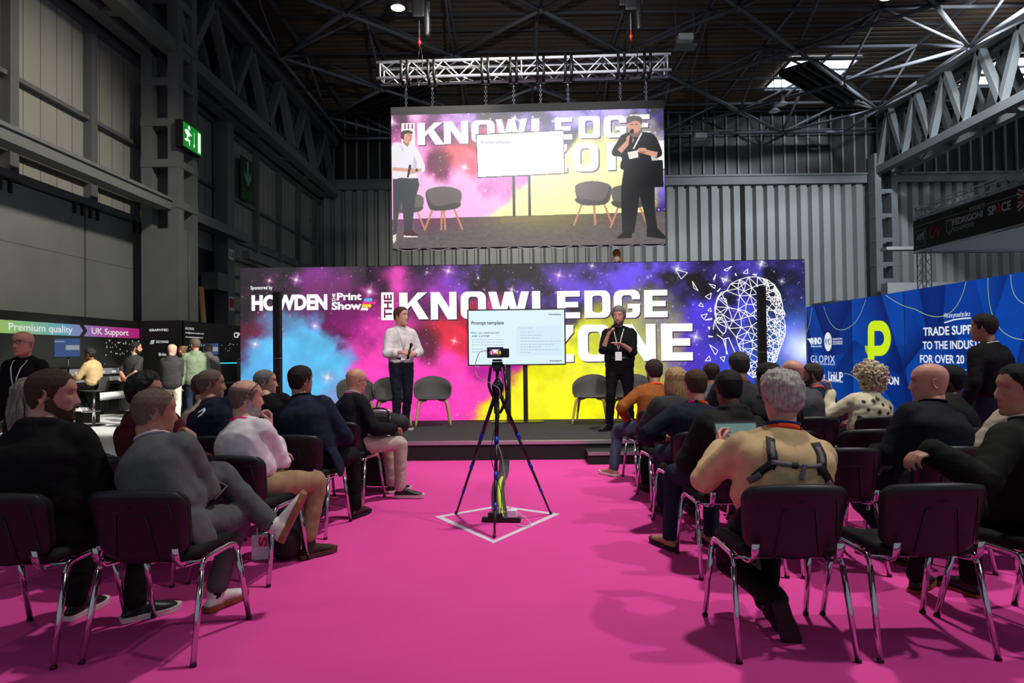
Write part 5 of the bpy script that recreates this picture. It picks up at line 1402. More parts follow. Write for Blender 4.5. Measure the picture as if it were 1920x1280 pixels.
        rod(b, MH @ V((-.009, gy, gz + .005)), MH @ V((.009, gy, gz + .005)), .0022, 5); obj('glasses', b, M_black, root)
    # --- lanyard round the neck
    ln = g('lanyard')
    if ln:
        b = BM(); rr_ = .082 if ck != 'hoodie' else .092
        pts = []; nn = []
        for i in range(-9, 10):
            t = R(180 + i * 10); e = abs(i) / 9
            pts.append(N + up * (.016 - .03 * e * e) + rx * (rr_ * math.sin(t) * (1 + .12 * e)) + bk * (rr_ * math.cos(t) + .0)); nn.append(rx * math.sin(t) + bk * math.cos(t) + up * .25)
        fr_ = N - up * .33 + bk * (.135 * fat + belly + grow)
        ch_ = lambda s: [N - up * .03 + rx * s * .072 + bk * (.062 + grow), N - up * .10 + rx * s * .052 + bk * (.112 * f2 + grow), N - up * .2 + rx * s * .028 + bk * (.137 * f2 + grow + belly * .5)]
        pts = [fr_] + ch_(-1)[::-1] + pts[::-1][::-1] + ch_(1) + [fr_] if False else [fr_] + ch_(1)[::-1] + pts[::-1] + ch_(-1) + [fr_]
        # order: up the right side, round the back of the neck, down the left
        cen = N - up * .1
        nn = [bk, bk, bk, bk + rx * .5] + nn[::-1] + [bk - rx * .5, bk, bk, bk]
        if ln[0] == 'band':
            cols = ln[1]; m_ = len(pts)
            fm = lambda i: (0, 1, 2)[0 if i < m_ * .62 else (2 if i < m_ * .66 else 1)] if ln[2] == 'R' else (0, 1, 2)[1 if i < m_ * .36 else (2 if i < m_ * .42 else 0)]
            ribbon(b, pts, nn, .022, .0025, mi=fm)
        else: cols = [ln[1]]; ribbon(b, pts, nn, .012, .002)
        lan = obj('lanyard', b, cols, root)
        b = BM(); q = fr_ - up * .075 + bk * .008; Mq = Matrix((rx, bk, up)).transposed(); box(b, q, (.09, .004, .12), rot=Mq, bevel=.003); obj('badge', b, M_white, lan)
    k['_'] = dict(N=N, up=up, rx=rx, bk=bk, arms=arms, legs=legs, MH=MH, P0=P0)
    root_info[root.name] = k['_']
    return root
root_info = {}

HAIRH = {'bald': .0, 'buzz': .003, 'crop': .008, 'short': .013, 'thick': .036, 'swept': .036, 'fringe': .0, 'receding': .008, 'bob': .020, 'wavy': .026, 'curly': .045}
def proj(p):
    d = V(p) - CAM; w = d.dot(FWD); return 960 + F_PX * d.dot(RIGHT) / w, 640 - F_PX * d.dot(UP) / w
def sit(label, x, y, crown, yaw=0, lean=6, **k):
    """A seated figure on the chair at (x, y) whose crown stands where the photograph shows it."""
    sc = k.get('scale', 1.0); hs = k.get('hs', 1.06); hipz = k.get('hipz', .545); ct = math.cos(R(lean))
    r_ = .60 * math.sin(R(lean)) + .035; cy = y + r_ * math.cos(R(yaw)) * sc
    T = PY(crown[0], crown[1], cy); T.z -= (.1185 * hs + k.get('hair_h', HAIRH.get(k['hair'][0], .012))) * sc
    L_ = Matrix.Rotation(-R(yaw), 3, 'Z') @ (T - V((x, y, 0))) / sc
    tl = .495
    for _ in range(4):
        tilt = math.asin(max(-.45, min(.45, L_.x / (tl + .105))))
        uz = math.cos(R(lean)) * math.cos(tilt)
        n_ = V((math.sin(tilt), math.sin(R(lean)), uz)).length
        tl = (L_.z - (hipz + .02) - .045) / (uz / n_) - .105
    if not .40 < tl < .58: print('torso', label, round(tl, 3), 'tilt', round(math.degrees(tilt)))
    k.update(tl=max(.38, min(.58, tl)), tilt=math.degrees(tilt), lean=lean)
    return person(label, (x, y, 0), yaw, **k)
# ================================================================== STANDS LEFT AND RIGHT, BANNER TRUSS
def proj_arr(co):
    d = co - np.array(CAM); w = d @ np.array(FWD)
    return 960 + F_PX * (d @ np.array(RIGHT)) / w, 640 - F_PX * (d @ np.array(UP)) / w
# ---- blue printed wall on the right (backlit fabric)
XR = 7.57
BW = Plane((XR, 18.0, 0), (0, -1, 0))
bw = thing('blue_stand_wall', 'tall backlit blue printed wall with white trade supplier lettering on the right', 'display wall', BW.o); o = V(bw.location)
BL = Plane(BW.o - o, BW.u); BL.hit = BW.hit
fa = BW.hit(1512, 600)[0]; na_ = 13.0; hb = 2.5
b = BM(); prism(b, BL, [(fa, 0), (na_, 0), (na_, hb), (fa, hb)], -.01, .14); obj('frame', b, M_alu, bw)
nw, nh = 420, 150
A_, B_ = np.meshgrid(np.linspace(fa, na_, nw), np.linspace(hb, 0, nh))
co = np.array(BW.o) + A_[..., None] * np.array(BW.u) + B_[..., None] * np.array(BW.v)
PX_, PY_ = proj_arr(co.reshape(-1, 3)); PX_ = PX_.reshape(nh, nw); PY_ = PY_.reshape(nh, nw)
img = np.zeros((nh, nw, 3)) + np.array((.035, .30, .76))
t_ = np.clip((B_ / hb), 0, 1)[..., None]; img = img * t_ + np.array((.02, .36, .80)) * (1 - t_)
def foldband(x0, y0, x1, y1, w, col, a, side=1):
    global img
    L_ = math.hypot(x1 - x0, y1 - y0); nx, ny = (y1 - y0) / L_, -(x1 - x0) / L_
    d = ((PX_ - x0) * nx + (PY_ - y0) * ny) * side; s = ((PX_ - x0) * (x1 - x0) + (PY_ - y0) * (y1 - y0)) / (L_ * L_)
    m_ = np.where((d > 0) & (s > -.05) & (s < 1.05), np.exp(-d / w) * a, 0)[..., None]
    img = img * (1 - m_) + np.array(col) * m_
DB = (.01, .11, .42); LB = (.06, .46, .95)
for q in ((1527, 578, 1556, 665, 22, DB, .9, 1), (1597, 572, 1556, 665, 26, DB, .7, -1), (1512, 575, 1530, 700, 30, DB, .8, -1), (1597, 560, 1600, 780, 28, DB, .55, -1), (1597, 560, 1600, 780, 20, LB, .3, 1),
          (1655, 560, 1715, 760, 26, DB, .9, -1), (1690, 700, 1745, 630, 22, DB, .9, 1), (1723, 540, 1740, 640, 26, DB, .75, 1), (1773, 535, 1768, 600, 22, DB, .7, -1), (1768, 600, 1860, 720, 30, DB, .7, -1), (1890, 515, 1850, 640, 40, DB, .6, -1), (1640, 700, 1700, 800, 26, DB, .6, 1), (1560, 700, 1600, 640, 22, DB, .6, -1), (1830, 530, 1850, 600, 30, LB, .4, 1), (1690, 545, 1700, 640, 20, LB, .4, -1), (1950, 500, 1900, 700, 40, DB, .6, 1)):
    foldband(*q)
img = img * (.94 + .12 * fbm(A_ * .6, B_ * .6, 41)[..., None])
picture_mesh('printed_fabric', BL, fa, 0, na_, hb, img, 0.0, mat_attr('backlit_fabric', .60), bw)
M_prw = mat('print_white_lit', (.93, .96, 1.0), .5, emit=.85); M_lime = mat('print_lime', (.82, .94, .10), .5, emit=.92); M_lime2 = mat('print_lime_shade', (.66, .82, .08), .5, emit=.85)
b = BM()
for s, x0, y0, x1, y1, bo, sp in (('RHINO', 1521, 633, 1541, 646, .05, .9), ('FRAMES & BANNERS', 1521, 648, 1541, 651, .01, 1), ('GLOPIX', 1521, 666, 1566, 679, .0, 1.15), ('MODULAR LIGHTBOX DISPLAYS', 1522, 680, 1566, 683, .01, 1.1), ('TOUCH', 1527, 700, 1547, 707, .03, 1), ('POINTS', 1530, 708, 1547, 711, .01, 1.4), ('LinkUP', 1554, 696, 1581, 713, .012, .8), ('MODULAR DISPLAY FRAMES', 1555, 712, 1581, 715, .01, 1),
                            ('REMARKABLE', 1562, 634, 1580, 637, .02, 1), ('FREESTANDING', 1562, 639, 1580, 642, .02, 1), ('LED LIGHTBOXES', 1562, 643, 1580, 646, .02, 1),
                            ('TRADE SUPPLIER', 1732, 614, 1860, 630, .022, 1), ('TO THE INDUSTRY', 1731, 640, 1856, 655, .02, 1), ('FOR OVER 20 YEARS', 1726, 665, 1860, 680, .02, 1), ('VISION', 1648, 704, 1686, 719, .03, 1), ('We are proud to be a', 1771, 587, 1820, 599, .0, .9),
                            ('We have become one of the leading names of large', 1748, 689, 1856, 693, .01, 1), ('format and produce print for companies wide of', 1750, 696, 1850, 700, .01, 1), ('PROUD TO BE A PARTNER', 1772, 706, 1822, 709, .01, 1)):
    text_px(b, BL, s, x0, y0, x1, y1, off=.008, bold=bo, spacing=sp, shear=.35 if s.startswith('We are') else 0)
q = [(1771, 605), (1790, 599), (1805, 597), (1821, 596)]; lines(b, BL, [(BW.hit(*u), BW.hit(*v)) for u, v in zip(q, q[1:])], .022, .008)
a0, b0 = BW.hit(1514, 650); a1, b1 = BW.hit(1521, 634); prism(b, BL, [(a0, b1), (a0 + .12, b0 + .15), (a0 + .3, b0), (a1, b0 + .1), (a1, b1 - .05), (a0 + .35, b0 + .2)], .008, 0)
ca, cb_ = BW.hit(1553, 640.5); prism(b, BL, ngon_disc(ca, cb_, abs(BW.hit(1560, 641)[0] - ca), .23), .008, 0)
obj('lettering', b, M_prw, bw)
b = BM(); text_px(b, BL, 'RMD', 1548, 635, 1559, 646, off=.012, bold=0, spacing=.8); obj('badge_lettering', b, mat('print_blue', (.05, .25, .55), .5, emit=.5), bw)
b = BM()
def arcs(pts_, r_=.008): lines(b, BL, [(BW.hit(*u), BW.hit(*v)) for u, v in zip(pts_, pts_[1:])], .010, .006)
def bez(p0, p1, p2, n=14): return [((1 - t) ** 2 * p0[0] + 2 * t * (1 - t) * p1[0] + t * t * p2[0], (1 - t) ** 2 * p0[1] + 2 * t * (1 - t) * p1[1] + t * t * p2[1]) for t in [i / n for i in range(n + 1)]]
for c in (bez((1523, 577), (1520, 605), (1512, 624)), bez((1545, 574), (1562, 640), (1600, 608)), bez((1600, 608), (1612, 598), (1624, 561)), bez((1661, 553), (1690, 575), (1716, 579)), bez((1716, 579), (1790, 625), (1812, 528)), bez((1853, 521), (1850, 640), (1930, 637)), bez((1896, 515), (1895, 565), (1930, 572)), bez((1583, 700), (1600, 700), (1615, 720)), bez((1828, 768), (1850, 800), (1870, 830))): arcs(c)
for cx, cy in ((1797, 722), (1823, 722), (1849, 722), (1875, 722), (1797, 748), (1823, 748), (1849, 748)):
    ca, cb_ = BW.hit(cx, cy); ra = abs(BW.hit(cx + 8, cy)[0] - ca); q = ngon_disc(ca, cb_, ra, .11); lines(b, BL, list(zip(q, q[1:] + q[:1])), .012, .006)
obj('line_art', b, mat('print_pale_lime', (.75, .88, .55), .5, emit=.75), bw)
b = BM()
def P_(x, y): return BW.hit(x, y)
n = 16
out = [P_(1640, 601)] + [P_(1651 + 20 * math.sin(math.pi * i / n), 634 - 33 * math.cos(math.pi * i / n)) for i in range(n + 1)] + [P_(1640, 667)]
inn = [P_(1640, 620)] + [P_(1649 + 9.5 * math.sin(math.pi * i / n), 634 - 14 * math.cos(math.pi * i / n)) for i in range(n + 1)] + [P_(1640, 648)]
for i in range(len(out) - 1): b.faces.new([b.verts.new(BL.pt(*p, .008)) for p in (out[i], out[i + 1], inn[i + 1], inn[i])])
prism(b, BL, [P_(*p) for p in ((1628, 674), (1640, 674), (1640, 601), (1634, 603), (1629, 609), (1628, 618))], .009, 0)
prism(b, BL, [P_(*p) for p in ((1622, 648), (1628, 648), (1628, 667), (1624, 659))], .009, 0, 1)
obj('letter_logo', b, [M_lime, M_lime2], bw)
b = BM()
for px in (1597.5, 1697): a = BW.hit(px, 640)[0]; prism(b, BL, [(a - .012, 0), (a + .012, 0), (a + .012, hb), (a - .012, hb)], .004, 0)
obj('panel_joint', b, mat('joint_silver', (.45, .5, .6), .4), bw)
b = BM(); box2(b, (XR + .2, 16.6, 2.0), (XR + 1.9, 17.9, 2.58)); tag(obj('white_header_box', b, M_white), 'white header box of another stand peeping over the far end of the blue wall', 'stand header')
b = BM(); p0, p1 = PY(1664, 530, 33.0), PY(1925, 468, 33.0)
box2(b, (p0.x, 33.0, 0), (p0.x + 7, 33.6, p0.z)); box2(b, (p0.x, 33, p0.z + 1.6), (p0.x + 7, 33.6, p0.z + 1.75)); tag(obj('pale_stand_partition', b, M_corr), 'pale partition of a stand far behind the blue wall', 'partition')

# ---- black sponsor banner on a square truss frame
XB, YF, YN, BZ0, BZ1 = 13.4, 22.9, 14.5, 0, 0
BP = Plane((XB, YF, 0), (0, -1, 0))
a0, z1 = BP.hit(1711, 415); _, z0 = BP.hit(1711, 471)
bt_ = thing('banner_truss', 'square truss frame with lattice legs holding the black sponsor banner high on the right', 'truss', (XB, YF, z0)); o = V(bt_.location)
def lattice(bm, a, c, w, ref, n, r=.022, br=.010):
    a, c = V(a), V(c); x, y = frame_of(c - a, ref)
    k = [x * w + y * w, x * -w + y * w, x * -w + y * -w, x * w + y * -w]
    for d in k: rod(bm, a + d * .5, c + d * .5, r, 8)
    for i in range(n):
        for j in range(4):
            s = a.lerp(c, i / n) + k[(j + i) % 4] * .5; e = a.lerp(c, (i + 1) / n) + k[(j + i + 1) % 4] * .5; rod(bm, s, e, br, 5)
b = BM(); lattice(b, V((XB + .2, YF, z1 + .28)) - o, V((XB + .2, YN, z1 + .28)) - o, .29, (1, 0, 0), 24); obj('top_beam', b, M_alu, bt_)
b = BM(); lattice(b, V((XB + .2, YF + .1, z1 + .28)) - o, V((XB + 8, YF + .1, z1 + .28)) - o, .29, (0, 0, 1), 24); obj('top_beam', b, M_alu, bt_)
b = BM(); lattice(b, V((XB + .22, YF - .2, 0)) - o, V((XB + .22, YF - .2, z1 + .42)) - o, .29, (1, 0, 0), 18); obj('truss_leg', b, M_alu, bt_)
b = BM(); lattice(b, V((XB + .22, YN - .2, 0)) - o, V((XB + .22, YN - .2, z1 + .42)) - o, .29, (1, 0, 0), 18); obj('truss_leg', b, M_alu, bt_)
b = BM(); lattice(b, V((XB + 8, YF + .05, 0)) - o, V((XB + 8, YF + .05, z1 + .42)) - o, .29, (1, 0, 0), 18); obj('truss_leg', b, M_alu, bt_)
b = BM(); rod(b, V((XB, YF, z0 - .05)) - o, V((XB, YN, z0 - .05)) - o, .04, 8); obj('lower_tube', b, M_alu, bt_)
b = BM(); rod(b, V((XB, YF, z0 - .05)) - o, V((XB + 8, YF, z0 - .05)) - o, .04, 8); obj('lower_tube', b, M_alu, bt_)
sb = thing('sponsor_banner', 'black banner with sponsor logos lashed to the high truss frame on the right', 'banner', BP.o + V((0, 0, z0))); o = V(sb.location)
BQ = Plane(BP.o - o, BP.u); BQ.hit = BP.hit
b = BM(); prism(b, BQ, [(0, z0), (8.3, z0), (8.3, z1), (0, z1)], 0, .02); obj('cloth', b, mat('banner_black', (.045, .045, .05), .6), sb)
M_bw = mat('banner_print_white', (.86, .86, .88), .6); M_bp = mat('banner_print_pink', (.80, .14, .30), .6)
b = BM()
for s, x0, y0, x1, y1, bo in (('FEDRIGONI', 1787, 425, 1844, 424, .03), ):
    pass
def btext(s, x0, x1, z_, h, bold, mi=0):
    aa, ab = BP.hit(x0, 420)[0], BP.hit(x1, 420)[0]; text_on(b, BQ, s, aa, z0 + (z1 - z0) * z_, ab, z0 + (z1 - z0) * (z_ + h), off=.008, bold=bold, mi=mi)
btext('SPONSORED BY', 1818, 1849, .72, .13, .0); btext('FEDRIGONI', 1787, 1844, .46, .20, .035); btext('SELF-ADHESIVES', 1787, 1827, .28, .12, .0); btext('SP', 1853, 1869, .44, .26, .03); btext('CE', 1879, 1897, .44, .26, .03); btext('APS', 1718, 1733, .28, .22, .03); btext('for print', 1726, 1733, .20, .05, 0)
for x0, x1 in ((1711, 1815), (1851, 1990)):
    aa, ab = BP.hit(x0, 420)[0], BP.hit(x1, 420)[0]; zz = z0 + (z1 - z0) * .78; lines(b, BQ, [((aa, zz), (ab, zz))], .012, .008)
aa, ab = BP.hit(1715, 440)[0], BP.hit(1736, 440)[0]; rr_ = rrect(aa, z0 + .10 * (z1 - z0), ab, z0 + .62 * (z1 - z0), .08); lines(b, BQ, list(zip(rr_, rr_[1:] + rr_[:1])), .014, .008)
lines(b, BQ, [((aa + .06, z0 + .36 * (z1 - z0)), (ab - .04, z0 + .56 * (z1 - z0)))], .03, .008)
aa, ab = BP.hit(1775, 430)[0], BP.hit(1786, 430)[0]; sh = [(aa, .66), (ab, .66), (ab, .36), ((aa + ab) / 2, .22), (aa, .36)]; sh = [(u, z0 + v * (z1 - z0)) for u, v in sh]; lines(b, BQ, list(zip(sh, sh[1:] + sh[:1])), .022, .008)
for v in (.34, .42, .50, .58): lines(b, BQ, [((aa + .12, z0 + v * (z1 - z0)), (ab - .12, z0 + v * (z1 - z0)))], .022, .008)
obj('lettering', b, M_bw, sb)
b = BM(); aa, ab = BP.hit(1868.5, 420)[0], BP.hit(1879.5, 420)[0]; prism(b, BQ, [(aa, z0 + .46 * (z1 - z0)), (ab, z0 + .46 * (z1 - z0)), ((aa + ab) / 2, z0 + .76 * (z1 - z0))], .009, 0)
obj('triangle_logo', b, M_bp, sb); b = BM()
cv = [(1745, .30), (1743, .42), (1746, .56), (1750, .60)]; cv2 = [(1745, .30), (1750, .28), (1757, .56), (1761, .24), (1763, .46), (1766, .52)]
for c in (cv, cv2): q = [(BP.hit(x, 430)[0], z0 + v * (z1 - z0)) for x, v in c]; lines(b, BQ, list(zip(q, q[1:])), .06, .009)
obj('script_logo', b, M_bp, sb)
b = BM(); aa, ab = BP.hit(1909, 400)[0], BP.hit(1960, 400)[0]; za, zb2_ = z0 + .40 * (z1 - z0), z0 + .86 * (z1 - z0)
prism(b, BQ, [(aa, za), (ab, za), (ab, zb2_), (aa, zb2_)], .006, 0, 0)
mx, mz = (aa + ab) / 2, (za + zb2_) / 2
lines(b, BQ, [((aa, za), (ab, zb2_)), ((aa, zb2_), (ab, za)), ((mx, za), (mx, zb2_)), ((aa, mz), (ab, mz))], .16, .008, 1); lines(b, BQ, [((aa, za), (ab, zb2_)), ((aa, zb2_), (ab, za))], .06, .010, 2); lines(b, BQ, [((mx, za), (mx, zb2_)), ((aa, mz), (ab, mz))], .10, .011, 2)
obj('flag_print', b, [mat('flag_blue', (.06, .12, .38), .6), M_bw, mat('flag_red', (.72, .10, .18), .6)], sb)
b = BM(); box2(b, (XB + .1, YF - .02, z0), (XB + 8, YF + .0, z1)); tag(obj('plain_banner', b, mat('banner_back', (.92, .90, .95), .7)), 'pale unprinted back of the far banner in the high truss frame', 'banner')

# ---- black printing stand along the left
XS = -10.4
SP_ = Plane((XS, 18.9, 0), (0, 1, 0))
sw = thing('stand_back_wall', 'black printing stand wall with rainbow Premium quality band on the left', 'display wall', (XS, 14, 0)); o = V(sw.location)
SQ = Plane(SP_.o - o, SP_.u); SQ.hit = SP_.hit
M_std = mat('stand_black', (.075, .085, .085), .6)
n0 = SP_.hit(-250, 600)[0]; zt = 2.40
b = BM(); prism(b, SQ, [(n0, 0), (-.12, 0), (-.12, zt), (n0, zt)], 0, .1); obj('panel', b, M_std, sw)
aL, aC, aR = SP_.hit(-60, 600)[0], SP_.hit(150, 600)[0], SP_.hit(268, 600)[0]
z_b, z_t = 1.93, 2.20
na2, nb2 = 160, 10
gr = np.zeros((nb2, na2, 3)); xs = np.linspace(0, 1, na2)
for c in range(3): gr[..., c] = np.interp(xs, [0, .22, .45, .64, .80, 1], [(.85, .60, .45, .72, .80, .78)[i] if c == 0 else ((.88, .86, .74, .45, .24, .10)[i] if c == 1 else (.30, .55, .86, .76, .62, .50)[i]) for i in range(6)])
picture_mesh('rainbow_band', SQ, aL, z_b, aR, z_t, gr, .006, mat_attr('rainbow_print', .62), sw)
b = BM(); m_ = (z_b + z_t) / 2; a1 = SP_.hit(148, 610)[0]; a2 = SP_.hit(156, 610)[0]; a3 = a2 - a1
for s in (1,): prism(b, SQ, [(a1, z_b), (a1 + a3 * .9, m_), (a1, z_t), (a1 + a3, z_t), (a1 + a3 * 1.9, m_), (a1 + a3, z_b)], .012, 0)
obj('chevron', b, M_std, sw)
M_prt = mat('stand_print_white_glow', (.90, .91, .92), .6, emit=.85)  # glow added to the printed letters so the white reads brighter
b = BM()
def stext(s, x0, x1, zl, zh, bold=.01, shear=0): text_on(b, SQ, s, SP_.hit(x0, 600)[0], zl, SP_.hit(x1, 600)[0], zh, off=.012, bold=bold, shear=shear)
stext('Premium quality', 15, 135, z_b + .015, z_t - .05, .012); stext('UK Support', 171, 240, z_b + .015, z_t - .05, .012)
rs = np.random.RandomState(8)
for i in range(44):
    a = rs.uniform(SP_.hit(195, 600)[0], -.1); zz = 1.87 - abs(rs.normal()) * .28 - (.5 - (a + 4) / 8) * .1; s_ = rs.uniform(.012, .026); prism(b, SQ, [(a - s_, zz), (a, zz - s_), (a + s_, zz), (a, zz + s_)], .01, 0)
obj('lettering', b, M_prt, sw)
# return panels round the column
rw = thing('stand_corner_panel', 'black stand panels wrapping the column with printer maker logos and contact lines', 'display wall', (-9.9, 18.8, 0)); o = V(rw.location)
F1 = Plane((-10.38, 18.8, 0), (1, 0, 0)); Q1 = Plane(F1.o - o, F1.u); F2 = Plane((-9.2, 18.7, 0), (0, 1, 0)); Q2 = Plane(F2.o - o, F2.u)
b = BM(); prism(b, Q1, [(0, 0), (1.18, 0), (1.18, 2.42), (0, 2.42)], 0, .1); obj('front_panel', b, M_std, rw)
b = BM(); prism(b, Q2, [(0.1, 0), (7.5, 0), (7.5, 2.42), (0.1, 2.42)], 0, .1); obj('side_panel', b, M_std, rw)
b = BM()
for s, x0, y0, x1, y1, bo in (('GRAPHTEC', 280, 616, 316, 621, .02), ('SOYANG', 293, 638, 316, 643, .015), ('Brite', 298, 661, 312, 667, .01)):
    a0, b0 = F1.hit(x0, y1); a1, b1 = F1.hit(x1, y0); text_on(b, Q1, s, a0, b0, a1, b1, off=.01, bold=bo)
a0, b0 = F1.hit(281, 645); a1, b1 = F1.hit(291, 637)
for k in (0, .33, .66): prism(b, Q1, [(a0 + k * .03, b0 + (b1 - b0) * k), (a1 - .04 + k * .03, b0 + (b1 - b0) * (k + .1)), (a1 - .02 + k * .03, b0 + (b1 - b0) * (k + .3)), (a0 + .02 + k * .03, b0 + (b1 - b0) * (k + .2))], .01, 0)
for s, x0, x1, zl, zh in (('0192 370 225', 347, 363, 2.17, 2.235), ('sales@chinaprintsupplies.co.uk', 347, 382, 2.05, 2.11), ('www.chinaprintsupplies.co.uk', 347, 380, 1.93, 1.99), ('CP', 438, 449, 2.02, 2.20)):
    text_on(b, Q2, s, F2.hit(x0, 620)[0], zl, F2.hit(x1, 620)[0], zh, off=.01, bold=.012 if s != 'CP' else .03)
for i in range(34):
    a = rs.uniform(.3, 4.0); zz = 1.82 - abs(rs.normal()) * .2; s_ = .016; prism(b, Q2, [(a - s_, zz), (a, zz - s_), (a + s_, zz), (a, zz + s_)], .01, 0)
obj('lettering', b, M_prt, rw)
# printers
M_sil = mat('printer_silver', (.52, .53, .54), .35, .4); M_prn = mat('printer_black', (.05, .05, .055), .4)
def printer(label, loc, rz, L_):
    t = thing('wide_format_printer', label, 'printer', loc, rz)
    b = BM(); box2(b, (-.35, -L_ / 2, .78), (.30, L_ / 2, 1.22), bevel=.04); obj('body', b, M_prn, t)
    b = BM(); box2(b, (.29, -L_ / 2 + .25, 1.02), (.34, L_ / 2 - .25, 1.16), bevel=.01); obj('front_cover', b, M_sil, t)
    b = BM(); box2(b, (.29, -L_ / 2 + .25, .86), (.36, L_ / 2 - .25, .96), bevel=.01); obj('platen', b, M_sil, t)
    b = BM(); rod(b, (.28, -L_ / 2 + .3, .50), (.28, L_ / 2 - .3, .50), .09, 14); obj('media_roll', b, M_white, t)
    for s in (-1, 1):
        b = BM(); box2(b, (-.12, s * (L_ / 2 - .3) - .06, .05), (.12, s * (L_ / 2 - .3) + .06, .80)); box2(b, (-.38, s * (L_ / 2 - .3) - .06, .001), (.42, s * (L_ / 2 - .3) + .06, .08), bevel=.02); obj('stand_leg', b, M_prn, t)
    b = BM(); 
    for i in range(int(L_ / .45)): box2(b, (.338, -L_ / 2 + .45 + i * .45, 1.05), (.35, -L_ / 2 + .60 + i * .45, 1.10))
    obj('light_strip', b, mat('printer_led', (.9, .95, 1), .5, emit=.8), t)['kind'] = 'stuff'
    return t
printer('long black wide format printer against the rainbow stand wall on the left', (-10.0, 15.0, 0), 0, 4.6)
printer('black wide format printer beside the left edge of the video wall', (-8.5, 20.8, 0), 0, 3.4)
printer('nearest black wide format printer at the far left edge', (-10.0, 10.6, 0), 0, 3.4)
M_scr = mat('monitor_blue', (.16, .30, .52), .4, emit=.75)
def monitor(label, px, py0, py1, y, w, tilt, z0_):
    p = PY(px, (py0 + py1) / 2, y); h = (PY(px, py0, y).z - PY(px, py1, y).z)
    t = thing('computer_monitor', label, 'monitor', (p.x, y, z0_), R(tilt)); dz = p.z - z0_
    b = BM(); box(b, (0, .02, dz), (w, .035, h), bevel=.008); obj('bezel', b, M_black, t)
    q = Plane((0, 0, dz), (1, 0, 0)); b = BM(); prism(b, q, [(-w / 2 + .015, -h / 2 + .015), (w / 2 - .015, -h / 2 + .015), (w / 2 - .015, h / 2 - .015), (-w / 2 + .015, h / 2 - .015)], .001, 0); obj('screen', b, M_scr, t)
    b = BM(); prism(b, q, [(-w * .05, -.05), (w * .45, -.05), (w * .45, .05), (-w * .05, .05)], .004, 0); prism(b, q, [(-w * .45, h * .28), (-w * .1, h * .28), (-w * .1, h * .34), (-w * .45, h * .34)], .004, 0); obj('window_graphic', b, mat('monitor_pale', (.62, .66, .70), .4, emit=.7), t)
    b = BM(); rod(b, (0, .06, 0), (0, .06, dz), .02, 8); box2(b, (-.13, -.06, .0), (.13, .16, .014)); obj('stand', b, M_black, t)
d1 = 14.3
monitor('blue lit computer monitor on the black stand desk beside the stool', 126, 633, 670, d1, .50, 18, .76)
monitor('small blue lit computer monitor near the video wall edge', 395, 643, 666, 16.2, .36, 12, .78)
t = thing('stand_desk', 'black desk of the printing stand where the woman on the stool works', 'desk', (-9.35, 14.3, 0))
b = BM(); box2(b, (-.26, -.7, .72), (.36, .6, .76)); obj('desk_top', b, M_prn, t)
for x in (-.6, .5):
    b = BM(); box2(b, (-.2, x - .03, .001), (.3, x + .03, .72)); obj('leg', b, M_prn, t)
t = thing('stand_desk', 'black counter the group of standing visitors gathers around', 'desk', (-7.9, 16.2, 0))
b = BM(); box2(b, (-1.0, -.6, .74), (1.6, .5, .78)); obj('desk_top', b, M_prn, t)
b = BM(); box2(b, (-.9, -.5, .001), (1.5, .4, .74)); obj('cabinet', b, M_prn, t)
t = thing('printer_control_box', 'black cabinet with blue light line beside the video wall', 'cabinet', PZ(432, 770, .0))
b = BM(); box2(b, (-.3, -.3, .001), (.3, .3, 1.35), bevel=.04); obj('case', b, M_prn, t)
b = BM(); box2(b, (-.3, -.31, 1.22), (.3, -.30, 1.25)); obj('light_line', b, mat('cyan_line', (.2, .75, .85), .5, emit=1.2), t)
b = BM(); box2(b, (-.22, -.31, 1.10), (-.14, -.30, 1.14)); obj('red_button', b, mat('red_lit', (.8, .1, .1), .5, emit=1), t)
# bar stool
sp_ = PZ(176, 798, 0.0)
t = thing('bar_stool', 'grey bar stool with chrome pedestal at the black stand desk', 'stool', (sp_.x, sp_.y, 0), R(90))
b = BM(); bmesh.ops.create_cone(b, cap_ends=True, segments=32, radius1=.23, radius2=.19, depth=.02, matrix=Matrix.Translation((0, 0, .012))); obj('base', b, M_chrome, t, False)
b = BM(); rod(b, (0, 0, .02), (0, 0, .72), .03, 12); obj('column', b, M_chrome, t)
b = BM(); pts = [(.17 * math.cos(R(a)), .05 + .17 * math.sin(R(a)), .30) for a in range(-40, 221, 20)]; wire(b, [(0, 0, .30)] + pts + [(0, 0, .30)], .011, 8, 2); obj('foot_ring', b, M_chrome, t)
b = BM(); tube(b, [(0, .20, .74), (0, .0, .73), (0, -.14, .735), (0, -.21, .80), (0, -.23, 1.0)], [(.19, .02), (.20, .025), (.20, .025), (.19, .02), (.16, .014)], 14, 4, ref=(1, 0, 0)); obj('seat', b, mat('stool_grey', (.20, .20, .21), .5), t)
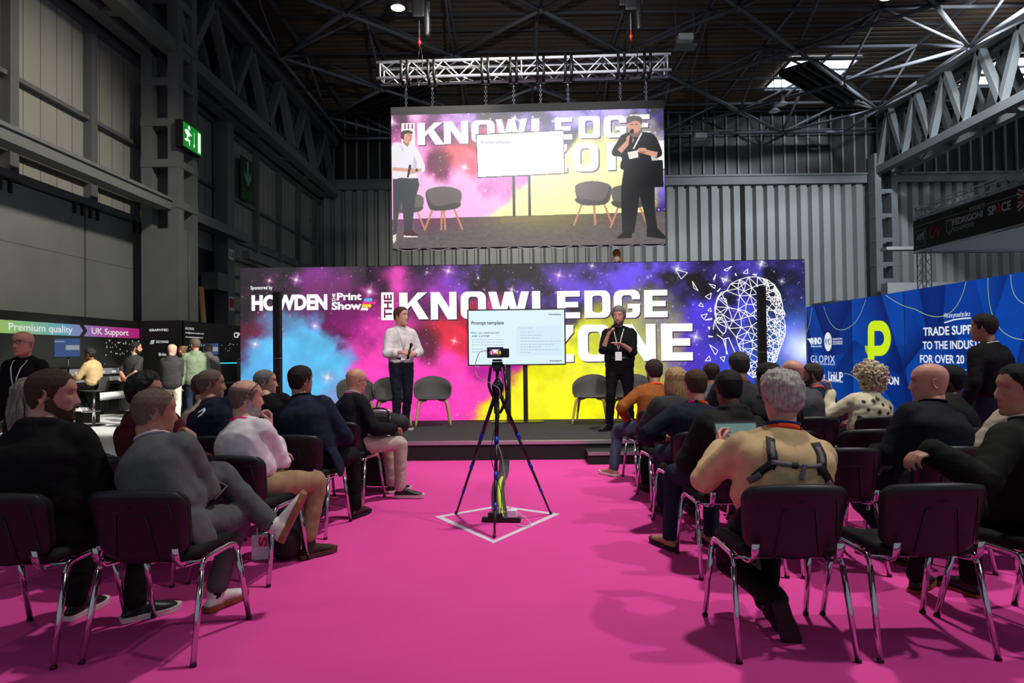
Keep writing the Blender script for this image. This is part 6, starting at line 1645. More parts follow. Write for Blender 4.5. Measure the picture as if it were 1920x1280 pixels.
# ================================================================== CHAIRS, TRIPOD, THINGS ON THE FLOOR
M_pad = mat('chair_pad', (.065, .062, .066), .75, bump=.2, bscale=400, spec=.25)
M_shl = mat('chair_back_shell', (.062, .058, .064), .42, bump=.12, bscale=300)
def conference_chair():
    t = thing('conference_chair', 'x', 'chair', (0, 0, 0), 0, 'black conference chairs in audience rows')
    b = BM()
    pr = rrect(-.235, -.215, .235, .215, .06, 5)
    lv = []
    for z, k in ((.430, .90), (.434, .97), (.450, 1.0), (.472, .985), (.484, .93), (.487, .6)):
        lv.append([b.verts.new((x * k, y * k, z + .018 * (x / .235) ** 2 * k - (.03 * max(0, (y - .10) / .115) ** 2))) for x, y in pr])
    for A, B in zip(lv, lv[1:]):
        for i in range(len(pr)): f = b.faces.new((A[i], A[(i + 1) % len(pr)], B[(i + 1) % len(pr)], B[i])); f.smooth = True
    b.faces.new(lv[0][::-1]); b.faces.new(lv[-1]).smooth = True
    obj('seat', b, M_pad, t)
    # backrest: pad in front, moulded shell behind; curved in plan, leaning back
    def back(th0, th1, grow, name, mt, panel=False):
        b = BM(); nx, nz_ = 16, 12; grid = []
        for side in (0, 1):
            g_ = []
            for j in range(nz_ + 1):
                row = []
                for i in range(nx + 1):
                    u = -1 + 2 * i / nx; v = j / nz_
                    hw = (.232 + grow) - .024 * (1 - v)
                    # rounded corners
                    cv = abs(v - .5) * 2; cu = 1 - .16 * max(0, (cv - .62) / .38) ** 2.2
                    x = u * hw * cu; z = .455 - grow + (.335 + 2 * grow) * v - (.016 * u * u if v > .5 else 0) + .030 * (u * u) * (1 - v)
                    y = -.235 - .075 * v + .055 * (x / .235) ** 2 + (th1 if side else th0)
                    e = max(abs(u), cv); inset = max(0, (e - .86) / .14) ** 2 * .010
                    y += (-inset if side else inset) if th1 > th0 else 0
                    row.append(b.verts.new((x, y, z)))
                g_.append(row)
            grid.append(g_)
        for s, g_ in enumerate(grid):
            for j in range(nz_):
                for i in range(nx):
                    q = (g_[j][i], g_[j][i + 1], g_[j + 1][i + 1], g_[j + 1][i]); f = b.faces.new(q if s == 0 else q[::-1]); f.smooth = True
        F, B2 = grid; ring = [(0, i) for i in range(nx)] + [(j, nx) for j in range(nz_)] + [(nz_, i) for i in range(nx, 0, -1)] + [(j, 0) for j in range(nz_, 0, -1)]
        for (j, i), (jj, ii) in zip(ring, ring[1:] + ring[:1]): f = b.faces.new((F[j][i], B2[j][i], B2[jj][ii], F[jj][ii])); f.smooth = True
        obj(name, b, mt, t)
    back(-.022, .030, 0, 'backrest', M_pad)
    back(-.036, -.012, .004, 'back_shell', M_shl)
    b = BM(); yy = lambda z, x: -.235 - .075 * (z - .455) / .335 + .055 * (x / .235) ** 2 - .0385
    edge = [(-.10, .47), (-.07, .68), (.07, .68), (.10, .47)]
    for (x0, z0_), (x1, z1_) in zip(edge, edge[1:]): rod(b, (x0, yy(z0_, x0), z0_), (x1, yy(z1_, x1), z1_), .003, 5)
    edge = [(-.17, .73), (0, .715), (.17, .73), (.195, .48)]
    for (x0, z0_), (x1, z1_) in zip(edge, edge[1:]): rod(b, (x0, yy(z0_, x0), z0_), (x1, yy(z1_, x1), z1_), .0025, 5)
    obj('moulded_ridge', b, M_shl, t)
    for s in (-1, 1):
        b = BM(); ribbon(b, [(s * .185, -.02, .425), (s * .185, -.17, .425), (s * .186, -.235, .435), (s * .187, -.275, .47), (s * .187, -.290, .53)], [V((0, 0, -1)), V((0, 0, -1)), V((0, -.6, -.8)), V((0, -1, -.2)), V((0, -1, 0))], .032, .006); obj('back_support', b, M_chrome, t)
        b = BM(); tube(b, [(s * .248, -.175, .392), (s * .246, -.155, .425), (s * .245, -.12, .438), (s * .245, .0, .440), (s * .245, .12, .438), (s * .246, .155, .425), (s * .248, .175, .392)], [(.015, .009)] * 7, 10, 3, ref=(0, 0, 1), cap=False); obj('side_rail', b, M_chrome, t)
        for e in (-1, 1):
            b = BM(); rod(b, (s * .248, e * .173, .395), (s * .262, e * .272, .012), .0160, 12, flat=.80, ref=(0, 1, 0)); lg = obj('leg', b, M_chrome, t)
            b = BM(); rod(b, (s * .2615, e * .268, .016), (s * .263, e * .276, .0), .0172, 10, flat=.84, ref=(0, 1, 0)); obj('foot_cap', b, M_black, lg)
    for e in (-1, 1):
        b = BM(); rod(b, (-.245, e * .125, .425), (.245, e * .125, .425), .010, 8); obj('cross_bar', b, M_chrome, t)
    return t
ch0 = conference_chair(); first = [True]
def put_chair(x, y, rz, label):
    c = ch0 if first[0] else copy_tree(ch0); first[0] = False
    c.location = (x, y, 0); c.rotation_euler = (0, 0, R(rz)); c['label'] = label; return c
CH = {}
def row(tag_, x, y, rz, label): CH[tag_] = (x, y, rz); put_chair(x, y, rz, label)
B_ = 'black padded chair with chrome legs '
row('LA1', -1.70, 3.36, -4, B_ + 'under the man in the grey suit')
row('LA2', -2.33, 3.34, -2, B_ + 'under the broad man in the black hoodie')
row('LB1', -1.72, 4.42, -8, B_ + 'under the man in the white shirt')
row('LB2', -2.33, 4.42, -4, B_ + 'under the man in the maroon hoodie')
row('LB3', -2.93, 4.38, -2, B_ + 'under the grey haired woman at the left edge')
row('LC1', -1.68, 5.46, -6, B_ + 'under the man in the blue suit jacket')
row('LC2', -2.30, 5.44, -3, B_ + 'under the man in the navy zip jacket')
row('LD1', -1.60, 6.46, -10, B_ + 'under the bald man in cream trousers')
row('LD2', -2.22, 6.44, -4, B_ + 'under the grey haired man behind the left speaker')
row('LD3', -2.82, 6.42, -2, B_ + 'under the person in the cream jacket')
row('RA1', 1.235, 3.32, 0, B_ + 'under the man in the cream sweater with straps')
row('RA2', 1.85, 3.32, 1, 'empty black padded chair at the right front, a man rests his arm on its back')
row('RA3', 2.48, 3.36, 16, B_ + 'under the man in dark green at the right edge')
row('RB1', 1.36, 4.44, 2, B_ + 'under the man in the dark hoodie and jeans')
row('RB2', 1.98, 4.44, 2, 'empty black padded chair with a leaflet lying on its seat')
row('RB3', 2.62, 4.44, 4, B_ + 'under the bald man in the navy suit')
row('RB4', 3.26, 4.46, 6, B_ + 'under the person in the cream jacket at the right')
row('RC1', 1.39, 5.38, 3, B_ + 'under the man in the navy sweater')
row('RC2', 2.00, 5.38, 3, B_ + 'under the dark haired person in black')
row('RC3', 2.62, 5.38, 3, 'empty black padded chair behind the woman in the patterned blouse')
row('RC4', 3.30, 5.40, 5, B_ + 'under the dark coated man behind the bald one')
row('RD1', 1.44, 6.38, 4, B_ + 'under the blonde woman')
row('RD2', 2.04, 6.38, 4, B_ + 'under the tall man in the grey jacket')
row('RD3', 2.64, 6.38, 4, B_ + 'under the bald man in the grey sweater')
row('RD4', 3.24, 6.38, 4, B_ + 'under the curly haired woman')
row('RE1', 1.47, 7.38, 6, B_ + 'under the man in the mustard shirt')
row('RE2', 2.06, 7.38, 6, B_ + 'under the man in the grey hooded top')
row('RE4', 3.25, 7.38, 6, B_ + 'under the man in navy with the orange lanyard')

# ---- tape square, tripod camera, cable cover, power strip
q = [PZ(815, 968, .0015), PZ(936, 947, .0015), PZ(1050, 963, .0015), PZ(925, 1018, .0015)]
b = BM(); cen = sum(q, V()) / 4
I = [p + (cen - p).normalized() * .075 for p in q]
for k in range(4): b.faces.new([b.verts.new(p) for p in (q[k], q[(k + 1) % 4], I[(k + 1) % 4], I[k])])
for v in b.verts: v.co.z = .002
r_ = bmesh.ops.extrude_face_region(b, geom=b.faces[:]); bmesh.ops.translate(b, vec=(0, 0, -.0018), verts=[e for e in r_['geom'] if isinstance(e, bmesh.types.BMVert)])
tag(obj('tape_square', b, mat('white_tape', (.85, .82, .84), .6)), 'white tape square stuck on the pink carpet round the tripod', 'tape')
feet = [PZ(855, 964, 0), PZ(1033, 964, 0), PZ(927, 1008, 0)]
ap = PY(933, 727, 5.66)
tp = thing('camera_tripod', 'black tripod with blue leg clamps standing in the tape square', 'tripod', (ap.x, ap.y, 0)); o = V(tp.location)
M_blue = mat('clamp_blue', (.12, .25, .75), .35, .5); M_trp = mat('tripod_black', (.05, .05, .055), .35)
for f in feet:
    a = ap - o + (f - ap).normalized() * .02 ; e = f - o
    pts_ = [a.lerp(e, t) for t in (0, .36, .60, .80, 1)]
    b = BM(); 
    for k, r_ in enumerate((.0165, .0135, .011, .009)): rod(b, pts_[k], pts_[k + 1], r_, 10)
    lg = obj('leg', b, M_trp, tp)
    for k in (1, 2, 3):
        dv = (e - a).normalized(); b = BM(); rod(b, pts_[k] - dv * .025, pts_[k] + dv * .03, .021 - .003 * k, 10); obj('leg_clamp', b, M_blue, lg)
    b = BM(); ball(b, e + V((0, 0, .012)), .014, seg=10, rings=6); obj('rubber_foot', b, M_black, lg)
zc = PY(935, 690, 5.66).z
b = BM(); rod(b, (0, 0, ap.z - .25), (0, 0, zc - .02), .014, 10); obj('centre_column', b, M_trp, tp)
b = BM(); tube(b, [(0, 0, ap.z - .05), (0, 0, ap.z + .02), (0, 0, ap.z + .05)], [.04, .05, .03], 12, 3); obj('spider', b, M_trp, tp)
b = BM(); box(b, (0, 0, zc), (.07, .07, .05), bevel=.01); rod(b, (-.045, 0, zc + .03), (.045, 0, zc + .03), .022, 10); box(b, (0, 0, zc + .065), (.08, .10, .018), bevel=.004); obj('pan_head', b, M_trp, tp)
b = BM(); rod(b, (.05, -.03, zc + .03), (.075, -.16, zc - .13), .008, 8); rod(b, (.068, -.125, zc - .08), (.08, -.19, zc - .18), .015, 10); obj('pan_handle', b, M_trp, tp)
b = BM(); 
for s, bend in ((-1, .035), (1, -.01)): wire(b, [(s * .055, 0, ap.z + .17), (s * .07 , -.01, ap.z + .02), (s * .06 - bend * s, -.03, ap.z - .10), (s * .02, -.03, ap.z - .20)], .012)
obj('carry_strap', b, M_black, tp)
cz = zc + .075
cm = thing('video_camera', 'small black video camera with lit screen on the tripod', 'camera', (ap.x - .0, ap.y, cz))
b = BM(); box(b, (0, .03, .055), (.085, .15, .085), bevel=.015); obj('body', b, M_black, cm)
b = BM(); rod(b, (0, .10, .055), (0, .19, .055), .036, 16); obj('lens', b, M_trp, cm)
b = BM(); box(b, (-.015, -.055, .055), (.135, .014, .088), bevel=.004); box(b, (.075, -.03, .05), (.05, .06, .075), bevel=.01); obj('screen_case', b, M_black, cm)
sq = Plane((-.015, -.0625, .055), (1, 0, 0)); yy_, xx_ = np.mgrid[0:24, 0:36]
pc = np.zeros((24, 36, 3)) + np.array((.92, .25, .62)); pc[:, 22:] = (.90, .85, .15); pc[:8] = (.25, .18, .40); pc[3:7, 8:28] = (.95, .95, .95); pc[6:14, 13:22] = (.97, .97, 1); pc[17:] = (.25, .23, .22); pc[8:18, 5:8] = (.85, .85, .85); pc[8:18, 28:31] = (.08, .08, .08)
picture_mesh('screen_picture', sq, -.046, -.028, .046, .030, pc, .002, M_pic, cm)
b = BM(); wire(b, [(-.07, -.03, .07), (-.14, -.05, .06), (-.18, -.06, -.05), (-.16, -.08, -.14), (-.05, -.06, -.20), (.02, -.05, -.26), (.0, -.06, -.40), (-.02, -.06, -.62), (.03, -.05, -.80), (.06, -.03, -1.05), (.12, -.02, -1.33), (.20, -.04, -1.385), (.10, .05, -1.39)], .0035); obj('cable', b, mat('cable_white', (.8, .8, .8), .5), cm)
b = BM(); wire(b, [(.02, -.04, .0), (.05, -.05, -.3), (-.02, -.06, -.55), (-.06, -.05, -.8), (.02, -.05, -1.1), (.0, 0, -1.36)], .003); obj('cable', b, M_black, cm)
# cable cover
cp = [PZ(x, y, 0.004) for x, y in ((946, 862), (944, 885), (936, 905), (934, 925), (936, 950), (938, 972))]
C_ = catmull([tuple(p) for p in cp], 6); C_ = [V(c) for c in C_]
b = BM(); ribbon(b, C_, V((0, 0, 1)), .125, .012); cc = obj('cable_cover', b, mat('rubber_grey', (.17, .16, .17), .55)); tag(cc, 'dark grey floor cable cover running from the stage to the tripod', 'cable cover')
b = BM(); ribbon(b, [c + V((.012, 0, .012)) for c in C_[9:]], V((0, 0, 1)), .034, .003); obj('warning_stripe', b, mat('hi_vis_yellow', (.75, .88, .10), .5), cc)
p = PZ(938, 978, 0)
ps = thing('power_strip', 'black power strip with white plug on the carpet under the tripod', 'power strip', (p.x, p.y, 0), R(-6))
b = BM(); box2(b, (-.15, -.03, .001), (.17, .03, .04), bevel=.006); obj('case', b, M_black, ps)
b = BM(); box2(b, (.06, -.025, .04), (.14, .03, .10), bevel=.008); obj('plug_adapter', b, M_white, ps)
b = BM(); box2(b, (-.10, -.02, .04), (-.05, .02, .075), bevel=.006); box2(b, (-.03, -.02, .04), (.02, .02, .07), bevel=.006); obj('plug', b, M_black, ps)
b = BM(); wire(b, [(.12, 0, .09), (.20, -.03, .05), (.26, -.10, .01), (.22, -.16, .006), (.15, -.12, .006)], .004); wire(b, [(-.08, 0, .07), (-.05, -.02, .12), (.0, .02, .10), (.04, 0, .08)], .004); obj('cable', b, mat('cable_white', ()), ps)

# ---- bags and small things
M_bag = mat('black_nylon', (.045, .045, .05), .7, bump=.3, bscale=150)
p = PZ(714, 915, 0)
sc_ = thing('trolley_case', 'black trolley suitcase with raised metal handle beside the bald man in the black suit', 'suitcase', (-1.42, 7.05, 0), R(-8))
b = BM(); box2(b, (-.21, -.13, .05), (.21, .13, .58), bevel=.05); obj('case_body', b, M_bag, sc_)
b = BM(); box2(b, (-.17, -.165, .12), (.17, -.12, .42), bevel=.03); obj('front_pocket', b, M_bag, sc_)
b = BM()
for s in (-1, 1): rod(b, (s * .09, .10, .56), (s * .09, .10, .80), .009, 8)
rod(b, (-.1, .10, .80), (.1, .10, .80), .013, 8); obj('pull_handle', b, M_alu, sc_)
for s in (-1, 1):
    b = BM(); rod(b, (s * .19 - .015, .09, .035), (s * .19 + .015, .09, .035), .035, 12); obj('wheel', b, M_black, sc_)
b = BM(); box2(b, (-.20, -.16, .0), (-.14, -.10, .06)); box2(b, (.14, -.16, .0), (.20, -.10, .06)); obj('foot_block', b, M_black, sc_)
hb_ = thing('holdall', 'black holdall resting on the trolley suitcase', 'bag', (-1.38, 7.0, .582), R(-8))
b = BM(); tube(b, [(-.20, 0, .10), (-.05, 0, .115), (.08, 0, .115), (.20, 0, .10)], [(.10, .10)] * 4, 16, 3, ref=(0, 1, 0)); obj('bag_body', b, M_bag, hb_, True)
b = BM(); wire(b, [(-.12, -.09, .14), (-.08, -.08, .25), (.08, -.08, .25), (.12, -.09, .14)], .009); obj('carry_handle', b, M_black, hb_)
b = BM(); ribbon(b, [(-.12, -.108, .04), (-.12, -.115, .15), (-.11, -.08, .20)], V((0, -1, .2)), .03, .003); ribbon(b, [(.12, -.108, .04), (.12, -.115, .15), (.11, -.08, .20)], V((0, -1, .2)), .03, .003); obj('webbing', b, M_black, hb_)
def backpack(label, loc, rz, s=1.0, m_=None):
    t = thing('backpack', label, 'bag', loc, R(rz)); m_ = m_ or M_bag
    b = BM(); tube(b, [(0, 0, .06), (0, 0, .18), (0, 0, .30), (0, .01, .38)], [(.15 * s, .11 * s), (.16 * s, .12 * s), (.14 * s, .10 * s), (.07 * s, .06 * s)], 16, 3, ref=(1, 0, 0)); obj('bag_body', b, m_, t, True)
    b = BM(); tube(b, [(0, -.10, .06), (0, -.11, .16), (0, -.09, .24)], [(.11 * s, .05), (.11 * s, .055), (.08, .03)], 14, 3, ref=(1, 0, 0)); obj('front_pocket', b, m_, t, True)
    for sx in (-1, 1):
        b = BM(); ribbon(b, [(sx * .07, .10, .36), (sx * .10, .17, .25), (sx * .10, .16, .10), (sx * .11, .09, .05)], V((0, 1, .2)), .05, .008); obj('shoulder_strap', b, M_black, t)
    b = BM(); wire(b, [(-.04, .02, .40), (0, .02, .45), (.04, .02, .40)], .008); obj('top_loop', b, M_black, t)
backpack('black backpack on the floor under the white shirted man', (-1.60, 4.72, 0), 30, .72)
backpack('dark backpack on the floor beside the mustard shirted man', (1.66, 7.0, 0), -10, .9, mat('olive_nylon', (.10, .10, .09), .8))
backpack('small grey bag under the aisle chair of the blonde woman', (1.52, 6.2, 0), 0, .75, mat('grey_nylon', (.16, .15, .16), .8))
p = PZ(490, 1040, 0.0)
pb = thing('paper_bag', 'white paper carrier bag with a pink letter S standing below the white trainer', 'bag', (-1.74, 4.70, 0), R(10))
b = BM(); box2(b, (-.075, -.04, .002), (.075, .04, .17), bevel=.002); obj('bag_body', b, M_white, pb)
q = Plane((0, -.0405, 0), (1, 0, 0)); b = BM(); text_on(b, q, 'S', -.03, .09, .03, .16, off=.002, bold=.05, vertical=True); obj('lettering', b, mat('bag_pink', (.85, .10, .38), .6), pb)
b = BM(); box2(b, (.0755, -.036, .004), (.077, .036, .165)); obj('orange_side', b, mat('bag_orange', (.85, .35, .10), .6), pb)
b = BM(); wire(b, [(-.04, -.036, .165), (-.03, -.036, .23), (.03, -.036, .23), (.04, -.036, .165)], .004); obj('handle', b, M_white, pb)
def leaflet(label, loc, rz, tilt, m_):
    t = thing('leaflet', label, 'leaflet', loc, R(rz)); b = BM()
    for k in range(2): box(b, (.0, 0, .002 + .004 * k), (.15, .21, .002), rot=rotm(k * 8, 0, 0).to_3x3(), mi=k)
    obj('sheet', b, [M_white, m_], t); return t
M_lf = mat('leaflet_print', (.55, .75, .88), .5, var=.6, vscale=14, col2=(.92, .80, .85))
leaflet('colourful leaflet lying on the empty chair seat on the right', (2.02, 4.36, .489), 60, 0, M_lf)
# ================================================================== THE PEOPLE
C_or, C_pk, C_bk = cloth('lanyard_orange', (.93, .30, .12)), cloth('lanyard_pink', (.92, .16, .50)), cloth('lanyard_black', (.06, .06, .06))
BAND = ('band', [C_or, C_pk, C_bk], 'R'); BANDL = ('band', [C_or, C_pk, C_bk], 'L'); PINKB = ('band', [C_pk, C_pk, C_or], 'L'); OR_ = ('band', [C_or, C_or, C_bk], 'R')
WHT = ('thin', cloth('lanyard_white', (.86, .86, .86)))
c_black = cloth('black_cloth', (.05, .05, .053)); c_black2 = cloth('black_fleece', (.065, .063, .065)); c_navy = cloth('navy_cloth', (.075, .10, .17)); c_navy2 = cloth('navy_suit', (.095, .125, .205)); c_dnavy = cloth('dark_navy_suit', (.070, .078, .115))
c_grey = cloth('grey_suit', (.36, .365, .37)); c_gtr = cloth('grey_suit_trousers', (.33, .335, .34)); c_white = cloth('white_shirt', (.88, .85, .86)); c_khaki = cloth('khaki', (.60, .49, .37)); c_stone = cloth('stone_chino', (.74, .68, .62)); c_cream = cloth('cream_knit', (.80, .68, .50)); c_maroon = cloth('maroon_fleece', (.30, .09, .12)); c_must = cloth('mustard_cotton', (.52, .29, .10)); c_char = cloth('charcoal_knit', (.19, .19, .19)); c_mid = cloth('mid_grey_knit', (.27, .27, .28)); c_jean = cloth('blue_denim', (.24, .28, .36)); c_djean = cloth('dark_denim', (.11, .15, .22)); c_sage = cloth('sage_cotton', (.44, .50, .41)); c_tan = cloth('tan_cotton', (.68, .58, .42)); c_green = cloth('dark_green_cotton', (.075, .085, .07)); c_bone = cloth('bone_fleece', (.70, .64, .56)); c_lgr = cloth('light_grey_hood', (.36, .36, .37))
s_white = mat('white_leather', (.85, .83, .80), .5); s_gum = mat('gum_sole', (.52, .29, .12), .6); s_brown = mat('brown_suede', (.17, .12, .09), .85); s_bsole = mat('brown_sole', (.30, .21, .14), .7); s_tan = mat('tan_suede', (.66, .50, .36), .8); s_chest = mat('chestnut_leather', (.20, .11, .08), .4)
BLK_SH = (M_black, M_blk2); BW_SH = (M_black, s_white)
# -------- left block, nearest row
x, y, _ = CH['LA1']
m1 = sit('man in a grey suit sitting cross legged in white trainers, hand at his chin', x, y, (277, 727), -14, 8, hair=('buzz', 'buzzgrey'), skin='tan', head=(-30, -4, 0), top='blazer', topm=c_grey, trousm=c_gtr, fat=1.06, shoe='sneaker', shoem=(s_white, s_gum), sock=C_bk, hem=.90,
         armR=dict(chin=(.085, .15, -.17), pole=(.55, .1, -1.2), f=(-.25, .35, .9), n=(-.9, .1, .1), hand='chin'), armL=dict(w=(.06, .34, .70), hand='relaxed'),
         legL=dict(a=(-.26, .46, .45), pole=(.1, .9, .75), toe=(-.25, .45, .85), up=(-.9, -.3, .3)), legR=dict(a=(-.06, .39, .095), toe=(.15, 1, 0)))
x, y, _ = CH['LA2']
sit('broad man in a black hoodie with short brown hair and beard, near left corner', x + .02, y, (92, 689), -14, 6, hair=('crop', 'brown'), skin='pink', beard='brown', head=(-52, -3, 0), top='hoodie', topm=c_black, trousm=c_black2, fat=1.40, neck=1.15, shoe='sneaker', shoem=BW_SH, lanyard=OR_, hs=1.12,
    legL=dict(a=(.14, .30, .09)), legR=dict(a=(.20, .34, .09), toe=(.5, .8, 0)))
# -------- second row
x, y, _ = CH['LB1']
sit('man in a white shirt with glasses pushed up on his balding head, hand at mouth', x, y, (448, 712), -27, 4, hair=('fringe', 'buzzgrey'), skin='fair', beard='silver', glasses='up', head=(-25, -2, 0), top='shirt', topm=c_white, trousm=c_khaki, fat=1.12, sleeve=.78, lanyard=PINKB, shoe='boot', shoem=(s_brown, s_bsole), hem=.86,
    armR=dict(chin=(.02, .15, -.185), pole=(.5, .1, -1.2), f=(-.25, .15, .95), n=(-.4, -.9, .1), hand='chin'), armL=dict(w=(.12, .28, .72)), legR=dict(a=(.13, .36, .095), toe=(.25, 1, 0)), legL=dict(a=(.22, .30, .095), toe=(.1, 1, 0)))
x, y, _ = CH['LB2']
sit('man in a maroon hoodie with curly black hair, beard and glasses seen in profile', x, y, (268, 691), -10, 6, hair=('thick', 'black'), skin='tan', beard='black', glasses='on', head=(-72, 2, 0), top='hoodie', topm=c_maroon, trousm=c_djean, shoem=BW_SH)
x, y, _ = CH['LB3']
sit('woman with long wavy grey hair at the left edge of the audience', x - .02, y, (28, 704), -8, 6, hair=('wavy', 'grey'), skin='fair', head=(-20, 0, 0), top='sweater', topm=c_char, trousm=c_djean, fat=.94, shoem=BW_SH)
# -------- third row
x, y, _ = CH['LC1']
m_navy = sit('man in a blue suit jacket and black trousers sitting on the aisle', x + .05, y, (562, 683), -7, 7, hair=('crop', 'dark'), skin='tan', head=(-22, 0, 0), top='blazer', topm=c_navy2, trousm=c_black, fat=1.20, shoe='shoe', shoem=(s_chest, M_blk2), undershirt=c_black2, legR=dict(a=(.20, .40, .095), toe=(.2, 1, 0)), armR=dict(w=(.16, .34, .68)))
x, y, _ = CH['LC2']
m_logo = sit('man in a navy zip jacket with a small white mark between the shoulders', x, y, (388, 691), -12, 6, hair=('crop', 'buzzgrey'), skin='tan', head=(-50, 0, 0), top='coat', topm=c_navy, trousm=c_djean, fat=1.12, shoem=BW_SH)
# -------- fourth row
x, y, _ = CH['LD1']
sit('bald man in a black suit with stone coloured trousers and pink lanyard', x + .03, y, (642, 690), -50, 10, hair=('bald', 'grey'), skin='pink', glasses='on', head=(8, -4, 0), top='blazer', topm=c_dnavy, trousm=c_stone, fat=1.08, shoe='sneaker', shoem=(M_black, s_white), lanyard=('band', [C_pk, C_or, C_pk], 'R'),
    armR=dict(w=(.14, .38, .67)), legR=dict(a=(.16, .44, .095), toe=(.7, .7, 0)), legL=dict(a=(.10, .50, .095)))
x, y, _ = CH['LD2']
sit('man in black with close grey hair beside the left column speaker', x, y, (493, 692), -10, 6, hair=('buzz', 'grey'), skin='fair', head=(-55, 0, 0), top='sweater', topm=c_black, trousm=c_djean, shoem=BW_SH)
x, y, _ = CH['LD3']
sit('person in a cream jacket hidden behind the man in the navy jacket', x, y, (384, 698), 10, 6, hair=('short', 'brown'), skin='fair', head=(-40, 0, 0), top='coat', topm=c_bone, trousm=c_djean, shoem=BW_SH)
# -------- right block, nearest row
x, y, _ = CH['RA1']
m_beige = sit('silver haired man in a cream sweater wearing a backpack harness', x + .02, y, (1463, 685), 0, 6, hair=('thick', 'silver'), skin='pink', head=(6, -4, 0), top='sweater', topm=c_cream, trousm=c_black, fat=1.32, shoulder=.166, sdrop=.02, lanyard=BAND, glasses='on', undershirt=cloth('blue_collar', (.22, .32, .58)), shoe='sneaker', shoem=(M_black, mat('brown_rubber', (.15, .12, .11), .8)),
              armR=dict(w=(.16, .36, .86), pole=(.7, -.5, -.8), f=(-.1, .8, .6), n=(-1, 0, 0), hand='cup'), armL=dict(w=(.16, .36, .86), pole=(.75, -.5, -.8), f=(-.1, .8, .6), n=(-1, 0, 0), hand='cup'), legL=dict(a=(.02, -.05, .19), pole=(.3, 1, .2), toe=(-.32, .30, -.80), up=(.1, .9, .35)), legR=dict(a=(-.04, .06, .15), pole=(.3, 1, .2), toe=(.5, .5, -.6), up=(-.2, .8, .6)))
x, y, _ = CH['RA3']
m_dkg = sit('man in dark green at the right edge, arm stretched along an empty chair', x + .04, y, (1916, 680), 22, 4, hair=('short', 'black'), skin='tan', head=(62, 0, 0), top='coat', topm=c_green, trousm=c_black, fat=1.15, undershirt=c_white, shoe='shoe', shoem=(M_black, s_gum),
            armL=dict(w=(.57, .10, .895), pole=(0, -.5, -1), f=(.95, .15, -.2), n=(.1, .1, -1), hand='cup'), legL=dict(a=(.02, .62, .09), toe=(-.9, .3, 0)), legR=dict(a=(.2, .45, .09)))
# -------- second row
x, y, _ = CH['RB1']
m_tab = sit('man in a dark hoodie and jeans with a balding dark head', x + .02, y, (1366, 691), 14, 9, hair=('receding', 'black'), skin='brown', head=(-10, -6, 0), top='hoodie', topm=c_char if False else cloth('dark_hoodie', (.10, .098, .095)), trousm=c_djean, fat=1.18, lanyard=BAND, shoe='sneaker', shoem=(s_tan, M_blk2), legL=dict(a=(.22, .42, .095)), legR=dict(a=(.10, .42, .095)))
x, y, _ = CH['RB3']
sit('bald man in a navy suit looking left', x + .02, y - .04, (1748, 680), 14, 6, hair=('bald', 'dark'), skin='pink', head=(52, -2, 0), top='blazer', topm=c_dnavy, trousm=c_dnavy, fat=1.30, undershirt=c_dnavy, hs=1.12, shoe='shoe', shoem=(s_chest, s_bsole), armR=dict(w=(.05, .34, .70)), armL=dict(w=(.12, .32, .68)), legL=dict(a=(.16, .06, .09)), legR=dict(a=(.12, .36, .09)))
x, y, _ = CH['RB4']
sit('person in a bone coloured fleece hidden behind the man in dark green', x + .02, y, (1916, 692), 24, 8, hair=('short', 'brown'), skin='fair', head=(40, 0, 0), top='coat', topm=c_bone, trousm=c_djean, fat=1.1, shoem=BW_SH, armL=dict(w=(.16, .40, .70)))
# -------- third row
x, y, _ = CH['RC1']
sit('man in a navy sweater with short brown hair and orange lanyard', x, y, (1303, 690), 4, 7, hair=('crop', 'brown'), skin='pink', head=(0, -3, 0), top='sweater', topm=c_navy, trousm=c_djean, fat=1.1, lanyard=BANDL, shoe='shoe', shoem=(s_brown, s_bsole), armL=dict(w=(.20, .22, .70), pole=(.9, -.4, -.3)))
x, y, _ = CH['RC2']
sit('dark haired person in black half hidden by the silver haired man', x, y, (1440, 678), 4, 6, hair=('short', 'black'), skin='brown', head=(20, -4, 0), top='hoodie', topm=c_black2, trousm=c_black, fat=1.1, shoem=BLK_SH)
x, y, _ = CH['RC4']
sit('dark coated man seen behind the bald head on the right', x + .02, y, (1787, 683), 10, 8, hair=('short', 'black'), skin='dark', head=(35, 0, 0), top='coat', topm=c_green, trousm=c_black, fat=1.22, shoem=BLK_SH)
# -------- fourth row
x, y, _ = CH['RD1']
sit('woman with straight blonde hair in a dark grey jacket', x, y, (1266, 686), 3, 6, hair=('bob', 'blond'), skin='fair', head=(4, 0, 0), top='coat', topm=c_char, trousm=c_black, fat=1.02, shoulder=.15, lanyard=BANDL, shoe='shoe', shoem=(s_brown, M_blk2))
x, y, _ = CH['RD2']
sit('tall dark haired man in a dark grey jacket before the wire head picture', x - .03, y, (1386, 658), 4, 5, hair=('short', 'darkgrey'), skin='tan', head=(0, 0, 0), top='coat', topm=c_char, trousm=c_black, fat=1.12, lanyard=OR_, shoem=BLK_SH)
x, y, _ = CH['RD3']
sit('bald man with a red scalp in a mid grey sweater', x + .02, y, (1484, 674), 10, 8, hair=('bald', 'grey'), skin='pink', head=(20, 0, 0), top='sweater', topm=c_mid, trousm=c_black, fat=1.25, shoem=BLK_SH)
x, y, _ = CH['RD4']
m_print = cloth('blouse_cream', (.85, .80, .68))
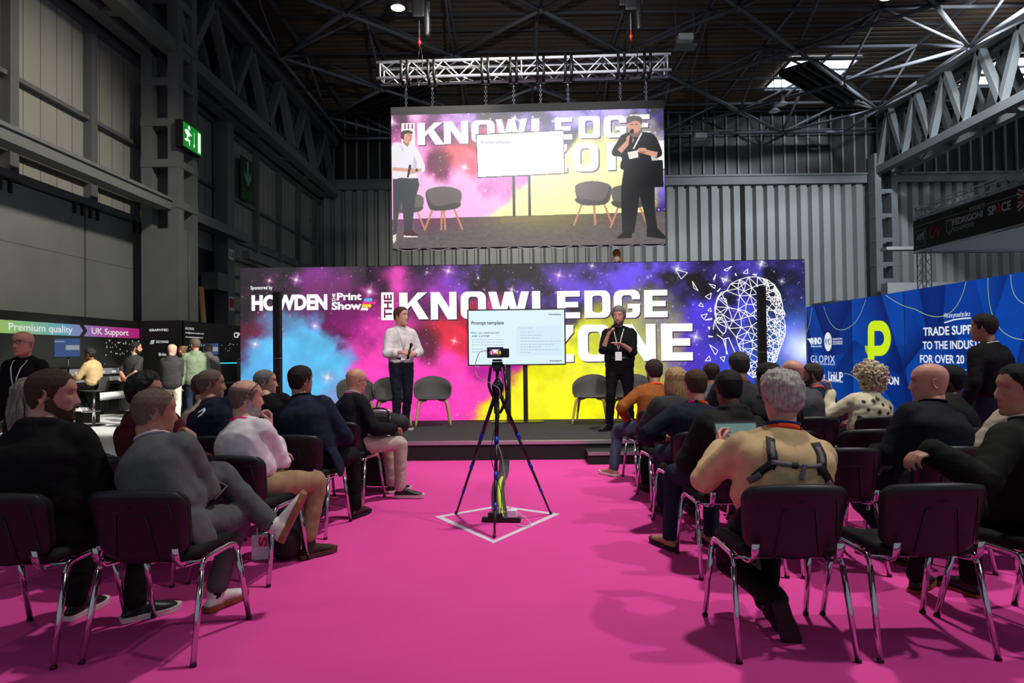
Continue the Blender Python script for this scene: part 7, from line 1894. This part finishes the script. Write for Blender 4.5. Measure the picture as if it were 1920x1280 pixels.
m_curl = sit('curly blond woman in a patterned cream blouse raising a hand', x, y, (1632, 676), 6, 5, hair=('curly', 'curlyblond'), skin='fair', head=(10, 0, 0), top='shirt', topm=m_print, trousm=c_black, fat=1.05, shoulder=.155, shoem=BLK_SH, armL=dict(w=(.19, .22, .97), pole=(.5, -.3, -1), f=(.1, .15, 1), n=(.9, .3, 0), hand='cup'), armR=dict(w=(.14, .34, .68)))
# -------- front row
x, y, _ = CH['RE1']
sit('man in a mustard shirt and jeans with tan trainers at the aisle', x, y, (1227, 672), 16, 6, hair=('short', 'dark'), skin='tan', beard='dark', head=(-8, 0, 0), top='shirt', topm=c_must, trousm=c_jean, fat=1.12, lanyard=OR_, shoe='sneaker', shoem=(s_tan, s_white), armL=dict(w=(.22, .18, .66), pole=(.9, -.4, -.2)), legL=dict(a=(.30, .36, .095), toe=(.3, 1, 0)))
x, y, _ = CH['RE2']
sit('man with a shaved head in a grey hooded top in the front row', x, y, (1333, 679), 4, 6, hair=('buzz', 'dark'), skin='tan', head=(0, 0, 0), top='hoodie', topm=c_lgr, trousm=c_black, fat=1.08, shoem=BLK_SH)
x, y, _ = CH['RE4']
sit('man in navy turning left with an orange lanyard round his collar', x, y, (1523, 679), 22, 10, hair=('short', 'darkgrey'), skin='tan', head=(40, 0, 0), top='shirt', topm=c_navy, trousm=c_djean, fat=1.15, lanyard=OR_, shoem=BLK_SH, beard='darkgrey')

def stand(label, px, crown, y, yaw, z0=0.0, **k):
    """A standing figure whose crown is at the photographed height, feet on z0."""
    p = PY(px, crown, y); sc = (p.z - z0) / (1.716 + HAIRH.get(k['hair'][0], .012)); k.setdefault('scale', sc)
    hx = k.get('xoff', 0)
    return person(label, (p.x + hx, y, z0), yaw, seat=False, **k)
# -------- the two presenters
m_pw = stand('presenter in a white shirt and navy trousers holding a microphone at his waist', 751, 575, 10.35, 205, SZ + .001, hair=('short', 'brown'), skin='fair', face=True, head=(35, 0, 0), top='shirt', topm=c_white, trousm=c_djean if False else cloth('navy_chino', (.085, .105, .15)), sleeve=.80, belt=True, lanyard=WHT, shoe='sneaker', shoem=(s_brown, s_white), fat=1.02, twist=0,
             armR=dict(w=(.05, .245, 1.09), pole=(.7, -.5, -.7), f=(-.92, .30, -.12), n=(-.1, -.9, -.3), hand='cup'), armL=dict(w=(.12, .235, 1.06), pole=(.7, -.5, -.7), f=(-.90, .30, .0), n=(-.1, -.9, -.2), hand='grip'), legL=dict(a=(.08, -.10, .088), toe=(.1, 1, 0)), legR=dict(a=(.10, .10, .088), toe=(.35, 1, 0)))
m_pb = stand('presenter in a black shirt and black trousers speaking into a microphone', 1160, 572, 10.0, 168, SZ + .001, hair=('swept', 'grey'), skin='pink', face=True, beard='greybrown', head=(-6, -4, 0), top='shirt', topm=cloth('black_shirt', (.045, .045, .05)), trousm=cloth('black_trousers', (.04, .04, .045)), sleeve=.56, belt=True, lanyard=WHT, shoe='shoe', shoem=BLK_SH, fat=1.24, belly=.03,
             armR=dict(w=(.13, .25, 1.34), pole=(.35, -.2, -1), f=(-.45, .10, .88), n=(-.6, -.5, -.1), hand='grip'), armL=dict(w=(.07, .33, 1.19), pole=(.45, -.4, -1), f=(-.80, .45, .25), n=(0, .1, -1), hand='open'), legR=dict(a=(.15, .06, .088), toe=(.6, 1, 0)), legL=dict(a=(.14, -.06, .088), toe=(.3, 1, 0)))
def microphone(label, a, b_):
    a, b_ = V(a), V(b_); t = thing('microphone', label, 'microphone', b_); d = (a - b_)
    b = BM(); rod(b, (0, 0, 0), d * .72, .012, 10, .017); obj('handle', b, M_black, t)
    b = BM(); ball(b, d * .86, .025, (1, 1, 1.15), 12, 8); rod(b, d * .70, d * .76, .021, 12); obj('grille', b, mat('mic_grille', (.16, .16, .17), .35, .6), t)
    return t
def wl(o, p): return Matrix.LocRotScale(o.location, o.rotation_euler, o.scale) @ V(p)
i_ = root_info[m_pw.name]; h_ = i_['arms']['R']['W']; c_ = V((-.04, .275, 1.09)); mic1 = microphone('black microphone held at the waist by the presenter in white', wl(m_pw, c_ + V((-.03, .03, .13))), wl(m_pw, c_ + V((.03, -.0, -.10))))
i_ = root_info[m_pb.name]; h_ = i_['arms']['R']['W']; mh = i_['MH'] @ V((0, .135, -.075)); g_ = h_ + V((-.035, .03, .085)); d_ = (mh - g_).normalized()
mic2 = microphone('black microphone held to his mouth by the presenter in black', wl(m_pb, mh), wl(m_pb, mh - d_ * .25))
# -------- standing visitors, left and right
stand('bald man with glasses in a black shirt and white lanyard standing at the left edge', 47, 622, 7.0, 182, hair=('bald', 'grey'), skin='pink', face=True, glasses='on', head=(-6, 0, 0), top='shirt', topm=c_black, trousm=c_black2, fat=1.14, lanyard=WHT, shoem=BLK_SH, hs=1.1)
m_walk = stand('man in a black shirt and dark jeans walking left past the blue wall', 1857, 586, 6.3, 22, hair=('short', 'dark'), skin='tan', head=(18, 0, 0), top='shirt', topm=c_black, trousm=c_djean, fat=1.14, lanyard=('thin', cloth('lanyard_white', (.86, .86, .86))), shoem=BLK_SH, lean=3, shoulder=.175, armL=dict(w=(.34, .06, .84), pole=(.2, -1, .1), f=(-.2, .1, -1), n=(.9, 0, 0)), legL=dict(a=(.10, .30, .09)), legR=dict(a=(.08, -.28, .12), toe=(.1, 1, -.3)))
sx_, sy_ = sp_.x, sp_.y
person('woman in a tan jacket sitting on the bar stool at the printing stand', (sx_ + .02, sy_ - .02, .30), 84, hair=('thick', 'black'), skin='brown', head=(6, -4, 0), top='coat', topm=c_tan, trousm=c_black, fat=.95, shoulder=.15, lod=1.3, shoem=(s_white, s_white), scale=.98, legL=dict(a=(.10, .28, .10)), legR=dict(a=(.10, .24, .10)), armR=dict(w=(.12, .42, .72)), armL=dict(w=(.10, .44, .70)))
stand('man in a black t shirt with hands held behind his back at the printing stand', 252, 640, 14.0, -20, hair=('short', 'black'), skin='tan', beard='black', head=(-38, 0, 0), top='tee', sleeve=.38, topm=c_char, trousm=c_djean, fat=1.1, shoem=BLK_SH, lod=1.3, armR=dict(w=(-.02, -.19, .98), pole=(1, -.2, 0), f=(-1, 0, -.2), n=(0, -1, 0)), armL=dict(w=(.0, -.21, .94), pole=(1, -.2, 0), f=(-1, 0, -.2), n=(0, -1, 0)))
stand('bald man in a dark grey hoodie and white trousers lit by the sun', 322, 645, 14.2, 8, hair=('bald', 'grey'), skin='fair', head=(-15, -8, 0), top='hoodie', topm=cloth('slate_hoodie', (.22, .21, .22)), trousm=cloth('white_trousers', (.88, .84, .76)), fat=1.12, shoem=BW_SH, lod=1.3, armL=dict(w=(.08, .30, 1.05)), armR=dict(w=(.08, .30, 1.05)))
stand('man with a pink face in navy turned left behind the green jacket', 345, 648, 15.0, 60, hair=('buzz', 'sandy'), skin='pink', beard='sandy', head=(8, -10, 0), top='coat', topm=c_navy, trousm=c_djean, shoem=BLK_SH, lod=1.3, lanyard=PINKB)
stand('man in a sage green hooded jacket looking left in the sunlight', 366, 634, 14.5, 36, hair=('short', 'greybrown'), skin='tan', head=(30, -4, 0), top='hoodie', topm=c_sage, trousm=c_djean, fat=1.12, shoem=BLK_SH, lod=1.3)
stand('man in a dark grey hooded coat bending over the printer', 386, 648, 15.3, 14, hair=('crop', 'dark'), skin='brown', head=(25, -14, 0), lean=24, top='hoodie', topm=c_mid, trousm=c_black, fat=1.12, shoem=BLK_SH, lod=1.3, scale=1.02)

# -------- things they carry
p = PY(1383, 818, 3.80); t = thing('tablet', 'tablet with a lit pale screen held up by the silver haired man', 'tablet', p, R(4))
b = BM(); Rx = Matrix.Rotation(R(-28), 3, 'X'); box(b, (0, 0, 0), (.25, .008, .17), rot=Rx, bevel=.002); obj('case', b, M_black, t)
b = BM(); box(b, Rx @ V((0, -.0045, 0)), (.23, .002, .15), rot=Rx); obj('screen', b, mat('tablet_screen', (.45, .62, .62), .4, emit=.5), t)
# the dark tablet on the grey suit's knee
p = PZ(383, 912, .70); t = thing('tablet', 'dark tablet case on the knee of the man in the grey suit', 'tablet', p, R(-20))
b = BM(); Rx = Matrix.Rotation(R(30), 3, 'X') @ Matrix.Rotation(R(28), 3, 'Y'); box(b, (0, 0, 0), (.20, .13, .012), rot=Rx, bevel=.003); obj('case', b, M_black, t)
b = BM(); box(b, Rx @ V((0, 0, .0065)), (.18, .11, .001), rot=Rx); obj('screen', b, mat('screen_off', (.03, .03, .035), .15), t)

# white mark on the navy jacket, parts worn close to the cloth
def on_surface(root, name_starts, d0, d1):
    """Nearest cloth point in the garment along a local ray."""
    for c in root.children:
        if c.name.split('.')[0] in name_starts:
            ok, loc, nrm, _ = c.ray_cast(d0, (V(d1) - V(d0)).normalized())
            if ok: return loc, nrm
    return V(d1), V((0, -1, 0))
bpy.context.view_layer.update()
N_ = root_info[m_logo.name]['N']; up_, bk_ = root_info[m_logo.name]['up'], root_info[m_logo.name]['bk']; rx_ = root_info[m_logo.name]['rx']
c0 = N_ - up_ * .085
loc, nrm = on_surface(m_logo, ('jacket',), c0 - bk_ * .5, c0)
ctr = loc - bk_ * .003
q = [(-.03, .016), (.03, .028), (.045, -.004), (.012, -.028), (-.028, -.036), (-.020, -.020), (.010, -.012), (.022, .002), (.016, .012), (-.026, .004)]
b = BM(); vs = []
for a, c in q:
    l2, _ = on_surface(m_logo, ('jacket',), c0 + rx_ * a + up_ * c - bk_ * .5, c0 + rx_ * a + up_ * c)
    vs.append(b.verts.new(l2 - bk_ * .004))
for i in range(5): b.faces.new((vs[i], vs[(i + 1)], vs[8 - i], vs[9 - i])) if i < 4 else None
obj('jacket_mark', b, M_white, m_logo)
# harness of the cream sweater man
inf = root_info[m_beige.name]; N_, up_, bk_, rx_ = inf['N'], inf['up'], inf['bk'], inf['rx']
def strap_over(pts2, w, m_, name, mi=0, push=.004):
    """Strap laid on the back of the sweater through (sideways, up) points."""
    P_ = [];  n = 6
    for (a0, z0_), (a1, z1_) in zip(pts2, pts2[1:]):
        for k in range(n):
            a = a0 + (a1 - a0) * k / n; z = z0_ + (z1_ - z0_) * k / n
            c = N_ + rx_ * a + up_ * z
            l2, _ = on_surface(m_beige, ('sweater',), c - bk_ * .6, c); P_.append(l2 - bk_ * push)
    b = BM(); ribbon(b, P_, -bk_, w, .006); return obj(name, b, m_, m_beige, False)
M_strap = mat('strap_black', (.05, .05, .055), .6, bump=.4, bscale=400); M_strg = mat('strap_grey', (.42, .40, .42), .6, bump=.4, bscale=400)
for s in (-1, 1):
    strap_over([(s * .105, -.055), (s * .118, -.11), (s * .112, -.16), (s * .125, -.20)], .045, M_strap, 'harness_strap')
    strap_over([(s * .108, -.075), (s * .116, -.12), (s * .114, -.15)], .020, M_strg, 'strap_panel', push=.008)
    strap_over([(s * .115, -.17), (s * .15, -.205), (s * .185, -.25)], .036, M_strap, 'harness_strap')
    strap_over([(s * .155, -.225), (s * .205, -.27)], .030, M_strg, 'adjuster_strap', push=.007)
strap_over([(-.12, -.165), (-.02, -.168), (.0, -.168)], .024, M_strg, 'chest_strap', push=.008)
strap_over([(.0, -.168), (.06, -.165), (.12, -.150)], .018, M_strg, 'chest_strap', push=.008)
strap_over([(-.03, -.168), (.0, -.168)], .030, M_strap, 'buckle', push=.010)
strap_over([(.026, -.155), (.02, -.20), (.016, -.235)], .020, M_strg, 'loose_strap', push=.010)
# print on the patterned blouse
inf = root_info[m_curl.name]; N_, up_, bk_, rx_ = inf['N'], inf['up'], inf['bk'], inf['rx']
M_pr1 = mat('blouse_print', (.10, .09, .06), .8)
b = BM(); M_pr2 = mat('blouse_olive', (.40, .36, .12), .8)
def dab(a, z, pts2, mi):
    vs = []
    for u, v in pts2:
        c = N_ + rx_ * (a + u) + up_ * (z + v); l2, nn = on_surface(m_curl, ('shirt',), c - bk_ * .6, c)
        if (l2 - c).length < 1e-6: return
        vs.append(l2 - bk_ * .0035)
    f = b.faces.new([b.verts.new(v) for v in vs]); f.material_index = mi
for k, (a, z) in enumerate(((-.14, -.10), (-.06, -.08), (.03, -.09), (.12, -.10), (-.10, -.17), (0, -.17), (.09, -.16), (.16, -.19), (-.15, -.25), (-.05, -.26), (.05, -.25), (.13, -.28), (-.10, -.33), (.0, -.34), (.10, -.36), (-.02, -.05))):
    if k % 2:
        r_ = .026
        dia = [(0, 1.3), (1, 0), (0, -1.3), (-1, 0)]; inn = [(0, .95), (.72, 0), (0, -.95), (-.72, 0)]
        for i in range(4): dab(a, z, [(dia[i][0] * r_, dia[i][1] * r_), (dia[(i + 1) % 4][0] * r_, dia[(i + 1) % 4][1] * r_), (inn[(i + 1) % 4][0] * r_, inn[(i + 1) % 4][1] * r_), (inn[i][0] * r_, inn[i][1] * r_)], 1)
    n = 12; r_ = .015
    dab(a, z, [(r_ * math.cos(2 * math.pi * i / n) , r_ * math.sin(2 * math.pi * i / n)) for i in range(n)], 0)
obj('printed_pattern', b, [M_pr1, M_pr2], m_curl)
